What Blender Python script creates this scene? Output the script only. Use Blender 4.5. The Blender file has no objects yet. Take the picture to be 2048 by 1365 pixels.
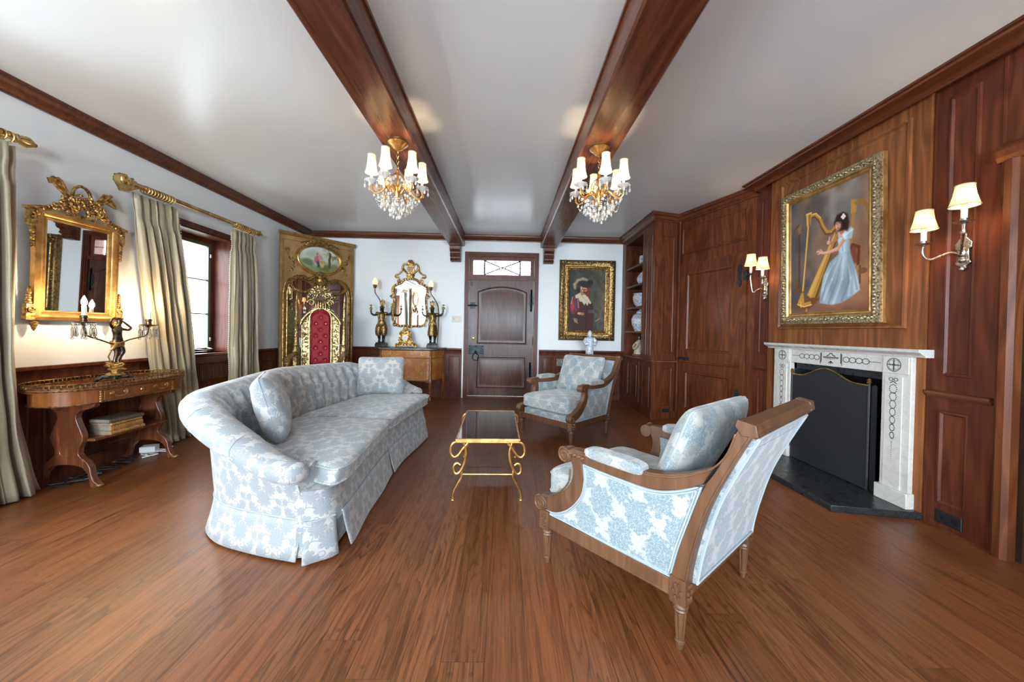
import bpy, bmesh, math, random
import numpy as np
from mathutils import Matrix, Vector
random.seed(7)
S = bpy.context.scene
COL = S.collection
pi = math.pi
sin, cos, sqrt = math.sin, math.cos, math.sqrt

# ---------------------------------------------------------------- camera
# 2048x1365 photograph: focal length 730 px, principal point (1024, 669.5)
cam = bpy.data.cameras.new('camera')
cam.sensor_fit = 'HORIZONTAL'
cam.sensor_width = 36.0
cam.lens = 730.0 / 2048 * 36
cam.shift_y = -13.0 / 2048
cam.clip_start = 0.05
co = bpy.data.objects.new('camera', cam)
COL.objects.link(co)
dY = Vector(((1012 - 1024) / 730, -(661 - 669.5) / 730, -1)).normalized()
dX = Vector((1, -0.0192, 0)); dX = (dX - dY * dX.dot(dY)).normalized()
dZ = dX.cross(dY)
co.matrix_world = Matrix.Translation((0, 0, 1.17)) @ Matrix((dX, dY, dZ)).to_4x4()
S.camera = co

# ---------------------------------------------------------------- exposure, world, daylight
S.view_settings.view_transform = 'Standard'
S.view_settings.look = 'None'
S.view_settings.exposure = 0.90
S.view_settings.gamma = 1.0
S.view_settings.use_curve_mapping = False
S.cycles.max_bounces = 8
S.cycles.diffuse_bounces = 5
S.cycles.glossy_bounces = 5
S.cycles.transmission_bounces = 6
S.cycles.transparent_max_bounces = 10
S.cycles.caustics_reflective = False
S.cycles.caustics_refractive = False
S.cycles.sample_clamp_indirect = 6.0
W = bpy.data.worlds.new('sky'); S.world = W; W.use_nodes = True
bg = W.node_tree.nodes['Background']
bg.inputs[0].default_value = (0.80, 0.92, 1.0, 1)
bg.inputs[1].default_value = 1.0
_tc = W.node_tree.nodes.new('ShaderNodeTexCoord'); _sx = W.node_tree.nodes.new('ShaderNodeSeparateXYZ'); _cr = W.node_tree.nodes.new('ShaderNodeMapRange')
W.node_tree.links.new(_tc.outputs['Generated'], _sx.inputs[0]); W.node_tree.links.new(_sx.outputs[2], _cr.inputs[0])
_cr.inputs[1].default_value = -0.08; _cr.inputs[2].default_value = 0.08; _cr.inputs[3].default_value = 4.0; _cr.inputs[4].default_value = 12.0   # dimmer ground, bright sky
W.node_tree.links.new(_cr.outputs[0], bg.inputs[1])

def area(name, loc, rot, sx, sy, power, col, portal=False):
    l = bpy.data.lights.new(name, 'AREA'); l.shape = 'RECTANGLE'; l.size = sx; l.size_y = sy
    l.energy = power; l.color = col
    if portal: l.cycles.is_portal = True
    o = bpy.data.objects.new(name, l); o.location = loc; o.rotation_euler = rot; COL.objects.link(o)
    return o
DAY = (0.74, 0.88, 1.0)
# daylight entering the two tall windows behind the camera and the hidden window and an added unseen opening of the left wall
area('daylight_rear', (-1.75, -4.62, 1.50), (pi / 2 + 0.92, 0, 0), 1.5, 1.6, 330, DAY)
area('daylight_rear', (1.2, -4.62, 1.50), (pi / 2 + 0.92, 0, 0), 1.5, 1.6, 330, DAY)
area('daylight_left', (-3.75, 1.45, 1.55), (pi / 2, 0, -pi / 2), 1.0, 1.4, 24, (0.86, 0.94, 1.0))
area('daylight_left', (-3.75, -2.5, 1.55), (pi / 2, 0, -pi / 2), 1.2, 1.4, 85, (0.80, 0.91, 1.0))  # added light at the unseen opening, brightens the room from the left
area('portal_window', (-3.64, 4.14, 1.5), (pi / 2, 0, -pi / 2), 0.8, 1.3, 1, DAY, True)
area('portal_transom', (-0.08, 6.5, 2.24), (-pi / 2, 0, 0), 1.1, 0.3, 1, DAY, True)

# ---------------------------------------------------------------- geometry collector
def rotz(a): return Matrix.Rotation(a, 4, 'Z')
def T(x, y=0, z=0): return Matrix.Translation((x, y, z))
class G:
    def __init__(s): s.v = []; s.f = []; s.uv = {}; s.m = Matrix()
    def add(s, vs, fs, uvs=None):
        b = len(s.v)
        s.v += [tuple(s.m @ Vector(p)) for p in vs]
        for i, f in enumerate(fs):
            if uvs: s.uv[len(s.f)] = [uvs[k] for k in f]
            s.f.append(tuple(b + k for k in f))
        return s
    def box(s, c, d, m=None):
        x, y, z = [k / 2 for k in d]; m = T(*c) @ (m or Matrix())
        vs = [m @ Vector(p) for p in ((-x, -y, -z), (x, -y, -z), (x, y, -z), (-x, y, -z), (-x, -y, z), (x, -y, z), (x, y, z), (-x, y, z))]
        return s.add(vs, [(3, 2, 1, 0), (4, 5, 6, 7), (0, 1, 5, 4), (1, 2, 6, 5), (2, 3, 7, 6), (3, 0, 4, 7)])
    def bx(s, a, b): return s.box([(p + q) / 2 for p, q in zip(a, b)], [abs(p - q) for p, q in zip(a, b)])
    def lathe(s, prof, c=(0, 0, 0), n=20, m=None, flute=0, fd=0.0, arc=2 * pi):
        m = T(*c) @ (m or Matrix()); vs = []; fs = []; k = len(prof)
        full = arc > 6.28; nn = n if full else n + 1
        for i in range(nn):
            a = arc * i / n
            for r, z in prof:
                rr = r * (1 - (fd * (0.5 + 0.5 * cos(flute * a)) if flute else 0))
                vs.append(m @ Vector((rr * cos(a), rr * sin(a), z)))
        for i in range(n):
            j = (i + 1) % nn
            for q in range(k - 1): fs.append((i * k + q, j * k + q, j * k + q + 1, i * k + q + 1))
        if full:
            if prof[0][0] > 1e-4: fs.append(tuple(i * k for i in range(n))[::-1])
            if prof[-1][0] > 1e-4: fs.append(tuple(i * k + k - 1 for i in range(n)))
        return s.add(vs, fs)
    def ell(s, c, r, n=12, m=None, k=8):
        m = T(*c) @ (m or Matrix())
        prof = [(cos(t), sin(t)) for t in [(-0.5 + i / k) * pi for i in range(k + 1)]]
        vs = []; fs = []
        for i in range(n):
            a = 2 * pi * i / n
            for p, z in prof: vs.append(m @ Vector((r[0] * p * cos(a), r[1] * p * sin(a), r[2] * z)))
        K = k + 1
        for i in range(n):
            j = (i + 1) % n
            for q in range(k): fs.append((i * K + q, j * K + q, j * K + q + 1, i * K + q + 1))
        return s.add(vs, fs)
    def tube(s, pts, r, n=8, closed=False, flat=1.0):
        P = [Vector(p) for p in pts]; L = len(P)
        R = r if isinstance(r, (list, tuple)) else [r] * L
        if len(R) != L: R = [R[0] + (R[-1] - R[0]) * i / (L - 1) for i in range(L)]
        vs = []; fs = []; up = None
        for i in range(L):
            a = P[(i - 1) % L] if (closed or i) else P[0]; b = P[(i + 1) % L] if (closed or i < L - 1) else P[-1]
            t = (b - a)
            t = t.normalized() if t.length > 1e-9 else Vector((0, 0, 1))
            if up is None:
                up = Vector((0, 0, 1)) if abs(t.z) < 0.9 else Vector((0, 1, 0))
            w = t.cross(up)
            if w.length < 1e-4: w = t.cross(Vector((1, 0.3, 0)))
            w.normalize(); up = w.cross(t).normalized()
            for k in range(n):
                an = 2 * pi * k / n
                vs.append(P[i] + (w * cos(an) + up * sin(an) * flat) * R[i])
        for i in range(L if closed else L - 1):
            j = (i + 1) % L
            for k in range(n): fs.append((i * n + k, i * n + (k + 1) % n, j * n + (k + 1) % n, j * n + k))
        if not closed:
            fs.append(tuple(range(n))[::-1]); fs.append(tuple((L - 1) * n + k for k in range(n)))
        return s.add(vs, fs)
    def grid(s, fn, nu, nv, cu=False, cv=False, uvfn=None, flip=False):
        vs = []; uvs = []
        U = nu if cu else nu + 1; V = nv if cv else nv + 1
        for i in range(U):
            for j in range(V):
                vs.append(fn(i / nu, j / nv)); uvs.append(uvfn(i / nu, j / nv) if uvfn else (0, 0))
        fs = []
        for i in range(nu):
            for j in range(nv):
                q = (i * V + j, ((i + 1) % U) * V + j, ((i + 1) % U) * V + (j + 1) % V, i * V + (j + 1) % V)
                fs.append(q[::-1] if flip else q)
        return s.add(vs, fs, uvs if uvfn else None)
    def prism(s, poly, a, b, fr):                      # fr(x, y, d) -> point
        n = len(poly)
        vs = [fr(x, y, a) for x, y in poly] + [fr(x, y, b) for x, y in poly]
        fs = [tuple(range(n))[::-1], tuple(range(n, 2 * n))] + [(i, (i + 1) % n, n + (i + 1) % n, n + i) for i in range(n)]
        return s.add(vs, fs)
    def rings(s, poly, prof, fr, fill=True):           # concentric rings: (inset, height)
        n = len(poly); vs = []; fs = []
        for ins, h in prof:
            q = inset(poly, ins)
            vs += [fr(x, y, h) for x, y in q]
        for k in range(len(prof) - 1):
            for i in range(n):
                j = (i + 1) % n
                fs.append((k * n + i, k * n + j, (k + 1) * n + j, (k + 1) * n + i))
        if fill: fs.append(tuple((len(prof) - 1) * n + i for i in range(n)))
        return s.add(vs, fs)
    def sweep(s, prof, path, closed=False):            # prof: (offset to the left of the path, z)
        P = [Vector(p) for p in path]; n = len(P); k = len(prof); vs = []; fs = []
        for i in range(n):
            d0 = (P[i] - P[i - 1]).normalized() if (closed or i) else None
            d1 = (P[(i + 1) % n] - P[i]).normalized() if (closed or i < n - 1) else None
            if d0 is None: d0 = d1
            if d1 is None: d1 = d0
            n0 = Vector((-d0.y, d0.x)); n1 = Vector((-d1.y, d1.x)); mt = (n0 + n1).normalized()
            sc = 1 / max(0.3, mt.dot(n0))
            for d, z in prof: q = P[i] + mt * (d * sc); vs.append((q.x, q.y, z))
        for i in range(n if closed else n - 1):
            j = (i + 1) % n
            for q in range(k): fs.append((i * k + q, j * k + q, j * k + (q + 1) % k, i * k + (q + 1) % k))
        if not closed: fs += [tuple(range(k))[::-1], tuple((n - 1) * k + q for q in range(k))]
        return s.add(vs, fs)
    def sq(s, c, r, e=0.25, n=40, k=16, fn=None, m=None):   # rounded block; e small = boxier
        m = T(*c) @ (m or Matrix())
        def pw(x, p): return math.copysign(abs(x) ** p, x)
        vs = []; fs = []; K = k + 1
        for i in range(n):
            a = 2 * pi * (i + .5) / n
            for j in range(K):
                b = (-.5 + j / k) * pi
                x, y, z = pw(cos(b), e) * pw(cos(a), e), pw(cos(b), e) * pw(sin(a), e), pw(sin(b), e * 1.6)
                p = fn(x, y, z) if fn else Vector((x * r[0], y * r[1], z * r[2]))
                vs.append(m @ Vector(p))
        for i in range(n):
            j = (i + 1) % n
            for q in range(k): fs.append((i * K + q, j * K + q, j * K + q + 1, i * K + q + 1))
        return s.add(vs, fs)
    def obj(s, name, mat, parent=None, sharp=40, loc=None, bevel=0, sub=0, weld=True):
        me = bpy.data.meshes.new(name)
        me.from_pydata(s.v, [], s.f); me.update()
        uvl = me.uv_layers.new(name='UVMap').data
        V = me.vertices
        for p in me.polygons:
            if p.index in s.uv:
                for li, q in zip(p.loop_indices, s.uv[p.index]): uvl[li].uv = q
            else:
                nx, ny, nz = [abs(k) for k in p.normal]
                for li, vi in zip(p.loop_indices, p.vertices):
                    x, y, z = V[vi].co
                    uvl[li].uv = (x, y) if nz >= max(nx, ny) else ((y, z) if nx >= ny else (x, z))
        if weld:
            bm = bmesh.new(); bm.from_mesh(me)
            bmesh.ops.remove_doubles(bm, verts=bm.verts, dist=1e-5)
            bmesh.ops.recalc_face_normals(bm, faces=bm.faces)
            bm.to_mesh(me); bm.free()
        if sharp:
            me.polygons.foreach_set('use_smooth', [True] * len(me.polygons))
            me.set_sharp_from_angle(angle=math.radians(sharp))
        me.materials.append(mat)
        o = bpy.data.objects.new(name, me); COL.objects.link(o)
        if parent: o.parent = parent
        if loc: o.location = loc
        if bevel:
            b = o.modifiers.new('b', 'BEVEL'); b.width = bevel; b.segments = 2; b.limit_method = 'ANGLE'; b.angle_limit = 0.7
        if sub:
            b = o.modifiers.new('s', 'SUBSURF'); b.levels = sub; b.render_levels = sub
        return o

def inset(poly, d):
    if abs(d) < 1e-9: return list(poly)
    n = len(poly); ar = sum(poly[i][0] * poly[(i + 1) % n][1] - poly[(i + 1) % n][0] * poly[i][1] for i in range(n))
    sg = 1 if ar > 0 else -1; out = []
    for i in range(n):
        p, c, q = Vector(poly[i - 1]), Vector(poly[i]), Vector(poly[(i + 1) % n])
        a = (c - p).normalized(); b = (q - c).normalized()
        na = Vector((-a.y, a.x)) * sg; nb = Vector((-b.y, b.x)) * sg
        m = (na + nb)
        m = m.normalized() if m.length > 1e-6 else na
        out.append(tuple(c + m * (d / max(0.35, m.dot(na)))))
    return out
def rect(a, b, c, d): return [(a, c), (b, c), (b, d), (a, d)]
def catmull(P, n=8, closed=False):
    P = [Vector(p) for p in P]; L = len(P); out = []
    rng = range(L if closed else L - 1)
    for i in rng:
        p1, p2 = P[i], P[(i + 1) % L]
        p0 = P[i - 1] if (closed or i) else p1 * 2 - p2
        p3 = P[(i + 2) % L] if (closed or i < L - 2) else p2 * 2 - p1
        for k in range(n):
            t = k / n
            out.append(0.5 * ((2 * p1) + (p2 - p0) * t + (2 * p0 - 5 * p1 + 4 * p2 - p3) * t * t + (3 * p1 - p0 - 3 * p2 + p3) * t ** 3))
    if not closed: out.append(P[-1])
    return out
def spiral(c, r0, r1, a0, turns, n=24, fr=None):        # 2-D spiral, mapped by fr(x, y)
    out = []
    for i in range(n + 1):
        t = i / n; r = r0 + (r1 - r0) * t; a = a0 + 2 * pi * turns * t
        x, y = c[0] + r * cos(a), c[1] + r * sin(a)
        out.append(fr(x, y) if fr else (x, y))
    return out

# ---------------------------------------------------------------- naming helpers
def thing(name, label, cat, loc=(0, 0, 0), rz=0.0, group=None):
    o = bpy.data.objects.new(name, None); COL.objects.link(o); o.empty_display_size = 0.1
    o.location = loc; o.rotation_euler = (0, 0, rz)
    return tag(o, label, cat, group)
def tag(o, label, cat, group=None):
    o['label'] = label; o['category'] = cat
    if group: o['group'] = group
    return o
def struct(o, label=None):
    o['kind'] = 'structure'
    if label: o['label'] = label
    return o
def dup(root, loc, rz, label, group=None):
    r = root.copy(); COL.objects.link(r); r.location = loc; r.rotation_euler = (0, 0, rz); r['label'] = label
    if group: r['group'] = group
    for ch in list(root.children):
        c = ch.copy(); COL.objects.link(c); c.parent = r
        for g in ch.children:
            d = g.copy(); COL.objects.link(d); d.parent = c
    return r
def skin(name, pts, edges, mat, parent=None, sub=2):    # pts: (x, y, z, radius)
    me = bpy.data.meshes.new(name); me.from_pydata([p[:3] for p in pts], edges, []); me.update()
    o = bpy.data.objects.new(name, me); COL.objects.link(o); o.parent = parent
    m = o.modifiers.new('k', 'SKIN'); m.use_smooth_shade = True
    for i, p in enumerate(pts):
        r = p[3]; me.skin_vertices[0].data[i].radius = (r, r) if not isinstance(r, tuple) else r
    me.skin_vertices[0].data[0].use_root = True
    b = o.modifiers.new('s', 'SUBSURF'); b.levels = sub; b.render_levels = sub
    me.materials.append(mat)
    return o
# ---------------------------------------------------------------- node expressions
NT = None
class X:
    def __init__(s, k): s.k = k
    def __add__(s, o): return mt('ADD', s, o)
    def __radd__(s, o): return mt('ADD', o, s)
    def __sub__(s, o): return mt('SUBTRACT', s, o)
    def __rsub__(s, o): return mt('SUBTRACT', o, s)
    def __mul__(s, o): return mt('MULTIPLY', s, o)
    def __rmul__(s, o): return mt('MULTIPLY', o, s)
    def __truediv__(s, o): return mt('DIVIDE', s, o)
def plug(sock, v):
    if isinstance(v, X): NT.links.new(v.k, sock)
    elif v is not None: sock.default_value = v
def mt(op, a, b=None, c=None):
    n = NT.nodes.new('ShaderNodeMath'); n.operation = op
    plug(n.inputs[0], a); plug(n.inputs[1], b); plug(n.inputs[2], c)
    return X(n.outputs[0])
def flo(a): return mt('FLOOR', a)
def frc(a): return mt('FRACT', a)
def ab(a): return mt('ABSOLUTE', a)
def mn(a, b): return mt('MINIMUM', a, b)
def mx(a, b): return mt('MAXIMUM', a, b)
def length(a, b): return mt('SQRT', a * a + b * b)
def ss(x, a, b, o0=0.0, o1=1.0):
    n = NT.nodes.new('ShaderNodeMapRange'); n.interpolation_type = 'SMOOTHSTEP'
    plug(n.inputs[0], x); n.inputs[1].default_value = a; n.inputs[2].default_value = b
    n.inputs[3].default_value = o0; n.inputs[4].default_value = o1
    return X(n.outputs[0])
def lin(x, a, b, o0=0.0, o1=1.0):
    n = NT.nodes.new('ShaderNodeMapRange')
    plug(n.inputs[0], x); n.inputs[1].default_value = a; n.inputs[2].default_value = b
    n.inputs[3].default_value = o0; n.inputs[4].default_value = o1
    return X(n.outputs[0])
def vec(x, y, z=0.0):
    n = NT.nodes.new('ShaderNodeCombineXYZ')
    plug(n.inputs[0], x); plug(n.inputs[1], y); plug(n.inputs[2], z)
    return X(n.outputs[0])
def coords(kind='Object'):
    n = NT.nodes.new('ShaderNodeTexCoord'); q = NT.nodes.new('ShaderNodeSeparateXYZ')
    NT.links.new(n.outputs[kind], q.inputs[0])
    return X(q.outputs[0]), X(q.outputs[1]), X(q.outputs[2])
def noise(v, scale=5.0, detail=3.0, rough=0.5, dist=0.0, col=False):
    n = NT.nodes.new('ShaderNodeTexNoise'); plug(n.inputs['Vector'], v)
    n.inputs['Scale'].default_value = scale; n.inputs['Detail'].default_value = detail
    n.inputs['Roughness'].default_value = rough; n.inputs['Distortion'].default_value = dist
    return X(n.outputs[1] if col else n.outputs[0])
def white(v):
    n = NT.nodes.new('ShaderNodeTexWhiteNoise'); n.noise_dimensions = '3D'; plug(n.inputs['Vector'], v)
    return X(n.outputs[0])
def voro(v, scale, feature='F1', out=0):
    n = NT.nodes.new('ShaderNodeTexVoronoi'); n.feature = feature; plug(n.inputs['Vector'], v); n.inputs['Scale'].default_value = scale
    return X(n.outputs[out])
def mixc(f, a, b):
    n = NT.nodes.new('ShaderNodeMix'); n.data_type = 'RGBA'
    plug(n.inputs[0], f)
    for s, v in ((n.inputs[6], a), (n.inputs[7], b)):
        if isinstance(v, X): NT.links.new(v.k, s)
        else: s.default_value = (*v, 1)
    return X(n.outputs[2])
def ramp(f, stops):
    n = NT.nodes.new('ShaderNodeValToRGB'); plug(n.inputs[0], f)
    e = n.color_ramp.elements
    while len(e) < len(stops): e.new(0.5)
    for k, (p, c) in zip(e, stops): k.position = p; k.color = (*c, 1)
    return X(n.outputs[0])
def bump(h, strength=0.3, dist=0.01):
    n = NT.nodes.new('ShaderNodeBump'); plug(n.inputs['Height'], h)
    n.inputs['Strength'].default_value = strength; n.inputs['Distance'].default_value = dist
    return X(n.outputs[0])
def mat(name, col=(0.5, 0.5, 0.5), rough=0.5, metal=0.0, fn=None, **kw):
    global NT
    m = bpy.data.materials.new(name); m.use_nodes = True; NT = m.node_tree
    b = NT.nodes['Principled BSDF']
    b.inputs['Base Color'].default_value = (*col, 1); b.inputs['Roughness'].default_value = rough; b.inputs['Metallic'].default_value = metal
    for k, v in kw.items(): b.inputs[k.replace('_', ' ')].default_value = v
    if fn:
        r = fn()
        for k, v in r.items():
            if isinstance(v, X): NT.links.new(v.k, b.inputs[k])
            else: b.inputs[k].default_value = v
    return m

# ---------------------------------------------------------------- woods
def wood_fn(dark, light, axis='Z', sc=1.0, r0=0.28, r1=0.45, contrast=1.0):
    def f():
        x, y, z = coords('Object')
        a = {'X': (y, z, x), 'Y': (x, z, y), 'Z': (x, y, z)}[axis]
        p, q, l = a
        oi = NT.nodes.new('ShaderNodeObjectInfo'); rnd = X(oi.outputs['Random'])
        big = noise(vec(p * 5.0, q * 5.0, l * 0.7 + rnd * 9.0), 1.3 * sc, 2, 0.5)
        fine = noise(vec(p * 60.0, q * 60.0, l * 2.2 + rnd * 5.0), 1.3 * sc, 5, 0.65)
        ring = ab(frc(big * 7.0 + p * 3.0) - 0.5) * 2.0
        t = big * 0.35 + fine * 0.40 + ring * 0.25 * contrast
        c = ramp(t, [(0.22, dark), (0.5, [(d + l2) / 2 * 0.95 for d, l2 in zip(dark, light)]), (0.74, light)])
        return {'Base Color': c, 'Roughness': lin(fine, 0.2, 0.8, r0, r1), 'Normal': bump(fine, 0.12, 0.004)}
    return f
OAK_D, OAK_L = (0.042, 0.011, 0.005), (0.170, 0.049, 0.017)
M = {}
M['oak'] = mat('dark_oak', rough=0.3, Specular_IOR_Level=0.26, fn=wood_fn(OAK_D, OAK_L, 'Z'))
M['oak_y'] = mat('dark_oak_horizontal', rough=0.3, fn=wood_fn(OAK_D, OAK_L, 'Y'))
M['oak_x'] = mat('dark_oak_cross', rough=0.3, fn=wood_fn(OAK_D, OAK_L, 'X'))
M['oak_warm'] = mat('golden_oak', rough=0.32, Specular_IOR_Level=0.28, fn=wood_fn((0.085, 0.027, 0.009), (0.30, 0.105, 0.034), 'Z', 0.9))
M['oak_red'] = mat('red_oak', rough=0.3, Specular_IOR_Level=0.26, fn=wood_fn((0.045, 0.011, 0.006), (0.145, 0.038, 0.017), 'Z'))
M['beam'] = mat('beam_oak', rough=0.28, fn=wood_fn((0.050, 0.014, 0.007), (0.20, 0.062, 0.026), 'Y', 0.8, 0.22, 0.36))
M['oak_in_shade'] = mat('oak_shade_in_colour', fn=wood_fn((0.010, 0.005, 0.003), (0.040, 0.019, 0.009), 'Z'), Specular_IOR_Level=0.2)  # oak darkened to carry the shade of the right doorway
M['door_oak'] = mat('door_oak', rough=0.3, Specular_IOR_Level=0.28, fn=wood_fn((0.030, 0.012, 0.008), (0.110, 0.044, 0.027), 'Z', 1.0, 0.24, 0.36))
M['walnut'] = mat('chair_walnut', rough=0.38, fn=wood_fn((0.060, 0.025, 0.011), (0.20, 0.092, 0.042), 'Z', 1.4, 0.34, 0.5, 0.6))
M['mahogany'] = mat('mahogany', rough=0.28, fn=wood_fn((0.055, 0.014, 0.006), (0.20, 0.062, 0.024), 'Z', 1.2, 0.2, 0.3))
M['satinwood'] = mat('satinwood', rough=0.22, fn=wood_fn((0.13, 0.037, 0.009), (0.33, 0.115, 0.028), 'Z', 1.5, 0.16, 0.26, 0.7))
M['satin_top'] = mat('inlaid_table_top', rough=0.22, fn=wood_fn((0.14, 0.034, 0.011), (0.32, 0.095, 0.028), 'Y', 1.5, 0.16, 0.26, 0.7))

def floor_fn():
    x, y, z = coords('Object')
    w = 0.152
    px = x / w + 0.37
    ix = flo(px); fx = frc(px)
    off = white(vec(ix, 3.3, 1.7)) * 3.1
    py = (y + off) / 2.3
    iy = flo(py); fy = frc(py)
    rnd = white(vec(ix, iy, 5.1)); rnd2 = white(vec(iy, ix, 8.4))
    gx = mn(fx, 1.0 - fx) * w; gy = mn(fy, 1.0 - fy) * 2.3
    gap = mx(ss(gx, 0.0004, 0.0017, 1.0, 0.0), ss(gy, 0.0003, 0.0014, 1.0, 0.0))
    lx = x * 1.0 + rnd * 37.0; ly = y + rnd2 * 53.0
    big = noise(vec(lx * 9.0, ly * 0.9, rnd * 20.0), 1.0, 2, 0.5, 0.3)
    pores = noise(vec(lx * 230.0, ly * 7.0, rnd * 11.0), 1.0, 2, 0.55)
    fine = noise(vec(lx * 45.0, ly * 1.6, rnd * 7.0), 1.0, 4, 0.6)
    rings = ss(frc(big * 13.0 + fine * 0.8), 0.55, 0.95) * ss(pores, 0.36, 0.60)
    t = fine * 0.55 + pores * 0.45 - rings * 0.20 * lin(rnd2, 0, 1, 0.3, 1.2)
    c = ramp(t, [(0.22, (0.038, 0.011, 0.004)), (0.40, (0.116, 0.036, 0.011)), (0.50, (0.186, 0.061, 0.019)), (0.66, (0.236, 0.083, 0.027))])
    tone = lin(rnd, 0, 1, 0.84, 1.14)
    mixn = NT.nodes.new('ShaderNodeMix'); mixn.data_type = 'RGBA'; mixn.blend_type = 'MULTIPLY'; mixn.inputs[0].default_value = 1
    NT.links.new(c.k, mixn.inputs[6]); NT.links.new(vec(tone, tone * lin(rnd2, 0, 1, 0.93, 1.05), tone * lin(rnd2, 0, 1, 0.88, 1.08)).k, mixn.inputs[7])
    c = X(mixn.outputs[2])
    # pegs: two near each plank end
    ex = ab(ab(fx - 0.5) - 0.24) * w; ey = ab(mn(fy, 1.0 - fy) * 2.3 - 0.045)
    peg = ss(length(ex, ey), 0.0085, 0.0105, 1.0, 0.0)
    c = mixc(peg * 0.40, c, (0.045, 0.016, 0.008))
    c = mixc(gap * 0.72, c, (0.014, 0.006, 0.004))
    return {'Base Color': c, 'Roughness': lin(fine, 0.2, 0.8, 0.30, 0.42), 'Normal': bump(pores * 0.25 - gap * 1.2, 0.25, 0.003)}
M['floor'] = mat('wide_oak_floorboards', fn=floor_fn)

# ---------------------------------------------------------------- plaster, stone, metal, glass
def plaster_fn(c0, c1, r):
    def f():
        x, y, z = coords('Object')
        n = noise(vec(x, y, z), 2.2, 3, 0.5); n2 = noise(vec(x, y, z), 45.0, 2, 0.5)
        return {'Base Color': mixc(n, c0, c1), 'Roughness': r, 'Normal': bump(n * 1.0 + n2 * 0.06, 0.10, 0.02)}
    return f
M['wall'] = mat('white_plaster', fn=plaster_fn((0.755, 0.775, 0.775), (0.785, 0.805, 0.80), 0.42))
M['ceiling'] = mat('satin_white_ceiling', fn=plaster_fn((0.77, 0.805, 0.81), (0.79, 0.825, 0.83), 0.29))
def marble_fn(base, vein, s=6.0):
    def f():
        x, y, z = coords('Object')
        n = noise(vec(x, y, z), s, 6, 0.62, 1.2); n2 = noise(vec(x, y, z), s * 3, 4, 0.6)
        k = ss(ab(n - 0.5), 0.0, 0.05, 1.0, 0.0)
        return {'Base Color': mixc(k * 0.30 * n2 * 1.6, base, vein), 'Roughness': lin(n2, 0.3, 0.7, 0.22, 0.4)}
    return f
M['marble'] = mat('white_marble', fn=marble_fn((0.57, 0.555, 0.515), (0.36, 0.32, 0.27)))
M['slate'] = mat('black_slate', rough=0.5, fn=marble_fn((0.016, 0.018, 0.021), (0.035, 0.04, 0.044), 5.0))
M['top_marble'] = mat('dark_marble_top', fn=marble_fn((0.10, 0.09, 0.085), (0.42, 0.40, 0.38), 14.0))
def patina_fn(c0, c1, sc=40.0, bs=0.5, r=0.3, mtl=0.9):
    def f():
        x, y, z = coords('Object'); v = vec(x, y, z)
        n = noise(v, sc, 4, 0.6); k = voro(v, sc * 1.3)
        return {'Base Color': mixc(ss(n, 0.35, 0.62), c0, c1), 'Roughness': lin(n, 0.3, 0.7, r + 0.15, r), 'Metallic': mtl,
                'Normal': bump(n * 0.6 + k * 0.7, bs, 0.006)}
    return f
M['gold'] = mat('carved_gilding', fn=patina_fn((0.13, 0.065, 0.02), (0.52, 0.31, 0.10), 38.0, 0.55, 0.30, 0.85))
M['gold_flat'] = mat('gilded_moulding', fn=patina_fn((0.34, 0.18, 0.055), (0.58, 0.35, 0.12), 9.0, 0.08, 0.30, 0.8))
M['gold_dull'] = mat('dull_gilded_panel', fn=patina_fn((0.30, 0.175, 0.07), (0.44, 0.27, 0.115), 7.0, 0.10, 0.42, 0.45))
M['gold_pale'] = mat('pale_throne_gilding', fn=patina_fn((0.15, 0.09, 0.035), (0.58, 0.45, 0.22), 55.0, 0.55, 0.24, 0.9))
M['gold_fig'] = mat('dark_gilt_costume', fn=patina_fn((0.05, 0.028, 0.012), (0.34, 0.21, 0.075), 60.0, 0.4, 0.34, 0.85))
M['brass'] = mat('aged_brass', fn=patina_fn((0.34, 0.21, 0.075), (0.60, 0.42, 0.17), 14.0, 0.12, 0.25, 0.95))
M['iron_gold'] = mat('gilded_iron', fn=patina_fn((0.46, 0.21, 0.055), (0.74, 0.42, 0.14), 20.0, 0.15, 0.28, 0.9))
M['silver'] = mat('tarnished_silver', fn=patina_fn((0.34, 0.29, 0.23), (0.66, 0.62, 0.55), 40.0, 0.2, 0.22, 1.0))
M['bronze'] = mat('dark_bronze', fn=patina_fn((0.030, 0.020, 0.012), (0.17, 0.115, 0.065), 20.0, 0.12, 0.25, 0.9))
M['bronze_black'] = mat('black_bronze', fn=patina_fn((0.008, 0.008, 0.008), (0.035, 0.032, 0.03), 15.0, 0.08, 0.22, 0.6))
M['iron'] = mat('black_wrought_iron', fn=patina_fn((0.010, 0.014, 0.017), (0.030, 0.038, 0.044), 30.0, 0.25, 0.42, 0.5))
M['green_iron'] = mat('painted_steel_casement', (0.10, 0.115, 0.09), 0.4)
M['mirror'] = mat('silvered_glass', (0.80, 0.80, 0.78), 0.015, 1.0)
M['smoke'] = mat('smoked_mirror_glass', (0.50, 0.51, 0.48), 0.03, 1.0)
M['black'] = mat('black_paint', (0.012, 0.012, 0.013), 0.45)
M['soot'] = mat('sooty_firebrick', fn=marble_fn((0.014, 0.014, 0.015), (0.05, 0.05, 0.055), 12.0))
M['ivory'] = mat('ivory_plastic', (0.62, 0.57, 0.47), 0.4)
M['white'] = mat('white_candle_sleeve', (0.85, 0.83, 0.78), 0.4, Emission_Color=(1, 0.8, 0.55, 1), Emission_Strength=0.0)
M['paper'] = mat('white_paper', (0.8, 0.8, 0.8), 0.6)
M['cord'] = mat('dark_cord', (0.02, 0.015, 0.013), 0.45)
M['crystal'] = mat('cut_crystal', (1, 1, 1), 0.0, Transmission_Weight=1.0, IOR=1.5)
M['crystal_warm'] = mat('crystal_drop', (0.97, 0.93, 0.86), 0.08, Transmission_Weight=0.45, IOR=1.5)
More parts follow.
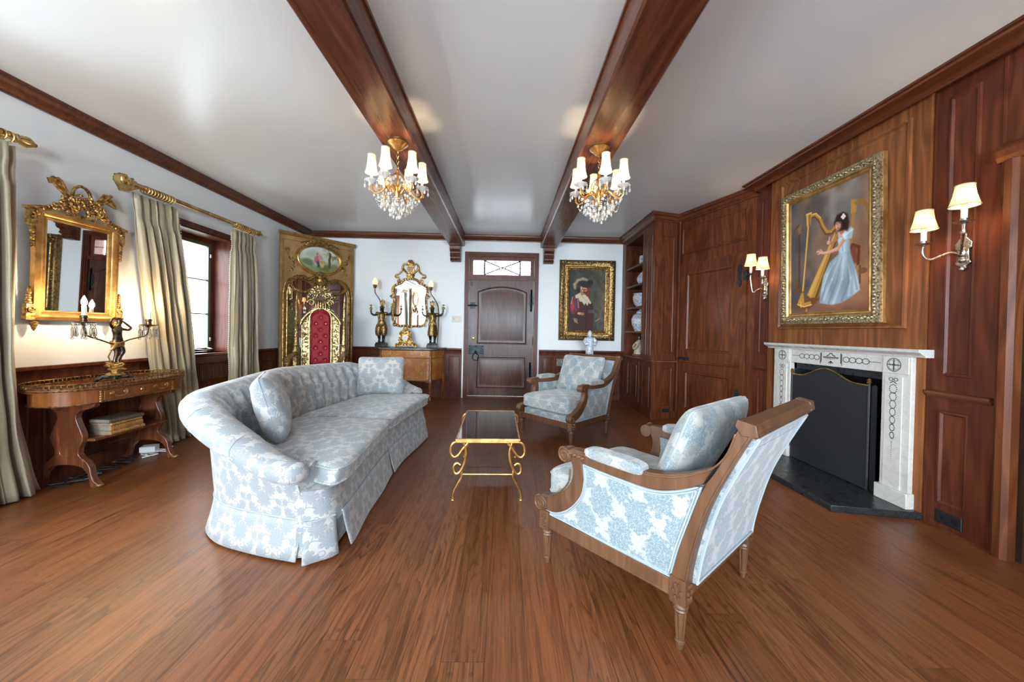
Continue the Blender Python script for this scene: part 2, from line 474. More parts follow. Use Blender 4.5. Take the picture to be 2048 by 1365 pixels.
def bulb(name, col, st):
    m = mat(name, (1, 1, 1), 0.3); b = m.node_tree.nodes['Principled BSDF']
    b.inputs['Emission Color'].default_value = (*col, 1); b.inputs['Emission Strength'].default_value = st
    if st < 5: b.inputs['Base Color'].default_value = (0.25, 0.13, 0.05, 1)
    return m
M['bulb'] = bulb('lit_candle_bulb', (1.0, 0.72, 0.42), 420.0)
M['bulb_ch'] = bulb('lit_chandelier_bulb', (1.0, 0.74, 0.46), 260.0)
M['bulb_sc'] = bulb('lit_sconce_bulb', (1.0, 0.66, 0.32), 170.0)
M['flame'] = bulb('lit_flame_shade', (1.0, 0.60, 0.26), 1.2)
def shade_mat(name, col, est, floral):
    global NT
    m = bpy.data.materials.new(name); m.use_nodes = True; NT = m.node_tree
    b = NT.nodes['Principled BSDF']; out = NT.nodes['Material Output']
    c = None
    if floral:
        u, v, z = coords('UV')
        k = voro(vec(u, v * 1.0), 95.0); s = ss(k, 0.22, 0.34, 1.0, 0.0) * ss(noise(vec(u, v), 60.0, 2), 0.42, 0.55)
        c = mixc(s, col, (0.42, 0.16, 0.07))
        NT.links.new(c.k, b.inputs['Base Color']); NT.links.new(c.k, b.inputs['Emission Color'])
    else:
        b.inputs['Base Color'].default_value = (*col, 1); b.inputs['Emission Color'].default_value = (1.0, 0.80, 0.52, 1)
    b.inputs['Emission Strength'].default_value = est; b.inputs['Roughness'].default_value = 0.8
    t = NT.nodes.new('ShaderNodeBsdfTranslucent'); ms = NT.nodes.new('ShaderNodeMixShader'); ms.inputs[0].default_value = 0.13
    t.inputs[0].default_value = (*col, 1)
    if c: NT.links.new(c.k, t.inputs[0])
    NT.links.new(b.outputs[0], ms.inputs[1]); NT.links.new(t.outputs[0], ms.inputs[2]); NT.links.new(ms.outputs[0], out.inputs[0])
    return m
M['shade'] = shade_mat('cream_silk_shade', (0.78, 0.63, 0.40), 0.10, False)
M['shade_fl'] = shade_mat('floral_fabric_shade', (0.76, 0.59, 0.32), 0.05, True)
M['shade_trim'] = mat('shade_braid', (0.42, 0.36, 0.27), 0.8)
def glass_mat():
    global NT
    m = bpy.data.materials.new('window_glass'); m.use_nodes = True; NT = m.node_tree
    NT.nodes.remove(NT.nodes['Principled BSDF']); out = NT.nodes['Material Output']
    t = NT.nodes.new('ShaderNodeBsdfTransparent'); g = NT.nodes.new('ShaderNodeBsdfGlossy'); g.inputs['Roughness'].default_value = 0.02
    fr = NT.nodes.new('ShaderNodeLayerWeight'); pw = mt('POWER', X(fr.outputs['Facing']), 4.0) * 0.5 + 0.04
    ms = NT.nodes.new('ShaderNodeMixShader'); NT.links.new(pw.k, ms.inputs[0]); NT.links.new(t.outputs[0], ms.inputs[1]); NT.links.new(g.outputs[0], ms.inputs[2])
    NT.links.new(ms.outputs[0], out.inputs[0])
    return m
M['glass'] = glass_mat()

# ---------------------------------------------------------------- fabrics
def leafmask(px, py, cx, cy, rot, R, lobes=3.5):
    dx = px - cx; dy = py - cy
    c, s = cos(rot), sin(rot)
    a = dx * c - dy * s; b = dx * s + dy * c
    r = length(a, b); an = mt('ARCTAN2', a, b)
    edge = mt('POWER', ab(mt('COSINE', an * lobes)), 0.7) * 0.46 + 0.50 + ab(mt('COSINE', an * (lobes * 3.0))) * 0.06
    Rr = edge * (1.0 - ab(an) * 0.16) * R
    m = ss(r / Rr, 0.93, 1.05, 1.0, 0.0)
    vein = ss(ab(mt('SINE', an * lobes)), 0.04, 0.13, 0.0, 1.0)
    vein = mx(vein, ss(r, R * 0.12, R * 0.2, 1.0, 0.0))
    return m * lin(vein, 0, 1, 0.35, 1.0)
def arcmask(px, py, cx, cy, R, w, side=None):
    d = ab(length(px - cx, py - cy) - R)
    m = ss(d, w * 0.6, w, 1.0, 0.0)
    if side == 'up': m = m * ss(py, cy - 0.004, cy + 0.004)
    if side == 'dn': m = m * ss(py, cy - 0.004, cy + 0.004, 1.0, 0.0)
    return m
def sofa_fn():
    u0, v0, z = coords('UV')
    wob = noise(vec(u0, v0), 26.0, 2, 0.5)
    u0 = u0 + (wob - 0.5) * 0.014; v0 = v0 + (wob - 0.5) * 0.012
    w, h = 0.235, 0.31
    res = None
    for du, dv in ((0.0, 0.0), (0.5, 0.5)):
        x = ab(frc(u0 / w + du) - 0.5) * w; y = (frc(v0 / h + dv) - 0.5) * h
        ms = [leafmask(x, y, 0.0, 0.088, 0.0, 0.066), leafmask(x, y, 0.066, 0.000, 0.55, 0.060),
              leafmask(x, y, 0.030, -0.100, 2.5, 0.036, 2.5), leafmask(x, y, 0.0, 0.008, 0.0, 0.030, 2.5), leafmask(x, y, 0.098, 0.095, -0.5, 0.026, 1.5),
              arcmask(x, y, 0.075, -0.075, 0.058, 0.0030, 'dn'), arcmask(x, y, 0.0, -0.060, 0.017, 0.0030), arcmask(x, y, 0.062, 0.075, 0.036, 0.0030, 'up'),
              arcmask(x, y, 0.105, -0.045, 0.017, 0.0028), arcmask(x, y, 0.0, -0.02, 0.05, 0.0028, 'dn'), arcmask(x, y, 0.036, 0.045, 0.012, 0.0026)]
        for q in ms: res = q if res is None else mx(res, q)
    th = noise(vec(u0 * 220.0, v0 * 30.0), 1.0, 2, 0.6)
    c = mixc(res * 0.85, (0.445, 0.44, 0.42), (0.215, 0.252, 0.278))
    c = mixc(th * 0.12, c, (0.42, 0.43, 0.44))
    return {'Base Color': c, 'Roughness': 0.62, 'Sheen Weight': 0.25, 'Normal': bump(th * 0.35 - res * 0.5, 0.2, 0.002)}
M['damask'] = mat('blue_leaf_damask', fn=sofa_fn)
def chair_fn(worn=0.0):
    def f():
        u0, v0, z = coords('UV')
        w, h = 0.17, 0.215
        n1 = noise(vec(u0, v0), 18.0, 4, 0.62); n2 = noise(vec(u0, v0, 4.0), 70.0, 3, 0.6)
        lat = None
        for du, dv in ((0.0, 0.0), (0.5, 0.5)):
            x = (frc(u0 / w + du) - 0.5) * w; y = (frc(v0 / h + dv) - 0.5) * h
            r = length(x, y * 0.8); an = mt('ARCTAN2', x, y)
            k = ss(r + (n1 - 0.5) * 0.05 + (n2 - 0.5) * 0.05 + mt('COSINE', an * 9.0) * 0.005, 0.053, 0.062, 1.0, 0.0)
            lat = k if lat is None else mx(lat, k)
        squig = ss(ab(frc(n2 * 5.0 + n1 * 6.0) - 0.5), 0.10, 0.22)
        m = lat * lin(squig, 0, 1, 0.25, 1.0) + (1.0 - lat) * ss(n2, 0.60, 0.68) * 0.35
        c = mixc(m, (0.375, 0.39, 0.39), (0.150, 0.217, 0.246))
        if worn: c = mixc(ss(noise(vec(u0, v0, 2.0), 6.0, 3), 0.42, 0.62) * worn * lin(n2, 0.3, 0.7, 0.3, 1), c, (0.40, 0.35, 0.28))
        return {'Base Color': c, 'Roughness': 0.7, 'Sheen Weight': 0.35, 'Normal': bump(m * -0.6 + n2 * 0.3, 0.3, 0.003)}
    return f
M['chenille'] = mat('blue_chenille_damask', fn=chair_fn(0.0))
M['chenille_worn'] = mat('worn_chenille_damask', fn=chair_fn(0.55))
M['piping'] = mat('pale_blue_piping', (0.33, 0.385, 0.405), 0.7)
def silk_fn():
    x, y, z = coords('Object'); u, v, q = coords('UV')
    n = noise(vec(u * 18.0, v * 160.0), 1.0, 4, 0.6); b = noise(vec(x, y, z), 3.0, 2)
    return {'Base Color': mixc(n * 0.6 + b * 0.4, (0.215, 0.182, 0.112), (0.38, 0.325, 0.210)), 'Roughness': 0.42, 'Sheen Weight': 0.3, 'Normal': bump(n, 0.2, 0.003)}
M['silk'] = mat('champagne_silk', fn=silk_fn)
M['velvet'] = mat('red_velvet', (0.23, 0.0015, 0.009), 0.7, Sheen_Weight=0.06, Sheen_Roughness=0.35)
M['leather'] = mat('tan_leather', fn=patina_fn((0.26, 0.12, 0.04), (0.48, 0.26, 0.10), 60.0, 0.2, 0.45, 0.0))
M['leather_d'] = mat('brown_leather', fn=patina_fn((0.055, 0.032, 0.02), (0.12, 0.08, 0.05), 60.0, 0.2, 0.45, 0.0))
M['pages'] = mat('grey_page_edges', (0.20, 0.195, 0.18), 0.8)
def china_fn():
    x, y, z = coords('Object'); v = vec(x, y, z)
    n = noise(v, 42.0, 3, 0.6, 1.5); k = ss(ab(frc(n * 4.0) - 0.5), 0.12, 0.2)
    return {'Base Color': mixc(k, (0.02, 0.05, 0.20), (0.72, 0.75, 0.80)), 'Roughness': 0.12}
M['china'] = mat('blue_and_white_porcelain', fn=china_fn)
def inlay_fn():
    x, y, z = coords('Object')
    n = noise(vec(x, y, z), 26.0, 2, 0.5, 2.0); k = ss(ab(frc(n * 3.0) - 0.5), 0.03, 0.07, 1.0, 0.0)
    env = ss(noise(vec(x, y, z), 5.0, 1), 0.46, 0.56)
    fine = noise(vec(x * 50.0, y * 50.0, z * 3.0), 1.2, 4, 0.6)
    return {'Base Color': mixc(k * env * 0.9, mixc(fine, (0.24, 0.07, 0.016), (0.50, 0.19, 0.045)), (0.72, 0.50, 0.22)), 'Roughness': 0.2}
M['inlay'] = mat('marquetry_satinwood', fn=inlay_fn)
def paint_mat(name):
    global NT
    def f():
        n = NT.nodes.new('ShaderNodeVertexColor'); n.layer_name = 'paint'
        x, y, z = coords('Object')
        return {'Base Color': X(n.outputs[0]), 'Normal': bump(noise(vec(x, y, z), 120.0, 3), 0.15, 0.002)}
    return mat(name, rough=0.5, fn=f, Specular_IOR_Level=0.25)
M['oil'] = paint_mat('oil_paint')
# ================================================================ room shell
HC = 2.78
XL, XR, YB, YR = -3.36, 2.71, 6.26, -4.5
W0, W1 = Vector((2.715, 3.93)), Vector((2.355, 5.0))          # splayed wall with the oak door
DL = (W1 - W0).length; dd = (W1 - W0) / DL; dn = Vector((-dd.y, dd.x))
def fr_left(a, z, h): return (XL + h, a, z)
def fr_back(a, z, h): return (a, YB - h, z)
def fr_right(a, z, h): return (XR - h, a, z)
def fr_dw(a, z, h): q = W0 + dd * a + dn * h; return (q.x, q.y, z)
PAN = [(0, 0), (0.004, 0.012), (0.014, 0.014), (0.024, 0.004), (0.032, 0.003), (0.070, 0.011)]
PANS = [(0, 0), (0.003, 0.008), (0.010, 0.009), (0.018, 0.002), (0.024, 0.002), (0.046, 0.007)]
SUNK = [(0, 0), (0.004, 0.012), (0.016, 0.013), (0.026, 0.001)]
def frame4(g, fr, a0, a1, z0, z1, w, wb, wt, h0, h1):
    for a, b, c, d in ((a0, a1, z0, z0 + wb), (a0, a1, z1 - wt, z1), (a0, a0 + w, z0 + wb, z1 - wt), (a1 - w, a1, z0 + wb, z1 - wt)): g.prism(rect(a, b, c, d), h0, h1, fr)
def fbox(g, fr, a0, a1, z0, z1, h0, h1): return g.prism(rect(a0, a1, z0, z1), h0, h1, fr)

g = G(); g.bx((XL - 0.5, YR - 0.3, -0.1), (3.7, YB + 0.4, 0)); struct(g.obj('floor', M['floor'], sharp=0), 'wide oak plank floor')
g = G(); g.bx((XL - 0.5, YR - 0.3, HC), (3.7, YB + 0.4, HC + 0.1)); struct(g.obj('ceiling', M['ceiling'], sharp=0), 'white satin ceiling')

# left wall with two window openings and an unseen one added for light
WY0, WY1, WZ0, WZ1 = 3.76, 4.52, 0.85, 2.20
V0, V1 = 0.95, 1.98
U0, U1 = -3.1, -1.9
g = G()
for a, b in ((YR - 0.2, U0), (U1, V0), (V1, WY0), (WY1, YB + 0.24)): fbox(g, fr_left, a, b, 0, HC, -0.26, 0)
for a, b in ((U0, U1), (V0, V1), (WY0, WY1)):
    fbox(g, fr_left, a, b, 0, WZ0, -0.26, 0); fbox(g, fr_left, a, b, WZ1, HC, -0.26, 0)
struct(g.obj('wall_left', M['wall'], sharp=0), 'white plaster wall with the window')
# back wall with the front door opening
DX0, DX1, DTOP = -0.695, 0.515, 2.47
g = G()
fbox(g, fr_back, XL, DX0, 0, HC, -0.24, 0); fbox(g, fr_back, DX1, 2.9, 0, HC, -0.24, 0); fbox(g, fr_back, DX0, DX1, DTOP, HC, -0.24, 0)
struct(g.obj('wall_back', M['wall'], sharp=0), 'white plaster wall with the front door')
# rear wall (behind the camera) with two tall windows
g = G()
def fr_rear(a, z, h): return (a, YR + h, z)
xs = [XL, -2.5, -1.0, 0.45, 1.95, 3.4]
for i in (0, 2, 4): fbox(g, fr_rear, xs[i], xs[i + 1], 0, HC, -0.2, 0)
for i in (1, 3):
    fbox(g, fr_rear, xs[i], xs[i + 1], 0, 0.7, -0.2, 0); fbox(g, fr_rear, xs[i], xs[i + 1], 2.4, HC, -0.2, 0)
struct(g.obj('wall_rear', M['wall'], sharp=0))
for k, (a, b) in enumerate(((-2.5, -1.0), (0.45, 1.95))):
    g = G()
    for p in range(5): x = a + (b - a) * p / 4; g.bx((x - 0.018, YR - 0.12, 0.7), (x + 0.018, YR - 0.08, 2.4))
    for p in range(5): z = 0.7 + 1.7 * p / 4; g.bx((a, YR - 0.12, z - 0.018), (b, YR - 0.08, z + 0.018))
    struct(g.obj('window_%d' % (3 + k), M['oak'], sharp=0))

# panelled right wall: splayed door wall, fireplace wall, opening to the next room
FY0, FY1, FZ = 2.54, 3.37, 0.93
g = G()
for a0, a1, z0, z1 in ((3.37, 3.96, 0, HC), (FY0, FY1, FZ, HC), (1.89, FY0, 0, HC), (0.9, 1.89, 2.14, HC), (YR - 0.2, 0.9, 0, HC)):
    fbox(g, fr_right, a0, a1, z0, z1, -0.10, 0)
def wpan(a0, a1, z0, z1, prof=PAN, fr=fr_right): g.rings(rect(a0, a1, z0, z1), prof, fr)
wpan(2.065, 2.215, 0.94, 2.65); wpan(2.07, 2.225, 0.144, 0.727)
wpan(3.745, 3.865, 0.98, 2.60, PANS); wpan(3.745, 3.865, 0.15, 0.72, PANS)
for a in (2.288, 1.965): fbox(g, fr_right, a - 0.006, a + 0.006, 0.0, 2.72, 0, 0.006)
wpan(1.0, 1.85, 2.27, 2.68)
wpan(-0.3, 0.6, 0.95, 2.65); wpan(-0.3, 0.6, 0.14, 0.72); wpan(-1.8, -0.6, 0.95, 2.65); wpan(-1.8, -0.6, 0.14, 0.72)
struct(g.obj('wall_right', M['oak_red'], sharp=30), 'dark oak panelled wall with the fireplace')
g = G()                                                       # warm oak chimney breast boards round the overmantel
fbox(g, fr_right, 2.300, 2.385, 0, 2.735, 0, 0.022); fbox(g, fr_right, 3.63, 3.70, 0, 2.735, 0, 0.022)
fbox(g, fr_right, 2.385, 3.63, 1.09, 2.735, 0, 0.020)
g.rings(rect(2.408, 3.565, 1.233, 2.645), [(0, 0.020), (0.004, 0.036), (0.016, 0.038), (0.030, 0.022), (0.042, 0.022), (0.105, 0.034)], fr_right)
struct(g.obj('trim_1', M['oak_warm'], sharp=30), 'golden oak chimney breast panelling above the mantel')
g = G()
for a, b in ((0, 0.10), (1.075, DL)): fbox(g, fr_dw, a, b, 0, HC, -0.05, 0)
fbox(g, fr_dw, 0.10, 1.075, 2.10, HC, -0.05, 0); fbox(g, fr_dw, 0.05, 1.1, 0, 2.2, -0.08, -0.055)
g.rings(rect(0.115, 1.06, 2.235, 2.60), PAN, fr_dw)
struct(g.obj('wall_splay', M['oak'], sharp=30), 'splayed dark oak wall over the panelled door')
g = G()                                                       # dim room behind the opening
g.bx((3.55, 0.3, 0), (3.6, 2.5, HC)); g.bx((2.82, 2.2, 0), (3.6, 2.25, HC)); g.bx((2.82, 0.3, 0), (3.6, 0.35, HC))
struct(g.obj('wall_passage', M['oak'], sharp=0))
g = G()                                                       # casing of that opening
prof = [(0, 0), (0, 0.045), (0.02, 0.06), (0.05, 0.06), (0.07, 0.045), (0.085, 0.02), (0.085, 0)]
for p, q in ((1.87, 1.955), (0.835, 0.92)): g.prism([(p + a, h) for a, h in prof], 0, 2.13, lambda a, h, z: (XR - h, a, z))
g.prism([(2.13 + a * 1.25, h) for a, h in prof], 0.80, 1.96, lambda z, h, a: (XR - h, a, z))
struct(g.obj('trim_2', M['oak'], sharp=30), 'dark oak casing of the doorway beside the fireplace')
g = G(); fbox(g, fr_right, 1.845, 1.885, 0, 2.14, -0.30, 0.0); struct(g.obj('trim_10', M['oak_in_shade'], sharp=0), 'jamb of the doorway at the right edge, shade put into its colour')
g = G()                                                       # door standing open in the opening, its shade put into the colour
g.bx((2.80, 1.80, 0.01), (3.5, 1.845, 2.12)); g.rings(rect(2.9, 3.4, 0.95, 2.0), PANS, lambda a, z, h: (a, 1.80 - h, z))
struct(g.obj('door_3', M['oak_in_shade'], sharp=30), 'door standing open in the doorway at the right edge, shade put into its colour')

# ---------------------------------------------------------------- crown, rails, skirting
def crown_prof(p, q): return [(0, HC - 0.098), (0.018, HC - 0.098), (0.02, HC - 0.085), (0.035, HC - 0.075), (0.05, HC - 0.045), (p - 0.012, HC - 0.03), (p - 0.01, HC - 0.018), (p, HC - 0.016), (p, HC), (0, HC)]
BX = 1.985
g = G(); g.sweep(crown_prof(0.09, 0), [(XR, 3.93), (W0.x, W0.y), (W1.x, W1.y), (BX, 4.89), (BX, YB), (XL, YB), (XL, YR)][1:])
struct(g.obj('trim_3', M['oak_x'], sharp=30), 'dark oak crown moulding round the room')
g = G(); g.sweep([(0, 2.74), (0.05, 2.716), (0.085, 2.70), (0.095, 2.715), (0.12, 2.73), (0.16, 2.75), (0.165, 2.762), (0.185, 2.765), (0.185, HC), (0, HC)], [(XR, YR), (XR, 3.80), (2.86, 3.86)])
struct(g.obj('trim_4', M['oak_y'], sharp=30), 'deep oak cornice over the fireplace wall')
RAIL = [(0, 0.735), (0.018, 0.735), (0.02, 0.80), (0.028, 0.815), (0.045, 0.825), (0.045, 0.848), (0, 0.848)]
def wainscot(name, fr, spans, pans, label, m='oak'):
    g = G()
    for a, b in spans:
        if (a, b) == (WY0, WY1): fbox(g, fr, a, b, 0, 0.74, 0, 0.014); continue
        fbox(g, fr, a, b, 0, 0.74, 0, 0.014); fbox(g, fr, a, b, 0, 0.10, 0.014, 0.026)
        g.prism([(z, h) for h, z in RAIL], a, b, lambda z, h, q: fr(q, z, h))
    for a, b, z0, z1 in pans: g.rings(rect(a, b, z0, z1), [(i, h + 0.014) for i, h in PANS], fr)
    struct(g.obj(name, M[m], sharp=30), label)
lp = []
y = 2.05
for a, b in ((2.05, 2.62), (2.70, 3.06), (3.12, 3.48), (3.5, 3.72), (4.6, 5.0), (5.08, 5.5), (5.58, 6.1)): lp.append((a, b, 0.14, 0.69))
wainscot('trim_5', fr_left, ((YR, V0), (V0, V1), (V1, WY0), (WY0, WY1), (WY1, YB)), lp, 'dark oak wainscot of the window wall')
wainscot('trim_6', fr_back, ((XL, DX0 - 0.055), (DX1 + 0.055, BX)), [(-0.975, -0.775, 0.14, 0.72), (-3.2, -2.6, 0.14, 0.72), (-2.45, -1.8, 0.14, 0.72), (-1.7, -1.1, 0.14, 0.72),
         (0.625, 0.805, 0.10, 0.72), (0.88, 1.42, 0.10, 0.50), (1.5, 1.9, 0.10, 0.72)], 'dark oak wainscot either side of the front door', 'oak_red')
g = G()
for a, b in ((1.97, 2.285), (3.71, 3.93)): g.prism([(0.80, 0), (0.80, 0.012), (0.815, 0.02), (0.825, 0.032), (0.84, 0.032), (0.845, 0)], a, b, lambda z, h, q: fr_right(q, z, h))
struct(g.obj('trim_7', M['oak_y'], sharp=30), 'chair rail of the fireplace wall')

# ---------------------------------------------------------------- ceiling beams with carved brackets
for k, (x0, x1, bc, lab) in enumerate(((-0.992, -0.727, -0.872, 'left'), (0.562, 0.845, 0.695, 'right'))):
    g = G(); g.prism([(x0, HC), (x0, 2.60), (x0 + 0.012, 2.588), (x1 - 0.012, 2.588), (x1, 2.60), (x1, HC)], YR, YB, lambda x, z, y: (x, y, z))
    g.bx((x0 - 0.012, YR, HC - 0.02), (x0, YB, HC)); g.bx((x1, YR, HC - 0.02), (x1 + 0.012, YB, HC))
    b = struct(g.obj('trim_%d' % (8 + k), M['beam'], sharp=30), 'dark oak ceiling beam carrying the %s chandelier' % lab)
    g = G()
    pr = [(0, 2.59), (0.24, 2.59), (0.24, 2.55), (0.215, 2.545), (0.21, 2.50), (0.19, 2.475), (0.155, 2.465), (0.15, 2.44), (0.165, 2.42), (0.155, 2.395), (0.125, 2.385), (0.12, 2.36), (0.135, 2.345), (0.12, 2.325), (0.08, 2.316), (0, 2.316)]
    g.prism(pr, bc - 0.083, bc + 0.083, lambda h, z, x: (x, YB - h, z))
    g.obj('bracket', M['oak'], b, sharp=30)

# ---------------------------------------------------------------- window in the left wall
g = G()                                                       # oak reveal lining and casing
for z0, z1 in ((WZ1 - 0.02, WZ1),): fbox(g, fr_left, WY0, WY1, z0, z1, -0.26, 0.0)
for a, b in ((WY0, WY0 + 0.02), (WY1 - 0.02, WY1)): fbox(g, fr_left, a, b, WZ0, WZ1 - 0.02, -0.26, 0.0)
for a, b, z0, z1 in ((WY0 - 0.05, WY0, WZ0, WZ1 + 0.05), (WY1, WY1 + 0.05, WZ0, WZ1 + 0.05), (WY0, WY1, WZ1, WZ1 + 0.05)):
    fbox(g, fr_left, a, b, z0, z1, 0, 0.022)
for a, b, z0, z1 in ((WY0 + 0.02, WY0 + 0.06, WZ0, WZ1 - 0.07), (WY1 - 0.06, WY1 - 0.02, WZ0, WZ1 - 0.07), (WY0 + .02, WY1 - .02, WZ1 - 0.07, WZ1 - 0.02)):
    fbox(g, fr_left, a, b, z0, z1, -0.24, -0.20)
w1 = struct(g.obj('window_1', M['oak_red'], sharp=30), 'deep oak-lined casement window')
g = G(); fbox(g, fr_left, WY0 - 0.03, WY1 + 0.04, WZ0 - 0.03, WZ0, -0.26, 0.055); fbox(g, fr_left, WY0 - 0.02, WY1 + 0.02, 0.735, WZ0 - 0.03, 0.0, 0.035)
g.obj('window_sill', M['oak_y'], w1, bevel=0.006)
g = G()
a0, a1, z0, z1 = WY0 + 0.06, WY1 - 0.06, WZ0 + 0.005, WZ1 - 0.07
frame4(g, fr_left, a0, a1, z0, z1, 0.035, 0.04, 0.035, -0.235, -0.205)
for k in (1, 2): z = z0 + 0.04 + (z1 - z0 - 0.075) * k / 3; fbox(g, fr_left, a0, a1, z - 0.007, z + 0.007, -0.228, -0.212)
sash = g.obj('casement_frame', M['green_iron'], w1, sharp=0)
g = G(); fbox(g, fr_left, a0 + 0.03, a1 - 0.03, z0 + 0.03, z1 - 0.03, -0.222, -0.218); g.obj('pane', M['glass'], sash, sharp=0)
g = G()
g.tube([(XL - 0.20, 4.20, z0 + 0.03), (XL - 0.12, 4.27, z0 + 0.02), (XL - 0.10, 4.36, z0 + 0.03), (XL - 0.19, 4.40, z0 + 0.04)], 0.007)
for z in (z0 + 0.14, z1 - 0.14): g.box((XL - 0.20, a1 - 0.01, z), (0.02, 0.02, 0.04))
g.obj('casement_stay', M['silver'], w1)
# second window of the same wall, mostly out of the frame
g = G()
for a, b in ((V0 - .001, V0 + .02), (V1 - .02, V1 + .001)): fbox(g, fr_left, a, b, WZ0, WZ1, -.26, 0)
for a, b, c, d in ((V0, V0 + 0.05, WZ0, WZ1), (V1 - 0.05, V1, WZ0, WZ1), (V0, V1, WZ0, WZ0 + 0.05), (V0, V1, WZ1 - 0.05, WZ1), (1.44, 1.49, WZ0, WZ1)): fbox(g, fr_left, a, b, c, d, -0.24, -0.19)
struct(g.obj('window_2', M['oak'], sharp=0), 'second window at the left edge behind the grey silk curtain')
# garden outside
g = G()
rr = random.Random(3)
for k in range(70):
    y = rr.uniform(5.3, 7.6); z = rr.uniform(0.4, 3.4); x = -6.2 - rr.uniform(0, 1.2)
    g.ell((x, y, z), (rr.uniform(.15, .4), rr.uniform(.15, .4), rr.uniform(.12, .3)), 7, k=5)
g.tube([(-6.6, 6.5, -0.2), (-6.6, 6.4, 2.6)], 0.09, 8)
o = g.obj('garden_shrub', mat('pale_green_leaves', (0.32, 0.40, 0.22), 0.8)); tag(o, 'green shrub outside the casement window', 'shrub')  # one even pale leaf green

# radiator grille in the wainscot under the window
def grille(name, fr, a0, a1, z0, z1, n, label, h=0.016):
    t = thing(name, label, 'vent grille', fr((a0 + a1) / 2, z0, h))
    L = Vector(t.location)
    def f(a, z, q): return tuple(Vector(fr(a, z, q + h)) - L)
    g = G(); g.prism(rect(a0, a1, z0, z1), 0, 0.003, f); g.obj('backing', M['black'], t, sharp=0)
    g = G()
    for a, b, c, d in ((a0 - .02, a1 + .02, z0 - .02, z0), (a0 - .02, a1 + .02, z1, z1 + .02), (a0 - .02, a0, z0, z1), (a1, a1 + .02, z0, z1)): g.prism(rect(a, b, c, d), 0, 0.014, f)
    g.obj('frame', M['oak'], t, sharp=0)
    g = G()
    for k in range(n): a = a0 + (a1 - a0) * (k + 0.5) / n; w = (a1 - a0) / n * 0.2; g.prism(rect(a - w, a + w, z0, z1), 0.003, 0.012, f)
    g.obj('bars', M['silver'] if 'door' in label else M['walnut'], t, sharp=0)
grille('vent_grille', fr_left, 3.95, 4.43, 0.56, 0.70, 18, 'dark slatted radiator grille under the window sill')
grille('vent_grille', fr_back, 0.875, 1.33, 0.575, 0.70, 18, 'slatted grille in the wainscot right of the front door', 0.015)

# ---------------------------------------------------------------- front door
g = G()
def casing(a0, a1, zt, w): return [(a0 - w, 0), (a0 - w, zt + w), (a1 + w, zt + w), (a1 + w, 0), (a1, 0), (a1, zt), (a0, zt), (a0, 0)]
g.prism(casing(DX0 + 0.03, DX1 - 0.03, DTOP - 0.03, 0.055), -0.02, 0.02, fr_back)
g.prism(casing(DX0 + 0.005, DX1 - 0.005, DTOP - 0.005, 0.03), 0.02, 0.034, fr_back)
g.prism(casing(DX0 + 0.045, DX1 - 0.045, DTOP - 0.045, 0.05), -0.24, 0.005, fr_back)
fbox(g, fr_back, DX0 + 0.04, DX1 - 0.04, 2.022, 2.085, -0.10, 0.0)
d1 = struct(g.obj('door_1', M['oak_red'], sharp=30), 'panelled dark oak front door with a transom light')
x0, x1 = DX0 + 0.048, DX1 - 0.048
g = G()
fbox(g, fr_back, x0, x1, 0.035, 2.02, -0.09, -0.03)
arch = [(-0.475, 0.955), (0.328, 0.955), (0.328, 1.81)] + [(0.328 - 0.803 * k / 10, 1.81 + 0.085 * sin(pi * k / 10) ** 0.8) for k in range(1, 10)] + [(-0.475, 1.81)]
dp = [(-0.03, -0.03), (-0.026, -0.012), (-0.012, -0.010), (0, -0.024), (0.012, -0.026)]
g.rings(arch, dp + [(0.05, -0.020)], fr_back)
g.rings(rect(-0.475, 0.328, 0.19, 0.70), dp + [(0.06, -0.018)], fr_back)
leaf = g.obj('door_leaf', M['door_oak'], d1, sharp=30)
g = G(); fbox(g, fr_back, DX0 + 0.04, DX1 - 0.04, 0, 0.03, -0.12, 0.01); g.obj('threshold', M['oak'], d1, sharp=0)
g = G()
fbox(g, fr_back, -0.64, -0.38, 0.745, 0.90, -0.03, -0.012)
for i in range(3):
    for z in (0.757, 0.888): g.ell((-0.62 + 0.11 * i, YB + 0.012, z), (0.011, 0.011, 0.011), 8, k=5)
g.obj('lock_plate', M['iron'], d1)
g = G(); g.tube([(-0.515 + 0.052 * sin(t) * (1 - 0.25 * cos(t)), YB - 0.004, 0.775 - 0.065 - 0.065 * cos(t + pi)) for t in [2 * pi * k / 18 for k in range(18)]], 0.008, 8, closed=True)
g.ell((-0.515, YB - 0.004, 0.79), (0.02, 0.02, 0.02)); g.obj('ring_handle', M['iron'], d1)
g = G(); g.lathe([(0.03, 0), (0.03, 0.006), (0.018, 0.012), (0.0, 0.013)], (-0.560, YB + 0.03, 1.025), 14, Matrix.Rotation(pi / 2, 4, 'X')); g.obj('cylinder_lock', M['brass'], d1)
for z, hh in ((1.686, 0.19), (0.455, 0.17)):
    g = G()
    pts = [(-0.012, -hh), (0.014, -hh + .01), (0.02, -hh + .05), (0.010, -hh + .08), (0.03, -.08), (0.045, -.04), (0.03, 0), (0.045, .04), (0.03, .08), (0.010, hh - .08), (0.02, hh - .05), (0.014, hh - .01), (-0.012, hh)]
    q = [(0.425 - a, z + b) for a, b in pts] + [(0.425 + a, z + b) for a, b in pts[::-1]]
    g.prism(q, -0.03, -0.018, fr_back); g.obj('strap_hinge', M['iron'], d1, sharp=0)
g = G(); fbox(g, fr_back, -0.62, -0.535, 1.53, 1.64, -0.03, -0.015); g.tube([(-0.66, YB + 0.0, 1.585), (-0.50, YB + 0.0, 1.585)], 0.013); g.obj('latch', M['iron'], d1)
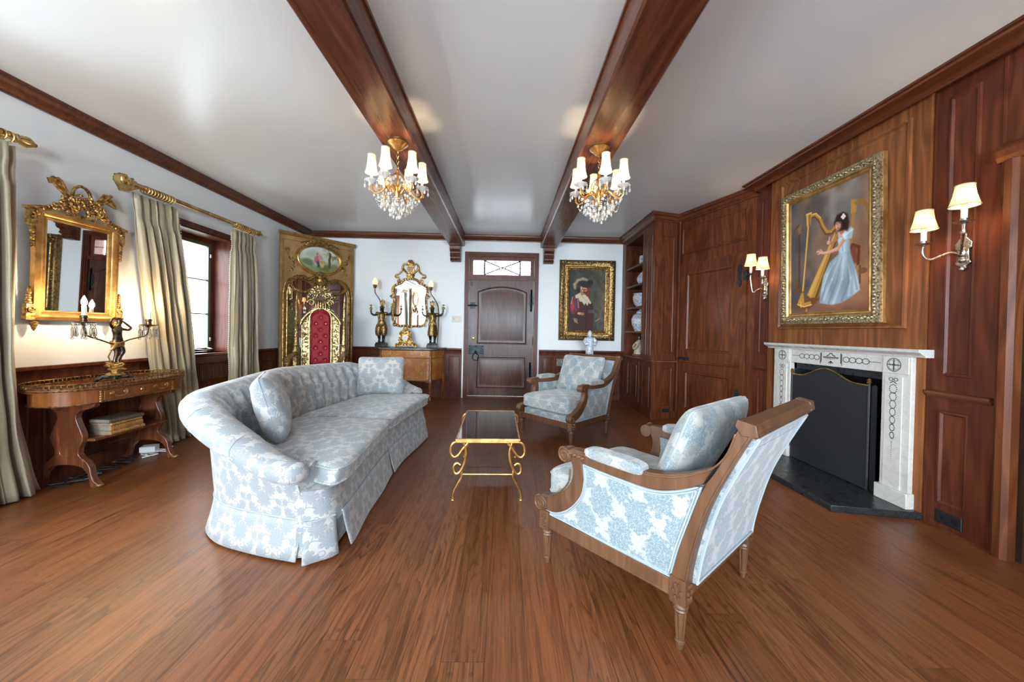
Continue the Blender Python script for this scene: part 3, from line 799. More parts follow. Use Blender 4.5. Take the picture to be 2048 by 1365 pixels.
g = G(); fbox(g, fr_back, -0.615, -0.59, 1.92, 2.0, -0.03, -0.01); fbox(g, fr_back, 0.455, 0.475, 0.92, 1.06, -0.03, -0.01); g.obj('bolt', M['iron'], d1, sharp=0)
g = G()                                                       # transom light
tz0, tz1 = 2.085, DTOP - 0.045
frame4(g, fr_back, x0, x1, tz0, tz1, 0.065, 0.035, 0.06, -0.09, -0.03)
tr = g.obj('transom_frame', M['oak_red'], d1, sharp=0)
g = G()
cx, cz = -0.082, (tz0 + tz1) / 2 - 0.012
for a in (-0.39, 0.225): fbox(g, fr_back, a - 0.013, a + 0.013, tz0 + 0.03, tz1 - 0.05, -0.07, -0.045)
fbox(g, fr_back, x0 + .06, x1 - .06, cz - 0.005, cz + 0.005, -0.065, -0.05); fbox(g, fr_back, cx - 0.004, cx + 0.004, tz0 + 0.03, tz1 - 0.05, -0.065, -0.05)
for sx in (-1, 1):
    for sz in (-1, 1): g.tube([(cx + sx * 0.04, YB + 0.052, cz + sz * 0.012), (cx + sx * 0.30, YB + 0.052, cz + sz * 0.115)], 0.011, 6)
g.ell((cx, YB + 0.05, cz), (0.035, 0.015, 0.012)); g.ell((cx, YB + 0.05, cz), (0.010, 0.012, 0.05))
g.obj('transom_grille', M['iron'], tr)
g = G(); fbox(g, fr_back, x0 + .05, x1 - .05, tz0 + .02, tz1 - .04, -0.085, -0.08); g.obj('pane', M['glass'], tr, sharp=0)

# ---------------------------------------------------------------- panelled door in the splayed wall
g = G()
LW = DL
fbox(g, fr_dw, 0.105, 1.07, 0.012, 2.095, -0.02, 0.022)
dq = [(0, 0.022), (0.004, 0.036), (0.018, 0.038), (0.032, 0.020), (0.04, 0.018), (0.085, 0.030)]
g.rings(rect(0.26, 0.94, 0.945, 1.965), dq, fr_dw); g.rings(rect(0.27, 0.94, 0.17, 0.675), dq, fr_dw)
g.prism([(0.79, 0.02), (0.79, 0.035), (0.80, 0.045), (0.815, 0.045), (0.82, 0.02)], 0.17, 0.985, lambda z, h, a: fr_dw(a, z, h))
d2 = struct(g.obj('door_2', M['oak'], sharp=30), 'dark oak two-panel door in the splayed wall')
for zc, hh in ((1.84, 0.13), (0.42, 0.13)):
    g = G(); pts = [(0, -hh), (0.02, -hh + .02), (0.028, -hh + .06), (0.018, -0.03), (0.018, 0.03), (0.028, hh - .06), (0.02, hh - .02), (0, hh)]
    g.prism([(0.185 + a, zc + b) for a, b in pts] + [(0.185 - a, zc + b) for a, b in pts[::-1]], 0.02, 0.028, fr_dw)
    g.prism(rect(0.09, 0.135, zc - 0.06, zc + 0.05), 0.02, 0.03, fr_dw)
    g.obj('strap_hinge', M['iron'], d2, sharp=0)
g = G(); g.prism([(1.075, .835), (1.05, .86), (1.0, .855), (0.95, .862), (0.90, .855), (0.88, .84), (0.90, .828), (0.95, .822), (1.0, .828), (1.05, .82)], 0.02, 0.034, fr_dw)
g.tube([fr_dw(1.03, .84, .03), fr_dw(1.03, .84, .06), fr_dw(0.95, .845, .065)], 0.011); g.obj('thumb_latch', M['iron'], d2)
# ================================================================ built-in bookcase with china
def fr_bk(a, z, h): return (BX - h, a, z)
R0 = Vector((BX, 4.89)); rd = (W1 - R0); RL = rd.length; rd = rd / RL; rn = Vector((rd.y, -rd.x))
def fr_rt(a, z, h): q = R0 + rd * a + rn * h; return (q.x, q.y, z)
bk = thing('bookcase', 'built-in dark oak bookcase with open shelves of china in the far right corner', 'bookcase')
g = G()
ZT = HC - 0.09
fbox(g, fr_bk, 6.10, YB, 0, ZT, -0.04, 0); fbox(g, fr_bk, 4.90, 5.33, 0, ZT, -0.04, 0); fbox(g, fr_bk, 5.33, 6.10, 2.62, ZT, -0.04, 0)
fbox(g, fr_bk, 5.33, 6.10, 0, 0.78, -0.04, 0); fbox(g, fr_bk, 4.92, YB, 0.1, ZT, -0.36, -0.34)
fbox(g, fr_bk, 5.29, 5.33, 0.1, ZT, -0.34, -.04); fbox(g, fr_bk, 6.10, 6.14, 0.1, ZT, -0.34, -.04); fbox(g, fr_bk, 5.33, 6.10, 2.62, 2.66, -0.34, -.04)
fbox(g, fr_bk, 4.89, YB, 0, 0.09, 0, 0.012)
g.prism(rect(0, RL, 0, ZT), -0.03, 0, fr_rt); g.prism(rect(0, RL, 0, 0.09), 0, 0.012, fr_rt)
g.rings(rect(4.965, 5.075, 0.86, 2.52), PANS, fr_bk); g.rings(rect(5.135, 5.265, 0.86, 2.52), PANS, fr_bk)
g.rings(rect(4.99, 5.24, 0.14, 0.70), PANS, fr_bk)
g.rings(rect(0.13, RL - 0.07, 0.90, 2.50), PANS, fr_rt); g.rings(rect(0.13, RL - 0.07, 0.17, 0.70), PANS, fr_rt)
g.obj('carcass', M['oak'], bk, sharp=30)
g = G(); fbox(g, fr_bk, 4.89, YB, 0.775, 0.80, -0.34, 0.022); g.prism(rect(-0.01, RL, 0.775, 0.80), -0.02, 0.02, fr_rt); g.obj('counter_ledge', M['oak_y'], bk, bevel=0.006)
for z in (1.195, 1.575, 1.92, 2.22):
    g = G(); fbox(g, fr_bk, 5.33, 6.10, z - 0.028, z, -0.34, -0.015); g.obj('shelf', M['oak_y'], bk, sharp=0)
g = G(); fbox(g, fr_bk, 5.335, 6.095, 0.81, 2.615, -0.338, -0.333); g.obj('back_panel', M['oak_warm'], bk, sharp=0)
for a0, a1, kn in ((5.365, 5.735, 5.715), (5.745, 6.10, 5.765)):
    g = G(); fbox(g, fr_bk, a0, a1, 0.14, 0.745, 0, 0.018); g.rings(rect(a0 + 0.06, a1 - 0.06, 0.20, 0.685), [(i, h + .018) for i, h in PANS], fr_bk)
    d = g.obj('cabinet_door', M['oak'], bk, sharp=30)
    g = G(); g.ell(fr_bk(kn, 0.45, 0.03), (0.012, 0.012, 0.012), 8); g.obj('knob', M['iron'], d)
    for z in (0.24, 0.64):
        g = G(); fbox(g, fr_bk, (a0 if kn == 5.715 else a1) - 0.012, (a0 if kn == 5.715 else a1) + 0.012, z - .03, z + .03, 0.018, 0.024); g.obj('hinge', M['iron'], d, sharp=0)
def china(name, prof, loc, label, cat, mats=None, lid=None):
    g = G(); g.lathe(prof, n=24); o = g.obj(name, mats or M['china'], sharp=50); o.location = loc; tag(o, label, cat)
    if lid: g = G(); g.lathe(lid, n=24); g.obj('lid', M['china'], o, sharp=50)
    return o
china('porcelain_canister', [(0.0, 0), (0.062, 0), (0.065, 0.01), (0.065, 0.15), (0.055, 0.165), (0.0, 0.166)], (2.15, 5.74, 2.221), 'small blue and white canister on the top bookshelf', 'jar')
china('porcelain_jar', [(0, 0), (0.045, 0), (0.05, 0.01), (0.085, 0.07), (0.088, 0.12), (0.06, 0.17), (0.04, 0.18), (0, 0.181)], (2.15, 5.76, 1.921), 'round blue and white jar on the second bookshelf from the top', 'jar', lid=[(0.042, 0.18), (0.045, 0.19), (0.02, 0.21), (0.012, 0.225), (0, 0.23)])
china('porcelain_bowl', [(0, 0), (0.07, 0), (0.075, 0.012), (0.11, 0.06), (0.13, 0.13), (0.13, 0.17), (0.112, 0.205), (0.125, 0.222), (0.118, 0.222), (0.105, 0.205), (0.12, 0.16), (0, 0.03)], (2.15, 5.80, 1.576), 'blue and white open planter bowl on the middle bookshelf', 'bowl')
china('ginger_jar', [(0, 0), (0.085, 0), (0.09, 0.015), (0.13, 0.11), (0.14, 0.19), (0.11, 0.26), (0.062, 0.285), (0, 0.286)], (2.15, 5.82, 1.196), 'large lidded blue and white ginger jar on the fourth bookshelf', 'jar', lid=[(0.066, 0.284), (0.068, 0.30), (0.05, 0.325), (0.018, 0.34), (0.016, 0.355), (0.022, 0.365), (0, 0.375)])
t = thing('china_figurine', 'seated cream and pink robed china figurine on the bookcase counter', 'figurine', (2.15, 5.84, 0.80))
cream = mat('cream_glaze', fn=patina_fn((0.42, 0.35, 0.22), (0.62, 0.55, 0.40), 30.0, 0.2, 0.2, 0.0)); rose = mat('rose_glaze', (0.36, 0.09, 0.08), 0.25)
g = G(); g.bx((-0.08, -0.09, 0), (0.08, 0.09, 0.03)); g.obj('plinth', rose, t, bevel=0.004)
g = G(); g.lathe([(0.085, 0.03), (0.085, 0.06), (0.07, 0.10), (0.06, 0.16), (0.062, 0.22), (0.03, 0.25), (0.022, 0.26)], n=18); g.tube([(-0.02, -0.06, .22), (-0.07, -0.08, .15), (-.08, -.02, .11)], .018); g.tube([(-0.02, 0.06, .22), (-0.07, 0.08, .15), (-.08, .02, .11)], .018); g.obj('robe', cream, t)
g = G(); g.ell((0, 0, 0.29), (0.033, 0.03, 0.04)); g.lathe([(0.034, .305), (.045, .31), (.04, .33), (0, .34)], n=14); g.obj('head', M['bronze'], t)
g = G(); g.ell((-0.05, 0, .14), (0.03, 0.03, 0.06)); g.obj('sash', rose, t)

# black outlet plates
def outlet(name, fr, a0, a1, z0, z1, label, h=0.0, m='black', n=2):
    t = thing(name, label, 'outlet', fr((a0 + a1) / 2, z0, h)); L = Vector(t.location)
    def f(a, z, q): return tuple(Vector(fr(a, z, q + h)) - L)
    g = G(); g.rings(rect(a0, a1, z0, z1), [(0, 0), (0, 0.004), (0.004, 0.007)], f); g.obj('plate', M[m], t, sharp=0)
    for k in range(n):
        g = G(); a = a0 + (a1 - a0) * (k + .5) / n; g.prism(rect(a - .013, a + .013, (z0 + z1) / 2 - .017, (z0 + z1) / 2 + .017), .006, .0095, f); g.obj('socket', M['iron'], t, sharp=0)
outlet('wall_outlet', fr_right, 2.092, 2.229, 0.03, 0.108, 'black outlet plate low on the panelled wall right of the fireplace')
outlet('wall_outlet', fr_rt, 0.16, 0.29, 0.055, 0.135, 'small black outlet plate at the foot of the bookcase', 0.002)
t = thing('light_switch', 'ivory three-gang switch plate left of the front door', 'light switch', (-0.846, YB, 1.345))
g = G(); g.rings(rect(-0.082, 0.082, -0.056, 0.056), [(0, 0), (0, 0.004), (0.004, 0.007)], lambda a, z, h: (a, -h, z)); g.obj('plate', M['ivory'], t, sharp=0)
for k in (-1, 0, 1):
    g = G(); g.box((k * 0.046, -0.011, 0.004), (0.010, 0.014, 0.022)); g.obj('toggle', M['bronze'], t, sharp=0)

# ================================================================ fireplace
mp = thing('mantelpiece', 'white marble mantelpiece with black inlaid garlands round the fireplace', 'mantelpiece')
def block(name, a0, a1, z0, z1, h0, h1, parent, m='marble', bev=0.004):
    g = G(); fbox(g, fr_right, a0, a1, z0, z1, h0, h1); return g.obj(name, M[m], parent, bevel=bev)
g = G(); g.prism([(0.0, 1.045), (0.055, 1.045), (0.062, 1.058), (0.075, 1.062), (0.09, 1.075), (0.10, 1.078), (0.104, 1.097), (0, 1.097)], 2.262, 3.645, lambda h, z, a: fr_right(a, z, h))
g.obj('mantel_shelf', M['marble'], mp, sharp=30)
fz = block('frieze', 2.53, 3.36, 0.925, 1.045, 0, 0.045, mp)
def inlay_ring(g, c, ra, rz, h, n=14, s=0.004, t0=0, t1=2 * pi):
    for k in range(n):
        t = t0 + (t1 - t0) * k / n; a, z = c[0] + ra * cos(t), c[1] + rz * sin(t)
        g.rings([(a - s, z - s), (a + s, z - s), (a + s, z + s), (a - s, z + s)], [(0, h), (0.001, h + 0.0012)], fr_right)
def seg(g, p, q, w, h):
    p, q = Vector(p), Vector(q); d = (q - p).normalized(); nn = Vector((-d.y, d.x)) * w
    g.prism([tuple(p - nn), tuple(q - nn), tuple(q + nn), tuple(p + nn)], h - .001, h + 0.0012, fr_right)
g = G(); H = 0.045
for sgn in (-1, 1):
    for k in range(4): inlay_ring(g, (2.945 + sgn * (0.135 + 0.052 * k), 0.99), 0.026, 0.020, H, 12)
    for k in range(9): inlay_ring(g, (2.945 + sgn * (0.315 + 0.010 * k), 0.99), 0.001, 0.001, H, 1, 0.003)
    seg(g, (2.945 + sgn * 0.098, 0.94), (2.945 + sgn * 0.098, 1.03), 0.002, H); seg(g, (2.945 + sgn * 0.09, 0.955), (2.945 + sgn * 0.09, 1.035), 0.003, H)
seg(g, (2.875, 1.0), (3.015, 1.0), 0.003, H)
for k in range(11): a = 2.88 + 0.013 * k; seg(g, (a, 1.0), (a + 0.002, 0.988 - 0.006 * sin(pi * k / 10)), 0.002, H)
for a, b, c, d in ((2.905, 1.008, 2.935, 1.022), (2.985, 1.008, 2.955, 1.022), (2.93, 1.03, 2.96, 1.03), (2.925, .952, 2.945, .966), (2.965, .952, 2.945, .966), (2.945, .945, 2.945, .97)): seg(g, (a, b), (c, d), 0.0035, H)
g.obj('inlay', M['black'], fz, sharp=0)
for k, (a0, a1) in enumerate(((2.343, 2.53), (3.36, 3.566))):
    jb = block('jamb', a0, a1, 0.13, 1.045, 0, 0.05, mp)
    am = (a0 + a1) / 2 + (0.01 if k == 0 else -0.01)
    g = G(); fbox(g, fr_right, am - 0.058, am + 0.058, 0.13, 0.905, 0.05, 0.058); fbox(g, fr_right, a0 + 0.01, a1 - 0.01, 0.925, 1.04, 0.05, 0.058); g.obj('facing', M['marble'], jb, bevel=0.003)
    g = G(); H = 0.058
    inlay_ring(g, (am, 0.985), 0.044, 0.044, H, 30, 0.0035)
    for q in range(4):
        b = pi / 4 + q * pi / 2
        seg(g, (am, .985), (am + .040 * cos(q * pi / 2), .985 + .040 * sin(q * pi / 2)), 0.0028, H)
        inlay_ring(g, (am + 0.023 * cos(b), .985 + 0.023 * sin(b)), 0.015, 0.015, H, 12, 0.0022)
    for q in range(7):
        rz = 0.030 - 0.0015 * q; inlay_ring(g, (am, 0.82 - 0.053 * q), 0.023 - 0.0016 * q, rz, H, 14, 0.0034)
    for q in range(9): inlay_ring(g, (am, 0.455 - 0.014 * q), .001, .001, H, 1, 0.0032 - 0.0002 * q)
    for sg in (-1, 1):
        inlay_ring(g, (am + sg * 0.016, 0.885), 0.013, 0.010, H, 12, 0.0026); seg(g, (am, 0.872), (am + sg * .022, .858), .0024, H)
    g.obj('inlay', M['black'], jb, sharp=0)
    block('plinth', a0 - 0.012, a1 + 0.012, 0.045, 0.145, 0, 0.075, jb)
fb = thing('fireplace', 'sooty black firebox behind the dark screen', 'fireplace')
g = G()
for a0, a1, z0, z1, h0, h1 in ((2.53, 2.56, .045, .93, -0.45, 0.012), (3.33, 3.36, .045, .93, -0.45, 0.012), (2.53, 3.36, .87, .935, -0.45, 0.012)): fbox(g, fr_right, a0, a1, z0, z1, h0, h1)
g.obj('surround', M['slate'], fb, sharp=0)
g = G(); fbox(g, fr_right, 2.5, 3.4, 0, 1.0, -0.5, -0.45); fbox(g, fr_right, 2.5, 3.4, 0.0, 0.044, -0.45, -0.001); g.obj('firebox', M['soot'], fb, sharp=0)
g = G(); g.prism([(2.70, 2.29), (2.70, 3.70), (2.19, 3.60), (2.19, 2.385)], 0, 0.045, lambda x, y, z: (x, y, z))
tag(g.obj('hearth_slab', M['slate'], bevel=0.004), 'black slate hearth slab with cut corners on the oak floor', 'hearth')
sc = thing('fire_screen', 'black mesh fire screen with an arched brass top rail in the fireplace', 'fire screen', (2.672, 2.98, 0.046))
def scr(t): y = -0.35 + 0.72 * t; return y, 0.77 + 0.085 * (0.5 - 0.5 * cos(2 * pi * min(1, max(0, (t - .12) / .76)))) ** 1.0
pts = [scr(k / 24) for k in range(25)]
def mesh_fn():
    x, y, z = coords('Object')
    return {'Base Color': mixc(voro(vec(x, y, z), 350.0), (0.010, 0.011, 0.013), (0.035, 0.037, 0.042)), 'Roughness': 0.5, 'Metallic': 0.3}
M['mesh'] = mat('black_wire_mesh', fn=mesh_fn)
g = G(); g.prism([(-0.35, 0.01)] + [(0.37, 0.01)] + pts[::-1], -0.003, 0.003, lambda y, z, h: (h, y, z)); g.obj('mesh_panel', M['mesh'], sc, sharp=0)
g = G(); g.tube([(-0.004, y, z) for y, z in pts], 0.007, 8); g.obj('top_rail', M['brass'], sc)
g = G(); g.tube([(0, -0.35, 0), (0, -0.35, 0.785)], 0.009); g.tube([(0, 0.37, 0), (0, 0.37, 0.785)], 0.009); g.tube([(0, -.35, 0.008), (0, .37, .008)], .006); g.tube([(0.02, -0.375, 0), (0.02, -0.375, 0.775)], 0.008); g.bx((0.012, -0.395, .01), (0.018, -0.355, .77)); g.obj('frame', M['black'], sc)
for y in (-0.35, 0.37):
    g = G(); g.lathe([(0.012, .783), (0.016, .79), (0.010, .797), (0.014, .808), (0.006, .818), (0, .825)], (0, y, 0), 12); g.obj('finial', M['brass'], sc)

# ================================================================ painted pictures (colour stored per point of a canvas grid)
class Canvas:
    def __init__(s, w, h, nx, ny):                      # picture coordinates: u right 0..1, v down 0..1
        s.w, s.h, s.nx, s.ny = w, h, nx, ny
        s.u, s.v = np.meshgrid(np.linspace(0, 1, nx), np.linspace(0, 1, ny)); s.c = np.zeros((ny, nx, 3)); s.asp = h / w
        s.rs = np.random.RandomState(5)
    def fill(s, f): s.c[:] = f(s.u, s.v)
    def nz(s, k, ky=None):
        g = s.rs.rand((ky or k) + 1, k + 1); a = s.u * k * .9999; b = s.v * (ky or k) * .9999; i = a.astype(int); j = b.astype(int); fa = a - i; fb2 = b - j
        fa = fa * fa * (3 - 2 * fa); fb2 = fb2 * fb2 * (3 - 2 * fb2)
        return (g[j, i] * (1 - fa) + g[j, i + 1] * fa) * (1 - fb2) + (g[j + 1, i] * (1 - fa) + g[j + 1, i + 1] * fa) * fb2
    def put(s, m, col, k=1.0):
        m = np.clip(m, 0, 1)[..., None] * k; s.c = s.c * (1 - m) + np.array(col) * m
    def poly(s, P, col, soft=0.006, k=1.0, shade=None):
        P = [(a, b * s.asp) for a, b in P]; x, y = s.u, s.v * s.asp
        ins = np.zeros(x.shape, bool); dist = np.full(x.shape, 9.0)
        for i in range(len(P)):
            (x0, y0), (x1, y1) = P[i], P[(i + 1) % len(P)]
            cr = ((y0 > y) != (y1 > y)) & (x < (x1 - x0) * (y - y0) / ((y1 - y0) or 1e-9) + x0); ins ^= cr
            t = np.clip(((x - x0) * (x1 - x0) + (y - y0) * (y1 - y0)) / ((x1 - x0) ** 2 + (y1 - y0) ** 2 + 1e-12), 0, 1)
            dist = np.minimum(dist, np.hypot(x - x0 - t * (x1 - x0), y - y0 - t * (y1 - y0)))
        sd = np.where(ins, dist, -dist); m = np.clip(0.5 + sd / (2 * soft), 0, 1)
        c = np.array(col)
        if shade is not None: c = c * shade[..., None]
        mm = m[..., None] * k; s.c = s.c * (1 - mm) + c * mm
    def line(s, P, w, col, k=1.0, soft=0.004):
        x, y = s.u, s.v * s.asp; P = [(a, b * s.asp) for a, b in P]; L = len(P)
        for i in range(L - 1):
            (x0, y0), (x1, y1) = P[i], P[i + 1]
            t = np.clip(((x - x0) * (x1 - x0) + (y - y0) * (y1 - y0)) / ((x1 - x0) ** 2 + (y1 - y0) ** 2 + 1e-12), 0, 1)
            d = np.hypot(x - x0 - t * (x1 - x0), y - y0 - t * (y1 - y0)); ww = w if not isinstance(w, tuple) else w[0] + (w[1] - w[0]) * (i + t) / (L - 1)
            s.put(np.clip(0.5 + (ww - d) / (2 * soft), 0, 1), col, k)
    def ell(s, c, r, col, k=1.0, soft=0.2, rot=0.0):
        x, y = s.u - c[0], (s.v - c[1]) * s.asp; a = x * cos(rot) + y * sin(rot); b = -x * sin(rot) + y * cos(rot)
        s.put((1 - np.hypot(a / r[0], b / r[1])) / soft + 0.5, col, k)
    def mesh(s, name, parent, fr, oval=False):
        n = s.nx; vs = []; X0 = (s.u.ravel() - .5) * s.w; Z0 = (.5 - s.v.ravel()) * s.h
        if oval:
            X1, Z1 = 2 * X0 / s.w, 2 * Z0 / s.h; X0 = s.w / 2 * X1 * np.sqrt(1 - Z1 ** 2 / 2); Z0 = s.h / 2 * Z1 * np.sqrt(1 - X1 ** 2 / 2)
        vs = [fr(a, b, 0) for a, b in zip(X0, Z0)]
        fs = [(j * n + i, (j + 1) * n + i, (j + 1) * n + i + 1, j * n + i + 1) for j in range(s.ny - 1) for i in range(n - 1)]
        me = bpy.data.meshes.new(name); me.from_pydata(vs, [], fs); me.update()
        at = me.color_attributes.new('paint', 'FLOAT_COLOR', 'POINT')
        rgba = np.ones((s.nx * s.ny, 4), np.float32); rgba[:, :3] = np.clip(s.c.reshape(-1, 3), 0, 1) ** 2.2
        at.data.foreach_set('color', rgba.ravel()); me.materials.append(M['oil'])
        o = bpy.data.objects.new(name, me); COL.objects.link(o); o.parent = parent
        return o
def frame_rings(g, w, h, prof, fr):                     # prof: (outward from the sight edge, height)
    g.rings(rect(-w / 2, w / 2, -h / 2, h / 2), [(-o, q) for o, q in prof], fr, fill=False)
def carve(g, w, h, off, fr, n1, n2, r, hh):             # leaf carving along a frame border
    for sx in (-1, 1):
        for k in range(n2):
            z = -h / 2 - off + (h + 2 * off) * (k + .5) / n2
            g.ell(fr(sx * (w / 2 + off + r * .25 * (-1) ** k), z, hh), (r * .8, r * .8, r), 6, k=4)
    for sz in (-1, 1):
        for k in range(n1):
            a = -w / 2 - off + (w + 2 * off) * (k + .5) / n1
            g.ell(fr(a, sz * (h / 2 + off + r * .25 * (-1) ** k), hh), (r, r * .8, r * .8), 6, k=4)

# harp player over the mantel
t = thing('framed_painting', 'gilt-framed painting of a woman in pale blue playing a golden harp above the mantel', 'painting')
HW, HH = 0.735, 1.01
t.matrix_world = T(2.650, 3.005, 1.88) @ Matrix.Rotation(math.radians(-1.5), 4, 'Y')
def fr_hp(a, z, h): return (-h, -a, z)
C = Canvas(HW, HH, 200, 270)
n1, n2, n3 = C.nz(5), C.nz(12), C.nz(3)
def bgd(u, v):
    c = np.zeros(u.shape + (3,)); warm = np.clip(0.40 + 0.9 * (u - 0.25) * (0.4 + v) + 0.5 * (n1 - .5), 0, 1)[..., None]; low = np.clip((v - .80) * 5, 0, 1)[..., None]
    c[:] = np.array((0.25, 0.30, 0.36)) * (1 - warm) + np.array((0.66, 0.46, 0.32)) * warm
    pale = np.clip(1.5 - np.hypot((u - .72) * 1.5, (v - .16) * 1.8) * 3.2 + (n2 - .5) * .8, 0, 1)[..., None] * .6; c = c * (1 - pale) + np.array((0.55, 0.56, 0.55)) * pale
    c = c * (1 - low * .8) + np.array((0.52, 0.34, 0.27)) * low * .8
    return c * (0.86 + .22 * n2[..., None])
C.fill(bgd)
gd, gl, gdk = (0.72, 0.53, 0.25), (0.90, 0.76, 0.46), (0.42, 0.28, 0.11)
C.line([(0.13, 0.30), (0.13, 0.62), (0.12, 0.80)], 0.014, (0.36, 0.22, 0.15)); C.poly([(.10, .22), (.165, .19), (.15, .29), (.115, .29)], (.55, .42, .25)); C.line([(.12, .21), (.06, .24), (.02, .33), (.01, .42)], .014, (.35, .30, .24)); C.line([(.08, .70), (.10, .79), (.04, .81)], .012, gdk); C.ell((.11, .80), (.08, .03), (.40, .28, .17)); C.poly([(.0, .48), (.10, .72), (.02, .78), (.0, .7)], (.44, .33, .22), k=.6)
C.line([(.83, .25), (.80, .48), (.81, .66)], .018, (.66, .47, .24)); C.poly([(.80, .15), (.87, .17), (.86, .26), (.80, .26)], gd); C.line([(.86, .19), (.93, .19), (.98, .25), (1.0, .34)], .020, (.60, .42, .22))
C.line([(.77, .56), (.82, .50), (.89, .53), (.88, .66)], .016, (.42, .20, .12)); C.poly([(.78, .52), (.86, .52), (.87, .64), (.78, .66)], (.45, .22, .15), k=.8); C.line([(.80, .68), (.90, .67)], .012, (.62, .48, .28)); C.line([(.82, .68), (.85, .83)], .009, (.40, .25, .16)); C.line([(.90, .67), (.90, .80)], .009, (.40, .25, .16)); C.ell((.93, .71), (.05, .03), (.50, .32, .22))
C.line([(.28, .17), (.36, .17), (.42, .22), (.46, .29), (.51, .35), (.57, .36), (.62, .33)], .026, gdk); C.line([(.28, .165), (.36, .165), (.425, .215), (.465, .285), (.515, .342), (.57, .35), (.62, .32)], .016, gd); C.line([(.30, .155), (.37, .16), (.43, .21)], .006, gl)
C.line([(.265, .25), (.225, .55), (.185, .83)], .020, gdk); C.line([(.262, .25), (.222, .55), (.18, .83)], .014, gd); C.line([(.257, .25), (.217, .55), (.175, .83)], .005, gl)
C.poly([(.225, .135), (.31, .135), (.295, .24), (.24, .25)], gd); C.line([(.235, .14), (.30, .14)], .010, gl); C.line([(.245, .15), (.25, .24)], .006, gl); C.line([(.28, .15), (.275, .24)], .005, gdk)
for k in range(13): a = k / 12; C.line([(.30 + .28 * a, .215 + .15 * a - .02 * sin(pi * a)), (.30 + .23 * a + .0, .86 - .42 * a)], .0016, (.55, .44, .30), .5, .002)
C.poly([(.62, .36), (.66, .40), (.38, .885), (.30, .90), (.235, .86)], gdk); C.poly([(.615, .365), (.645, .39), (.355, .87), (.30, .88), (.245, .845)], (.76, .55, .25)); C.poly([(.61, .37), (.62, .40), (.30, .86), (.255, .84)], (.86, .67, .36), .01, .7); C.line([(.63, .38), (.33, .87)], .004, gdk, .6)
C.poly([(.155, .82), (.20, .80), (.215, .90), (.31, .87), (.42, .885), (.33, .94), (.26, .975), (.12, .955), (.085, .92)], gdk); C.poly([(.16, .82), (.195, .82), (.205, .91), (.30, .90), (.30, .94), (.15, .945), (.10, .915)], gd); C.line([(.10, .92), (.20, .945), (.31, .93)], .006, gl); C.line([(.15, .90), (.155, .95)], .005, gl); C.line([(.24, .965), (.235, .985)], .010, gd)
gn = C.nz(14, 5); gs = 0.80 + 0.45 * gn
C.poly([(.66, .43), (.78, .44), (.80, .56), (.86, .70), (.905, .85), (.80, .90), (.70, .935), (.58, .945), (.42, .925), (.43, .84), (.47, .70), (.55, .60), (.66, .55)], (0.62, 0.68, 0.73), .008, 1, gs)
for p in ([(.68, .58), (.58, .74), (.47, .90)], [(.72, .58), (.70, .75), (.60, .93)], [(.74, .56), (.80, .75), (.78, .88)], [(.62, .60), (.52, .70), (.46, .82)]): C.line(p, (.004, .016), (.82, .87, .90), .55, .012)
for p in ([(.70, .58), (.64, .76), (.54, .93)], [(.76, .60), (.78, .78), (.70, .92)], [(.60, .63), (.50, .78), (.45, .90)], [(.83, .68), (.87, .84)]): C.line(p, (.003, .012), (.40, .46, .53), .6, .01)
C.poly([(.645, .425), (.66, .40), (.79, .42), (.785, .54), (.68, .545)], (.66, .74, .79), .008, 1, gs); C.line([(.70, .44), (.71, .53)], .006, (.50, .58, .64), .6)
sk, skd = (.86, .66, .56), (.68, .46, .37)
C.poly([(.655, .36), (.74, .35), (.79, .40), (.70, .425), (.645, .41)], sk, .008); C.line([(.70, .33), (.70, .38)], .026, skd)
C.line([(.75, .42), (.66, .50), (.55, .515), (.46, .51)], (.026, .014), sk); C.line([(.73, .45), (.64, .52), (.50, .525)], .006, skd, .6); C.line([(.46, .51), (.40, .485), (.385, .49)], .010, sk); C.line([(.45, .505), (.40, .51)], .008, sk); C.line([(.46, .50), (.43, .475)], .007, sk)
C.line([(.645, .42), (.58, .45), (.545, .44)], .016, skd); C.ell((.535, .435), (.022, .022), sk); C.line([(.535, .43), (.55, .395)], .007, sk)
C.poly([(.70, .40), (.80, .36), (.83, .38), (.81, .45), (.73, .445)], (.72, .82, .86), .008, 1, gs); C.line([(.72, .42), (.81, .385)], .007, (.90, .95, .96), .8)
C.poly([(.60, .30), (.64, .235), (.71, .225), (.765, .255), (.78, .32), (.765, .385), (.725, .37), (.66, .37)], (.19, .11, .08), .012); C.ell((.655, .315), (.036, .055), sk, 1, .25, .1); C.ell((.672, .33), (.028, .045), skd, .4, .5); C.poly([(.61, .285), (.65, .25), (.69, .27), (.70, .36), (.685, .30)], (.19, .11, .08), .012)
C.line([(.632, .305), (.645, .303)], .004, (.22, .12, .09)); C.line([(.665, .302), (.678, .304)], .004, (.22, .12, .09)); C.line([(.645, .342), (.662, .342)], .005, (.66, .25, .22)); C.line([(.648, .31), (.642, .328)], .003, skd)
for a, b in ((.70, .262), (.715, .25), (.715, .275), (.73, .265)): C.ell((a, b), (.014, .014), (.93, .90, .86))
C.mesh('canvas', t, fr_hp)
g = G(); frame_rings(g, HW, HH, [(-0.004, -0.004), (-0.004, 0.004), (0.008, 0.010), (0.014, 0.006), (0.022, 0.008), (0.03, 0.022), (0.036, 0.022)], fr_hp); g.obj('inner_moulding', M['gold_flat'], t, sharp=30)
g = G(); frame_rings(g, HW, HH, [(0.034, 0.018), (0.045, 0.024), (0.075, 0.030), (0.088, 0.022), (0.096, 0.022), (0.096, -0.026)], fr_hp); carve(g, HW, HH, 0.060, fr_hp, 34, 46, 0.014, 0.026)
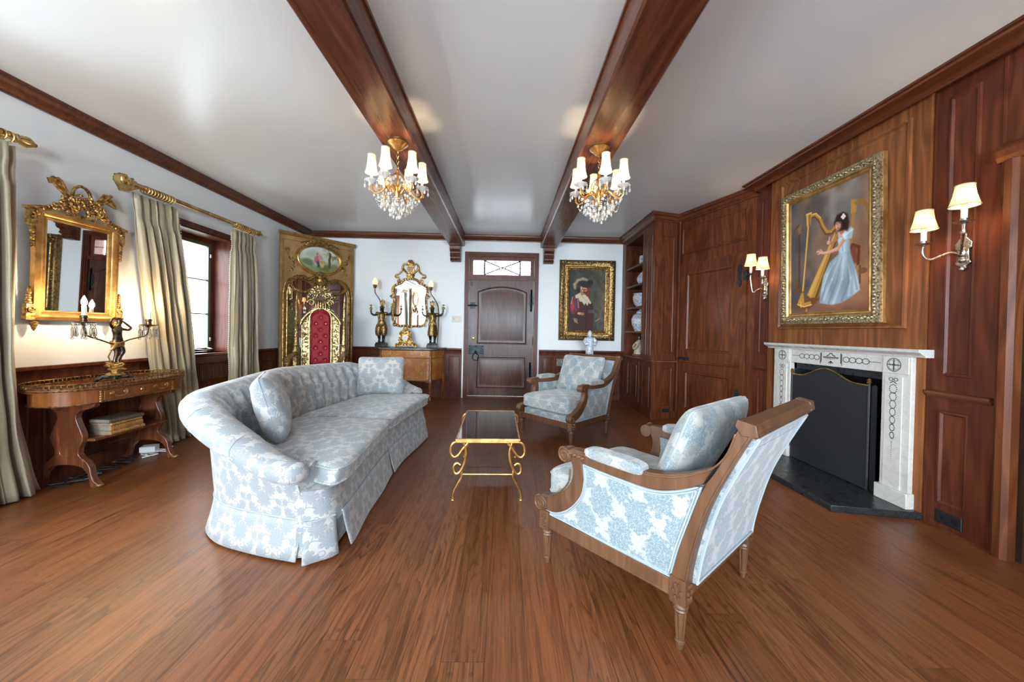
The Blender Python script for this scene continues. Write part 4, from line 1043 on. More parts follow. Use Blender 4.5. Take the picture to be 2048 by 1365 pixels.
g.obj('carved_border', mat('pale_silvered_gilding', fn=patina_fn((0.17, 0.12, 0.06), (0.62, 0.50, 0.30), 70.0, 0.5, 0.3, 0.8)), t, sharp=50)
g = G(); frame_rings(g, HW, HH, [(0.090, 0.004), (0.100, 0.004), (0.100, -0.028), (0.090, -0.028)], fr_hp); g.obj('frame_edge', M['gold_flat'], t, sharp=30)

# portrait on the back wall
t = thing('framed_portrait', 'heavy gilt-framed portrait of a man in a wide hat right of the front door', 'painting', (1.375, YB - 0.034, 1.705))
PW, PH = 0.625, 1.04
def fr_pt(a, z, h): return (a, -h, z)
C = Canvas(PW, PH, 130, 215); n1, n2 = C.nz(4), C.nz(16)
def bgd(u, v):
    c = np.zeros(u.shape + (3,)); g1 = np.clip(.35 + .9 * (u - .3) * (1.1 - np.abs(v - .5)) + .5 * (n1 - .5), 0, 1)[..., None]
    return (np.array((.14, .15, .15)) * (1 - g1) + np.array((.38, .35, .28)) * g1) * (.85 + .3 * n2[..., None])
C.fill(bgd)
C.poly([(.05, .98), (.08, .70), (.02, .62), (.10, .48), (.22, .42), (.50, .44), (.66, .56), (.70, .72), (.66, 1.0), (.10, 1.0)], (.24, .10, .09), .012)
C.poly([(.03, .68), (.05, .52), (.14, .42), (.25, .46), (.30, .60), (.24, .70), (.12, .74)], (.42, .13, .13), .012); C.poly([(.05, .60), (.12, .50), (.16, .62), (.10, .70)], (.68, .20, .16), .01); C.line([(.16, .46), (.20, .66)], .02, (.25, .26, .38)); C.line([(.25, .48), (.27, .62)], .018, (.60, .42, .40)); C.line([(.10, .45), (.07, .56)], .012, (.72, .50, .46))
C.poly([(.17, .42), (.32, .37), (.50, .42), (.62, .54), (.58, .56), (.54, .53), (.52, .59), (.46, .54), (.43, .58), (.36, .52), (.30, .52), (.26, .46), (.19, .47)], (.78, .73, .62), .008); C.line([(.34, .42), (.50, .52)], .008, (.55, .48, .40), .6)
C.poly([(.30, .33), (.42, .36), (.46, .40), (.34, .42)], (.60, .42, .32), .01); C.ell((.41, .295), (.095, .105), (.80, .60, .47)); C.ell((.44, .32), (.06, .07), (.68, .45, .34), .5, .5)
C.line([(.36, .315), (.40, .328), (.46, .32)], .010, (.16, .08, .06)); C.line([(.41, .355), (.42, .375)], .014, (.16, .08, .06)); C.line([(.37, .285), (.40, .284)], .007, (.12, .07, .06)); C.line([(.44, .284), (.47, .287)], .007, (.12, .07, .06)); C.line([(.36, .27), (.48, .27)], .005, (.18, .1, .08)); C.line([(.42, .285), (.43, .31)], .006, (.62, .40, .30)); C.line([(.40, .342), (.44, .342)], .006, (.62, .22, .18))
C.poly([(.28, .27), (.30, .36), (.26, .38), (.20, .33)], (.14, .08, .07), .012)
C.ell((.40, .22), (.24, .10), (.20, .16, .15), 1, .15, .25); C.ell((.40, .20), (.14, .10), (.16, .13, .13), 1, .2); C.line([(.16, .30), (.15, .24), (.24, .17), (.38, .145), (.48, .16)], .035, (.62, .55, .45), .95, .02); C.line([(.50, .30), (.54, .38), (.50, .42)], .022, (.62, .10, .10)); C.ell((.58, .20), (.08, .06), (.13, .11, .11), 1, .3)
C.ell((.30, .715), (.06, .035), (.78, .58, .46)); C.ell((.38, .72), (.05, .04), (.60, .44, .34)); C.line([(.58, .68), (.74, .68)], (.05, .05), (.26, .25, .24)); C.line([(.66, .66), (.80, .76)], .02, (.34, .32, .29)); C.line([(.74, .84), (.86, .79)], .007, (.68, .64, .56)); C.ell((.20, .83), (.055, .07), (.50, .42, .36), .8); C.line([(.14, .80), (.26, .88)], .012, (.66, .58, .50), .7); C.line([(.50, .60), (.48, 1.0)], .03, (.17, .06, .06), .7)
C.mesh('canvas', t, fr_pt)
g = G(); frame_rings(g, PW, PH, [(-0.004, -0.02), (-0.004, 0.004), (0.012, 0.012), (0.02, 0.006), (0.035, 0.016), (0.05, 0.014), (0.062, 0.03), (0.075, 0.032)], fr_pt); g.obj('inner_moulding', M['gold'], t, sharp=30)
g = G(); frame_rings(g, PW, PH, [(0.074, 0.026), (0.085, 0.030), (0.115, 0.052), (0.145, 0.050), (0.158, 0.036), (0.165, 0.02), (0.165, -0.03)], fr_pt); carve(g, PW, PH, 0.118, fr_pt, 26, 42, 0.016, 0.05)
for sx in (-1, 1):
    for sz in (-1, 1):
        for k in range(5): an = k * .5; g.ell(fr_pt(sx * (PW / 2 + .12 - .05 * sin(an)), sz * (PH / 2 + .12 - .05 * cos(an)), .056), (.022, .018, .022), 7, k=5)
    for k in range(-2, 3): g.ell(fr_pt(sx * (PW / 2 + .118), k * .035, .056), (.024, .016, .02), 7, k=5); g.ell(fr_pt(k * .035, sx * (PH / 2 + .118), .056), (.02, .016, .024), 7, k=5)
g.obj('carved_border', mat('antique_gilding', fn=patina_fn((0.06, 0.036, 0.014), (0.28, 0.18, 0.065), 45.0, 0.5, 0.32, 0.85)), t, sharp=50)

# ================================================================ wall sconces
def sconce(plate, z0, z1, cups, label):
    t = thing('wall_sconce', label, 'wall sconce', (XR, plate, 0)); P = lambda x, y, z: (x - XR, y - plate, z)
    zm = (z0 + z1) / 2; hz = (z1 - z0) / 2
    g = G(); pr = [(-.012, -1), (-.02, -.93), (-.012, -.86), (-.035, -.72), (-.038, -.62), (-.030, -.55), (-.026, .05), (-.038, .12), (-.042, .42), (-.030, .55), (-.014, .72), (-.016, .85), (-.006, 1)]
    g.prism([(a, zm + b * hz) for a, b in pr] + [(-a, zm + b * hz) for a, b in pr[::-1]], 0.0, 0.018, lambda a, z, h: (-h, a, z))
    g.ell((-.024, 0, zm - .1 * hz), (.016, .022, .035)); g.ell((-.02, 0, z0), (.014, .014, .016)); g.ell((-.02, 0, z1), (.011, .016, .016)); g.ell((-.024, 0, zm - .5 * hz), (.012, .02, .02))
    g.obj('back_plate', M['silver'], t, sharp=50, bevel=0.003)
    for k, c in enumerate(cups):
        c = Vector(P(*c)); s = Vector((-.03, 0, zm - .2 * hz))
        out = Vector((c.x, c.y, 0)) - Vector((s.x, s.y, 0))
        pts = catmull([s, s + out * .25 + Vector((0, 0, .015)), s + out * .5 + Vector((0, 0, .0 if k == 0 else .05)), s + out * .82 + Vector((0, 0, min(-.02, c.z - s.z - .075)  if k == 0 else c.z - s.z - .07)), Vector((c.x, c.y, c.z - .05)), c], 7)
        g = G(); g.tube(pts, .0065, 8); g.obj('arm', M['silver'], t)
        g = G(); g.lathe([(0, -.004), (.010, -.004), (.014, .004), (.040, .010), (.042, .013), (.016, .010), (.015, .03), (0, .03)], tuple(c), 20); g.obj('drip_pan', M['silver'], t)
        g = G(); g.lathe([(.0135, .012), (.0135, .115), (.004, .118)], tuple(c), 14); g.obj('candle', M['white'], t)
        g = G(); g.ell((c.x, c.y, c.z + .15), (.014, .014, .028), 8, k=6); g.obj('bulb', M['bulb_sc'], t)
        g = G(); hp = [(.060, .10), (.054, .118), (.045, .15), (.040, .19), (.038, .215)]
        g.grid(lambda a, b: (c.x + np.interp(b, [0, .2, .5, .8, 1], [q[0] for q in hp]) * cos(a * 2 * pi), c.y + np.interp(b, [0, .2, .5, .8, 1], [q[0] for q in hp]) * sin(a * 2 * pi), c.z + .10 + .115 * b), 24, 6, cu=False, uvfn=lambda a, b: (a * .30, b * .115))
        sh = g.obj('lamp_shade', M['shade_fl'], t)
        g = G()
        for r, z in ((.060, .10), (.038, .215)): g.tube([(c.x + r * cos(q), c.y + r * sin(q), c.z + z) for q in [2 * pi * i / 24 for i in range(24)]], .003, 6, closed=True)
        for q in (0.6, 2.7, 4.8): g.tube([(c.x + r * cos(q), c.y + r * sin(q), c.z + z) for r, z in hp], .0018, 5)
        g.obj('braid', M['shade_trim'], sh)
sconce(2.12, 1.585, 1.80, [(2.55, 2.204, 1.735), (2.55, 2.008, 1.815)], 'silver two-arm sconce with floral shades right of the mantel')
sconce(3.77, 1.555, 1.775, [(2.56, 3.80, 1.80), (2.56, 3.625, 1.735)], 'silver two-arm sconce with floral shades between the oak door and the mantel')
# ================================================================ sofa
sf = thing('sofa', 'long curved tufted sofa in pale blue leaf damask with a pleated skirt', 'sofa')
OUT = catmull([(-1.0, 1.835), (-1.27, 1.91), (-1.53, 2.01), (-1.70, 2.19), (-1.765, 2.55), (-1.81, 2.98), (-1.79, 3.45), (-1.71, 3.85), (-1.56, 4.12), (-1.32, 4.20), (-1.0, 4.10)], 8)
OUT = [Vector((p.x, p.y)) for p in OUT]
cum = [0]
for i in range(1, len(OUT)): cum.append(cum[-1] + (OUT[i] - OUT[i - 1]).length)
LT = cum[-1]
def outp(t):
    s = t * LT; xs_ = [p.x for p in OUT]; ys_ = [p.y for p in OUT]
    return Vector((np.interp(s, cum, xs_), np.interp(s, cum, ys_)))
def outn(t):
    d = outp(min(1, t + .02)) - outp(max(0, t - .02)); d.normalize(); return Vector((-d.y, d.x)) * -1 if False else Vector((-d.y, d.x))
def top_z(t):
    q = min(t, 1 - t); return float(np.interp(q, [0, .04, .10, .16, .22, .5], [.50, .54, .645, .735, .79, .825]))
_c = Vector((-1.2, 3.0))
def sect(t):                                             # (outward offset, z)
    z = top_z(t); q = min(t, 1 - t); k = float(np.interp(q, [0, .015, .12], [0.66, .78, 1]))
    S_ = [(0.0, .18), (.008, .26), (.03 * k, z - .24 * k), (.055 * k, z - .165 * k)]
    cx_, cz_ = .065 * k, z - .078 * k
    for a in (-95, -60, -25, 15, 50, 85, 115, 145): S_.append((cx_ + .098 * k * cos(math.radians(a)), cz_ + .078 * k * sin(math.radians(a))))
    S_ += [(-.045 * k, z - .085 * k), (-.075, (z + .45) / 2 + .0), (-.10, .46), (-.11, .36)]
    return S_
def shell(t, j, n):
    P = outp(t); N = outn(t)
    if (P - _c).dot(N) < 0: N = -N
    S_ = sect(t); f = j * (len(S_) - 1); i = min(int(f), len(S_) - 2); w = f - i
    d = S_[i][0] * (1 - w) + S_[i + 1][0] * w; z = S_[i][1] * (1 - w) + S_[i + 1][1] * w
    if j > .72 and .17 < t < .83:                        # channel tufting of the inside back
        fade = min(1, (j - .72) / .08) * min(1, (t - .17) / .04, (.83 - t) / .04)
        a = t * 26.0 + 0.15 * sin(j * 20)
        d += -.030 * fade * (abs(sin(pi * a)) ** 0.55 - 0.35)
        for row, zz in ((0, .70), (1, .58)):
            for b in range(4, 23):
                tb = (b + .5 * row) / 26.0; dist2 = ((t - tb) * LT / .035) ** 2 + ((z - zz) / .035) ** 2
                if dist2 < 6: d += .022 * fade * math.exp(-dist2)
    q = P + N * d
    return (q.x, q.y, z)
NU, NJ = 150, 46
sl = np.zeros((NU + 1, NJ + 1))
for i in range(NU + 1):
    pv = None
    for j in range(NJ + 1):
        p = Vector(shell(i / NU, j / NJ, 0))
        if pv is not None: sl[i, j] = sl[i, j - 1] + (p - pv).length
        pv = p
g = G(); g.grid(lambda a, b: shell(a, b, 0), NU, NJ, uvfn=lambda a, b: (a * LT, sl[int(round(a * NU)), int(round(b * NJ))]))
for e in (0.0, 1.0): g.add([shell(e, j / NJ, 0) for j in range(NJ + 1)], [tuple(range(NJ + 1))])
g.obj('back', M['damask'], sf, sharp=0, weld=False)
for p in sf.children[0].data.polygons: p.use_smooth = True
for e, s_ in ((0.0, -1), (1.0, 1)):                        # rounded end of each arm roll
    P_, N_ = outp(e), outn(e)
    if (P_ - _c).dot(N_) < 0: N_ = -N_
    t_ = Vector((-N_.y, N_.x)); zz_ = top_z(e) - .078 * .66
    fr_ = Matrix(((t_.x, N_.x, 0, 0), (t_.y, N_.y, 0, 0), (0, 0, 1, 0), (0, 0, 0, 1)))
    g = G(); q_ = P_ + N_ * .043; g.ell((q_.x, q_.y, zz_), (.045, .066, .053), 20, fr_, k=12); g.obj('arm_end', M['damask'], sf)
# piping on the near and far arm seams
for tt in (0.085, 0.165, 0.835, 0.915):
    g = G(); g.tube([Vector(shell(tt, j / NJ, 0)) + (Vector((outp(tt).x, outp(tt).y, .6)) - Vector((0, 0, 0))) * 0 for j in range(14, 38)], .0035, 6); g.obj('arm_welt', M['damask'], sf)
FR = [Vector(p) for p in catmull([(-1.0, 1.81), (-.93, 1.835), (-.865, 1.90), (-.86, 2.05), (-.895, 2.45), (-.925, 2.95), (-.905, 3.45), (-.862, 3.86), (-.865, 3.99), (-.93, 4.07), (-1.0, 4.10)], 6)]
def frx(y): return float(np.interp(y, [p.y for p in FR], [p.x for p in FR]))
g = G(); L2 = [0]
for i in range(1, len(FR)): L2.append(L2[-1] + (FR[i] - FR[i - 1]).length)
n = len(FR) - 1
g.grid(lambda a, b: (FR[int(round(a * n))].x - .040 * b, FR[int(round(a * n))].y, .17 + .18 * b), n, 3, uvfn=lambda a, b: (L2[int(round(a * n))], .17 + .18 * b))
dk = FR + [Vector((-1.66, 3.6)), Vector((-1.70, 3.0)), Vector((-1.6, 2.3))]
g.add([(p.x, p.y, .35) for p in dk], [tuple(range(len(dk)))], [(p.y, p.x) for p in dk])
g.obj('seat_deck', M['damask'], sf)
def cush(y0, y1, by0, by1, bx0, bx1, name):
    def f(x, y, z):
        a, b = (y + 1) / 2, (x + 1) / 2                  # a along the sofa, b back -> front
        yf = y0 + (y1 - y0) * a; yb = by0 + (by1 - by0) * a; xb = bx0 + (bx1 - bx0) * a
        xf = frx(min(max(yf, 1.90), 3.97)) + .035 + .012 * z * (abs(z) < .9)
        X_ = xb + (xf - xb) * b; Y_ = yb + (yf - yb) * b
        dome = (1 - abs(x) ** 3) * (1 - abs(y) ** 4)
        return (X_, Y_, .405 + z * .058 + max(z, 0) * .020 * dome)
    g = G(); g.sq((0, 0, 0), (1, 1, 1), .16, 64, 14, f)
    o = g.obj(name, M['damask'], sf)
    g = G()
    for zz in (-1, 1):
        pts = []
        for k in range(80):
            an = 2 * pi * k / 80; pw = lambda v: math.copysign(abs(v) ** .16, v)
            pts.append(Vector(f(pw(cos(an)) * 1.0, pw(sin(an)) * 1.0, zz * .66)))
        g.tube(pts, .006, 6, closed=True)
    for part in (0,): g.obj('cushion_welt', M['damask'], o)
    return o
cush(1.840, 2.885, 2.12, 2.915, -1.44, -1.66, 'seat_cushion')
cush(2.897, 4.03, 2.925, 3.92, -1.66, -1.50, 'seat_cushion')
# skirt: flared panels between kick pleats
per = [outp(k / 80) for k in range(81)]
NR = [(-.0, 0)]
def off(path, d):
    out = []
    for i in range(len(path)):
        a = path[max(0, i - 1)]; b = path[min(len(path) - 1, i + 1)]; t_ = (b - a).normalized(); nn = Vector((-t_.y, t_.x))
        if (path[i] - Vector((-1.25, 3.0))).dot(nn) < 0: nn = -nn
        out.append(path[i] + nn * (d(i / (len(path) - 1)) if callable(d) else d))
    return out
def skirt(path, ph):
    P = [Vector(p) for p in path]; cl = [0]
    for i in range(1, len(P)): cl.append(cl[-1] + (P[i] - P[i - 1]).length)
    m = max(8, int(cl[-1] / .025)); Q = [Vector((np.interp(cl[-1] * k / m, cl, [p.x for p in P]), np.interp(cl[-1] * k / m, cl, [p.y for p in P]))) for k in range(m + 1)]
    rows = [off(Q, lambda t_, r=r: .004 + .042 * r ** 1.3 + .006 * r * sin(t_ * 9 + ph)) for r in (0, .25, .5, .75, 1)]
    g = G(); g.grid(lambda a, b: (lambda q: (q.x, q.y, .195 - .183 * b))(rows[int(round(b * 4))][int(round(a * m))]), m, 4, uvfn=lambda a, b: (a * cl[-1] + ph, .2 - .185 * b))
    o = g.obj('skirt', M['damask'], sf, sharp=0); o.data.polygons.foreach_set('use_smooth', [True] * len(o.data.polygons))
    s = o.modifiers.new('t', 'SOLIDIFY'); s.thickness = .006; s.offset = -1
    g = G(); g.tube([(p.x, p.y, .197) for p in rows[0]], .005, 6); g.obj('skirt_piping', M['piping'], o)
nb = int(len(per) * .5)
skirt(per[:nb], .1); skirt(per[nb - 1:], .7)
Fq = FR
def cutF(y0, y1): return [p for p in FR if y0 <= p.y <= y1]
skirt([Vector((-.985, 1.812)), Vector((-.93, 1.835)), Vector((-.868, 1.90))], 1.3)
def between(y0, y1): return [Vector((frx(y0 + (y1 - y0) * k / 20), y0 + (y1 - y0) * k / 20)) for k in range(21)]
skirt(between(1.945, 2.915), 1.9); skirt(between(2.925, 3.93), 2.3); skirt([Vector((-.868, 3.98)), Vector((-.93, 4.07)), Vector((-.99, 4.10))], 2.9)
g = G(); inn = [Vector((p.x - .02 * (1 if p.y < 4.05 else 0), p.y)) for p in FR]
g.grid(lambda a, b: (inn[int(round(a * n))].x, inn[int(round(a * n))].y, .19 - .17 * b), n, 1, uvfn=lambda a, b: (L2[int(round(a * n))], .19 - .17 * b)); g.obj('skirt_lining', M['damask'], sf)
def pillow(name, mt_, label, loc, wd, hg, th, yaw, lean, roll=0, group=None):
    g = G()
    def f(x, y, z):
        e = max(abs(x), abs(y)) ; k = (1 - abs(x) ** 2.6) * (1 - abs(y) ** 2.6)
        pin = 1 - .06 * (1 - abs(x)) * abs(y) - .06 * (1 - abs(y)) * abs(x)
        return (x * wd / 2 * (1 - .05 * (1 - y * y)), y * hg / 2 * (1 - .05 * (1 - x * x)), z * th / 2 * (k ** .5 * .9 + .1))
    g.sq((0, 0, 0), (1, 1, 1), .17, 64, 14, f)
    o = g.obj(name, M[mt_], sharp=0)
    o.data.polygons.foreach_set('use_smooth', [True] * len(o.data.polygons))
    # local x = width, local y = up, local z = front
    R_ = Matrix.Rotation(yaw, 4, 'Z') @ Matrix.Rotation(-lean, 4, 'X') @ Matrix.Rotation(roll, 4, 'Y') @ Matrix.Rotation(pi / 2, 4, 'X')
    o.matrix_world = T(*loc) @ R_
    g = G(); pts = []
    for k in range(72):
        a = 2 * pi * k / 72; pw = lambda v: math.copysign(abs(v) ** .17, v); p = f(pw(cos(a)), pw(sin(a)), 0); pts.append(p)
    g.tube(pts, .005, 6, closed=True); g.obj('welt', M[mt_ if mt_ == 'damask' else 'piping'], o)
    return tag(o, label, 'cushion', group)
pillow('throw_pillow', 'damask', 'damask throw pillow in the near left corner of the sofa', (-1.47, 2.33, .665), .44, .42, .20, math.radians(118), math.radians(16))
pillow('throw_pillow', 'damask', 'upright damask throw pillow at the far end of the sofa', (-1.33, 3.93, .66), .47, .40, .16, math.radians(12), math.radians(12))

# ================================================================ armchairs
def make_chair(label):
    t = thing('armchair', label, 'armchair')
    def half(x): return .318 + .030 * x / .65
    def fl_(z): return max(0, z - .30) * .045
    TH = .026
    def side(poly, name, m, t0, t1, bev=.004, parent=None, both=(-1, 1)):
        g = G()
        for s in both:
            g.prism(poly, t0, t1, lambda x, z, d, s=s: (x, s * (half(x) + fl_(z) + d), z))
        return g.obj(name, m, parent or t, bevel=bev, sharp=35)
    rear = [(-.018, .20), (-.03, .30), (-.052, .41), (-.094, .565), (-.153, .707), (-.232, .874)]
    armtop = [(-.192, .886), (-.160, .787), (-.115, .725), (-.071, .695), (-.02, .668), (.035, .648), (.10, .634), (.157, .628), (.30, .620), (.44, .627), (.494, .625), (.525, .612)]
    armbot = [(.515, .575), (.44, .575), (.30, .567), (.124, .568), (.02, .595), (-.078, .648)]
    sm = lambda q: [(p.x, p.y) for p in catmull([Vector(k) for k in q], 4)]
    armtop = sm(armtop); armbot = sm(armbot); rear = sm(rear)
    postin = [(-.060, .58), (-.025, .47), (.005, .37), (.033, .25), (.036, .20)]
    g = G()
    W_ = M['walnut']
    for s in (-1, 1):
        fr = lambda x, z, d, s=s: (x, s * (half(x) + fl_(z) + d), z)
        g.prism(rear + [(-.192, .886)] + [(-.158, .80), (-.128, .72)] + [(-.09, .655)] + postin, -TH, TH, fr)
        g.prism(armtop[1:] + armbot, -TH * 1.0, TH, fr)
        up = [(.44, .60), (.505, .59), (.488, .54), (.498, .474), (.552, .407), (.627, .361), (.689, .345), (.715, .325), (.725, .29), (.70, .262), (.675, .256), (.669, .275), (.60, .285), (.52, .335), (.45, .42), (.43, .50)]
        g.prism(sm(up[:10]) + sm(up[10:]), -TH, TH, fr)
        g.prism(rect(-.018, .70, .192, .255), -TH, TH, fr)
        # raised beads along arm, post and upright
        for line in (armtop[1:], rear[1:], [(.498, .54), (.506, .478), (.558, .412), (.63, .366), (.685, .344)]):
            g.tube([fr(p.x + .006, p.y - .012, TH) for p in catmull([Vector(k) for k in line], 2)], .004, 6)
        g.tube([fr(x, z, TH) for x, z in ((0.04, .20), (.66, .20))], .004, 6)
        # volutes
        for c, r0 in (((.533, .588), .040), ((.694, .300), .044)):
            g.prism([(c[0] + r0 * .9 * cos(2 * pi * k / 16), c[1] + r0 * .9 * sin(2 * pi * k / 16)) for k in range(16)], -TH * 1.15, TH * 1.15, fr)
            g.tube([fr(x, z, TH * 1.15) for x, z in spiral(c, r0 * .92, .008, 1.6, -1.6, 30)], [.007, .004], 6)
        for k in range(4): g.ell(fr(.50 - .022 * k, .602 - .002 * k, TH), (.016, .006, .009), 8, Matrix.Rotation(.5, 4, 'Y'), k=5)
    for x, z0, z1, w in ((.0, .192, .255, 0), (.675, .192, .255, 0)):
        h = half(x); g.bx((x - .018, -h, z0), (x + .018, h, z1))
    # crest rail
    h = half(-.2) + fl_(.87) + TH
    g.prism([(-.236, .842), (-.242, .868), (-.232, .886), (-.186, .894), (-.180, .884), (-.196, .846)], -h, h, lambda x, z, y: (x, y, z))
    for s in (-1, 1): g.prism([(-.244, .850), (-.237, .887), (-.184, .897), (-.178, .874), (-.198, .846)], s * (h - .05), s * (h + .006), lambda x, z, y: (x, y, z))
    g.obj('frame', W_, t, bevel=.003, sharp=35)
    # legs: carved block, turned collar, fluted taper
    for x, s in ((.668, 1), (.668, -1), (.004, 1), (.004, -1)):
        y = s * half(x); g = G()
        g.bx((x - .030, y - .030, .176), (x + .030, y + .030, .272))
        for ax in ((1, 0), (-1, 0), (0, 1), (0, -1)):
            for k in range(6):
                a = 2 * pi * k / 6; u_, v_ = .013 * cos(a), .026 * sin(a)
                g.ell((x + ax[0] * .031 + (0 if ax[0] else u_), y + ax[1] * .031 + (u_ if ax[0] else 0), .224 + v_), (.007, .007, .009), 6, k=4)
        g.lathe([(.022, .176), (.026, .168), (.028, .160), (.022, .152), (.025, .146), (.021, .140)], (x, y, 0), 18)
        g.lathe([(.0225, .140), (.022, .13), (.0145, .034)], (x, y, 0), 36, flute=9, fd=.17)
        g.lathe([(.0145, .036), (.0185, .032), (.0185, .026), (.014, .022), (.014, .016), (.011, .0)], (x, y, 0), 18)
        g.obj('leg', W_, t, sharp=40)
    F_ = M['chenille']
    pan = sm([(.44, .572), (.30, .564), (.124, .562), (.02, .592), (-.078, .645)]) + sm([(-.055, .57), (-.02, .46), (.01, .36), (.035, .252)]) + [(.668, .245)] + sm([(.668, .275), (.60, .283), (.52, .335), (.452, .42), (.432, .50)])
    for s in (-1, 1):
        fr = lambda x, z, d, s=s: (x, s * (half(x) + fl_(z) + d), z)
        g = G(); g.rings(pan, [(0, .006), (.006, .013), (.012, .017)], fr); g.rings(pan, [(0, .006), (0, -.03), (.008, -.036)], fr)
        sp = g.obj('side_panel', F_, t, sharp=50)
        g = G(); ip = inset(pan, .004); g.tube([fr(a, b, .016) for a, b in ip], .005, 6, closed=True); g.tube([fr(a, b, .018) for a, b in inset(pan, .013)], .0035, 6, closed=True); g.obj('piping', M['piping'], sp)
    # upholstered back
    rr_ = [Vector(p) for p in rear]; cl = len(rr_) - 1
    g = G()
    def bk_(a, b, d):
        q = rr_[int(round((.12 + .84 * b) * cl))]; hh = half(q.x) + fl_(q.y) - TH + .002
        return (q.x + d, (2 * a - 1) * hh, q.y)
    g.grid(lambda a, b: bk_(a, b, -.012 - .012 * (1 - (2 * a - 1) ** 4) * (1 - (2 * b - 1) ** 4)), 14, 20)
    g.grid(lambda a, b: bk_(a, b, .045 + .02 * (1 - (2 * a - 1) ** 4)), 14, 20)
    g.grid(lambda a, b: bk_(0 if a < .5 else 0, b, -.012 + .057 * a), 1, 20); g.grid(lambda a, b: bk_(1, b, -.012 + .057 * a), 1, 20); g.grid(lambda a, b: bk_(b, 0, -.012 + .057 * a), 1, 14); g.grid(lambda a, b: bk_(b, 1, -.012 + .057 * a), 1, 14)
    bp = g.obj('back_panel', F_, t, sharp=50)
    g = G(); g.tube([bk_(a, b, -.016) for a, b in [(0.012, k / 20) for k in range(21)] + [(k / 14, 1) for k in range(1, 14)] + [(.988, 1 - k / 20) for k in range(21)] + [(1 - k / 14, 0) for k in range(1, 14)]], .006, 6, closed=True); g.obj('piping', M['piping'], bp)
    g = G(); g.bx((.02, -half(0) + .02, .20), (.692, half(.6) - .02, .315)); sd = g.obj('seat_deck', F_, t, bevel=.01)
    g = G()
    def f(x, y, z):
        X_ = .335 + x * .375; hh = half(X_) - .032; dome = (1 - abs(x) ** 4) * (1 - abs(y) ** 4)
        return (X_, y * (hh + (.012 if X_ > .55 else 0)), .395 + z * .072 + max(z, 0) * .03 * dome)
    g.sq((0, 0, 0), (1, 1, 1), .17, 56, 14, f); sc_ = g.obj('seat_cushion', M['chenille_worn'], t, sharp=60)
    g = G()
    for zz in (-.62, .62):
        pw = lambda v: math.copysign(abs(v) ** .17, v); g.tube([f(pw(cos(2 * pi * k / 72)), pw(sin(2 * pi * k / 72)), zz) for k in range(72)], .0045, 6, closed=True)
    g.obj('piping', M['piping'], sc_)
    for s in (-1, 1):
        g = G(); g.sq((0, 0, 0), (1, 1, 1), .3, 36, 10, lambda x, y, z: (.285 + x * .145, s * (half(.3) + fl_(.62)) + y * .036, .628 + z * .022 + (.008 if z > 0 else 0) * (1 - x * x)))
        g.obj('arm_pad', M['chenille_worn'], t, sharp=60)
    return t
ch1 = make_chair('near blue damask armchair seen from behind, right of the gilt coffee table')
ch1.location = (.92, 1.531, 0); ch1.rotation_euler = (0, 0, math.radians(128.66)); ch1['group'] = 'pair of walnut armchairs'
ch2 = dup(ch1, (.935, 4.32, 0), math.radians(221.8), 'far blue damask armchair facing the sofa, near the front door', 'pair of walnut armchairs')
def chair_pillow(ch, label):
    a = ch.rotation_euler[2]; m = T(*ch.location) @ rotz(a)
    p = m @ Vector((.075, .0, .675))
    return pillow('back_cushion', 'chenille_worn', label, p, .59, .45, .17, a + pi / 2, math.radians(21), group='pair of armchair back cushions')
chair_pillow(ch1, 'square blue damask back cushion leaning in the near armchair')
chair_pillow(ch2, 'square worn damask back cushion leaning in the far armchair')

# ================================================================ coffee table
ct = thing('coffee_table', 'gilded iron coffee table with a dark mirrored top and scrolled legs', 'coffee table', (-.118, 2.93, 0), math.radians(1.2))
g = G()
for a, b in (((-.222, -.452, .398), (.222, -.430, .424)), ((-.222, .441, .402), (.222, .452, .424)), ((-.222, -.452, .402), (-.211, .452, .424)), ((.211, -.452, .402), (.222, .452, .424))): g.bx(a, b)
g.obj('top_frame', M['iron_gold'], ct, bevel=.003)
g = G(); g.bx((-.212, -.432, .408), (.212, .442, .421)); g.obj('mirrored_top', M['smoke'], ct, sharp=0)
def tp(pts): return [((x - 495) * .00076, (1297 - z) * .00078 * 1.0) for x, z in pts]
cv1 = tp([(318, 792), (270, 850), (225, 908), (188, 918), (162, 885), (164, 830), (188, 795), (215, 790)])
cv2 = tp([(275, 790), (296, 865), (293, 940), (270, 1010), (240, 1058), (208, 1066), (190, 1035), (196, 995), (222, 975), (250, 992)])
cv3 = tp([(258, 1030), (264, 1085), (245, 1130), (205, 1200), (188, 1250), (186, 1292)])
for sy in (-.425, .425):
    for s in (1, -1):
        g = G()
        for cv, r in ((cv1, .0095), (cv2, .0095), (cv3, [.0095, .008])): g.tube([(s * p.x, sy, p.y) for p in catmull([Vector(q) for q in cv], 6)], r, 8)
        g.lathe([(.016, 0), (.014, .005), (.008, .008)], (s * cv3[-1][0], sy, 0), 12); g.obj('leg', M['iron_gold'], ct)
    g = G(); g.tube([(-.178, sy, .175), (.178, sy, .175)], .0065, 8); g.obj('stretcher', M['iron_gold'], ct)
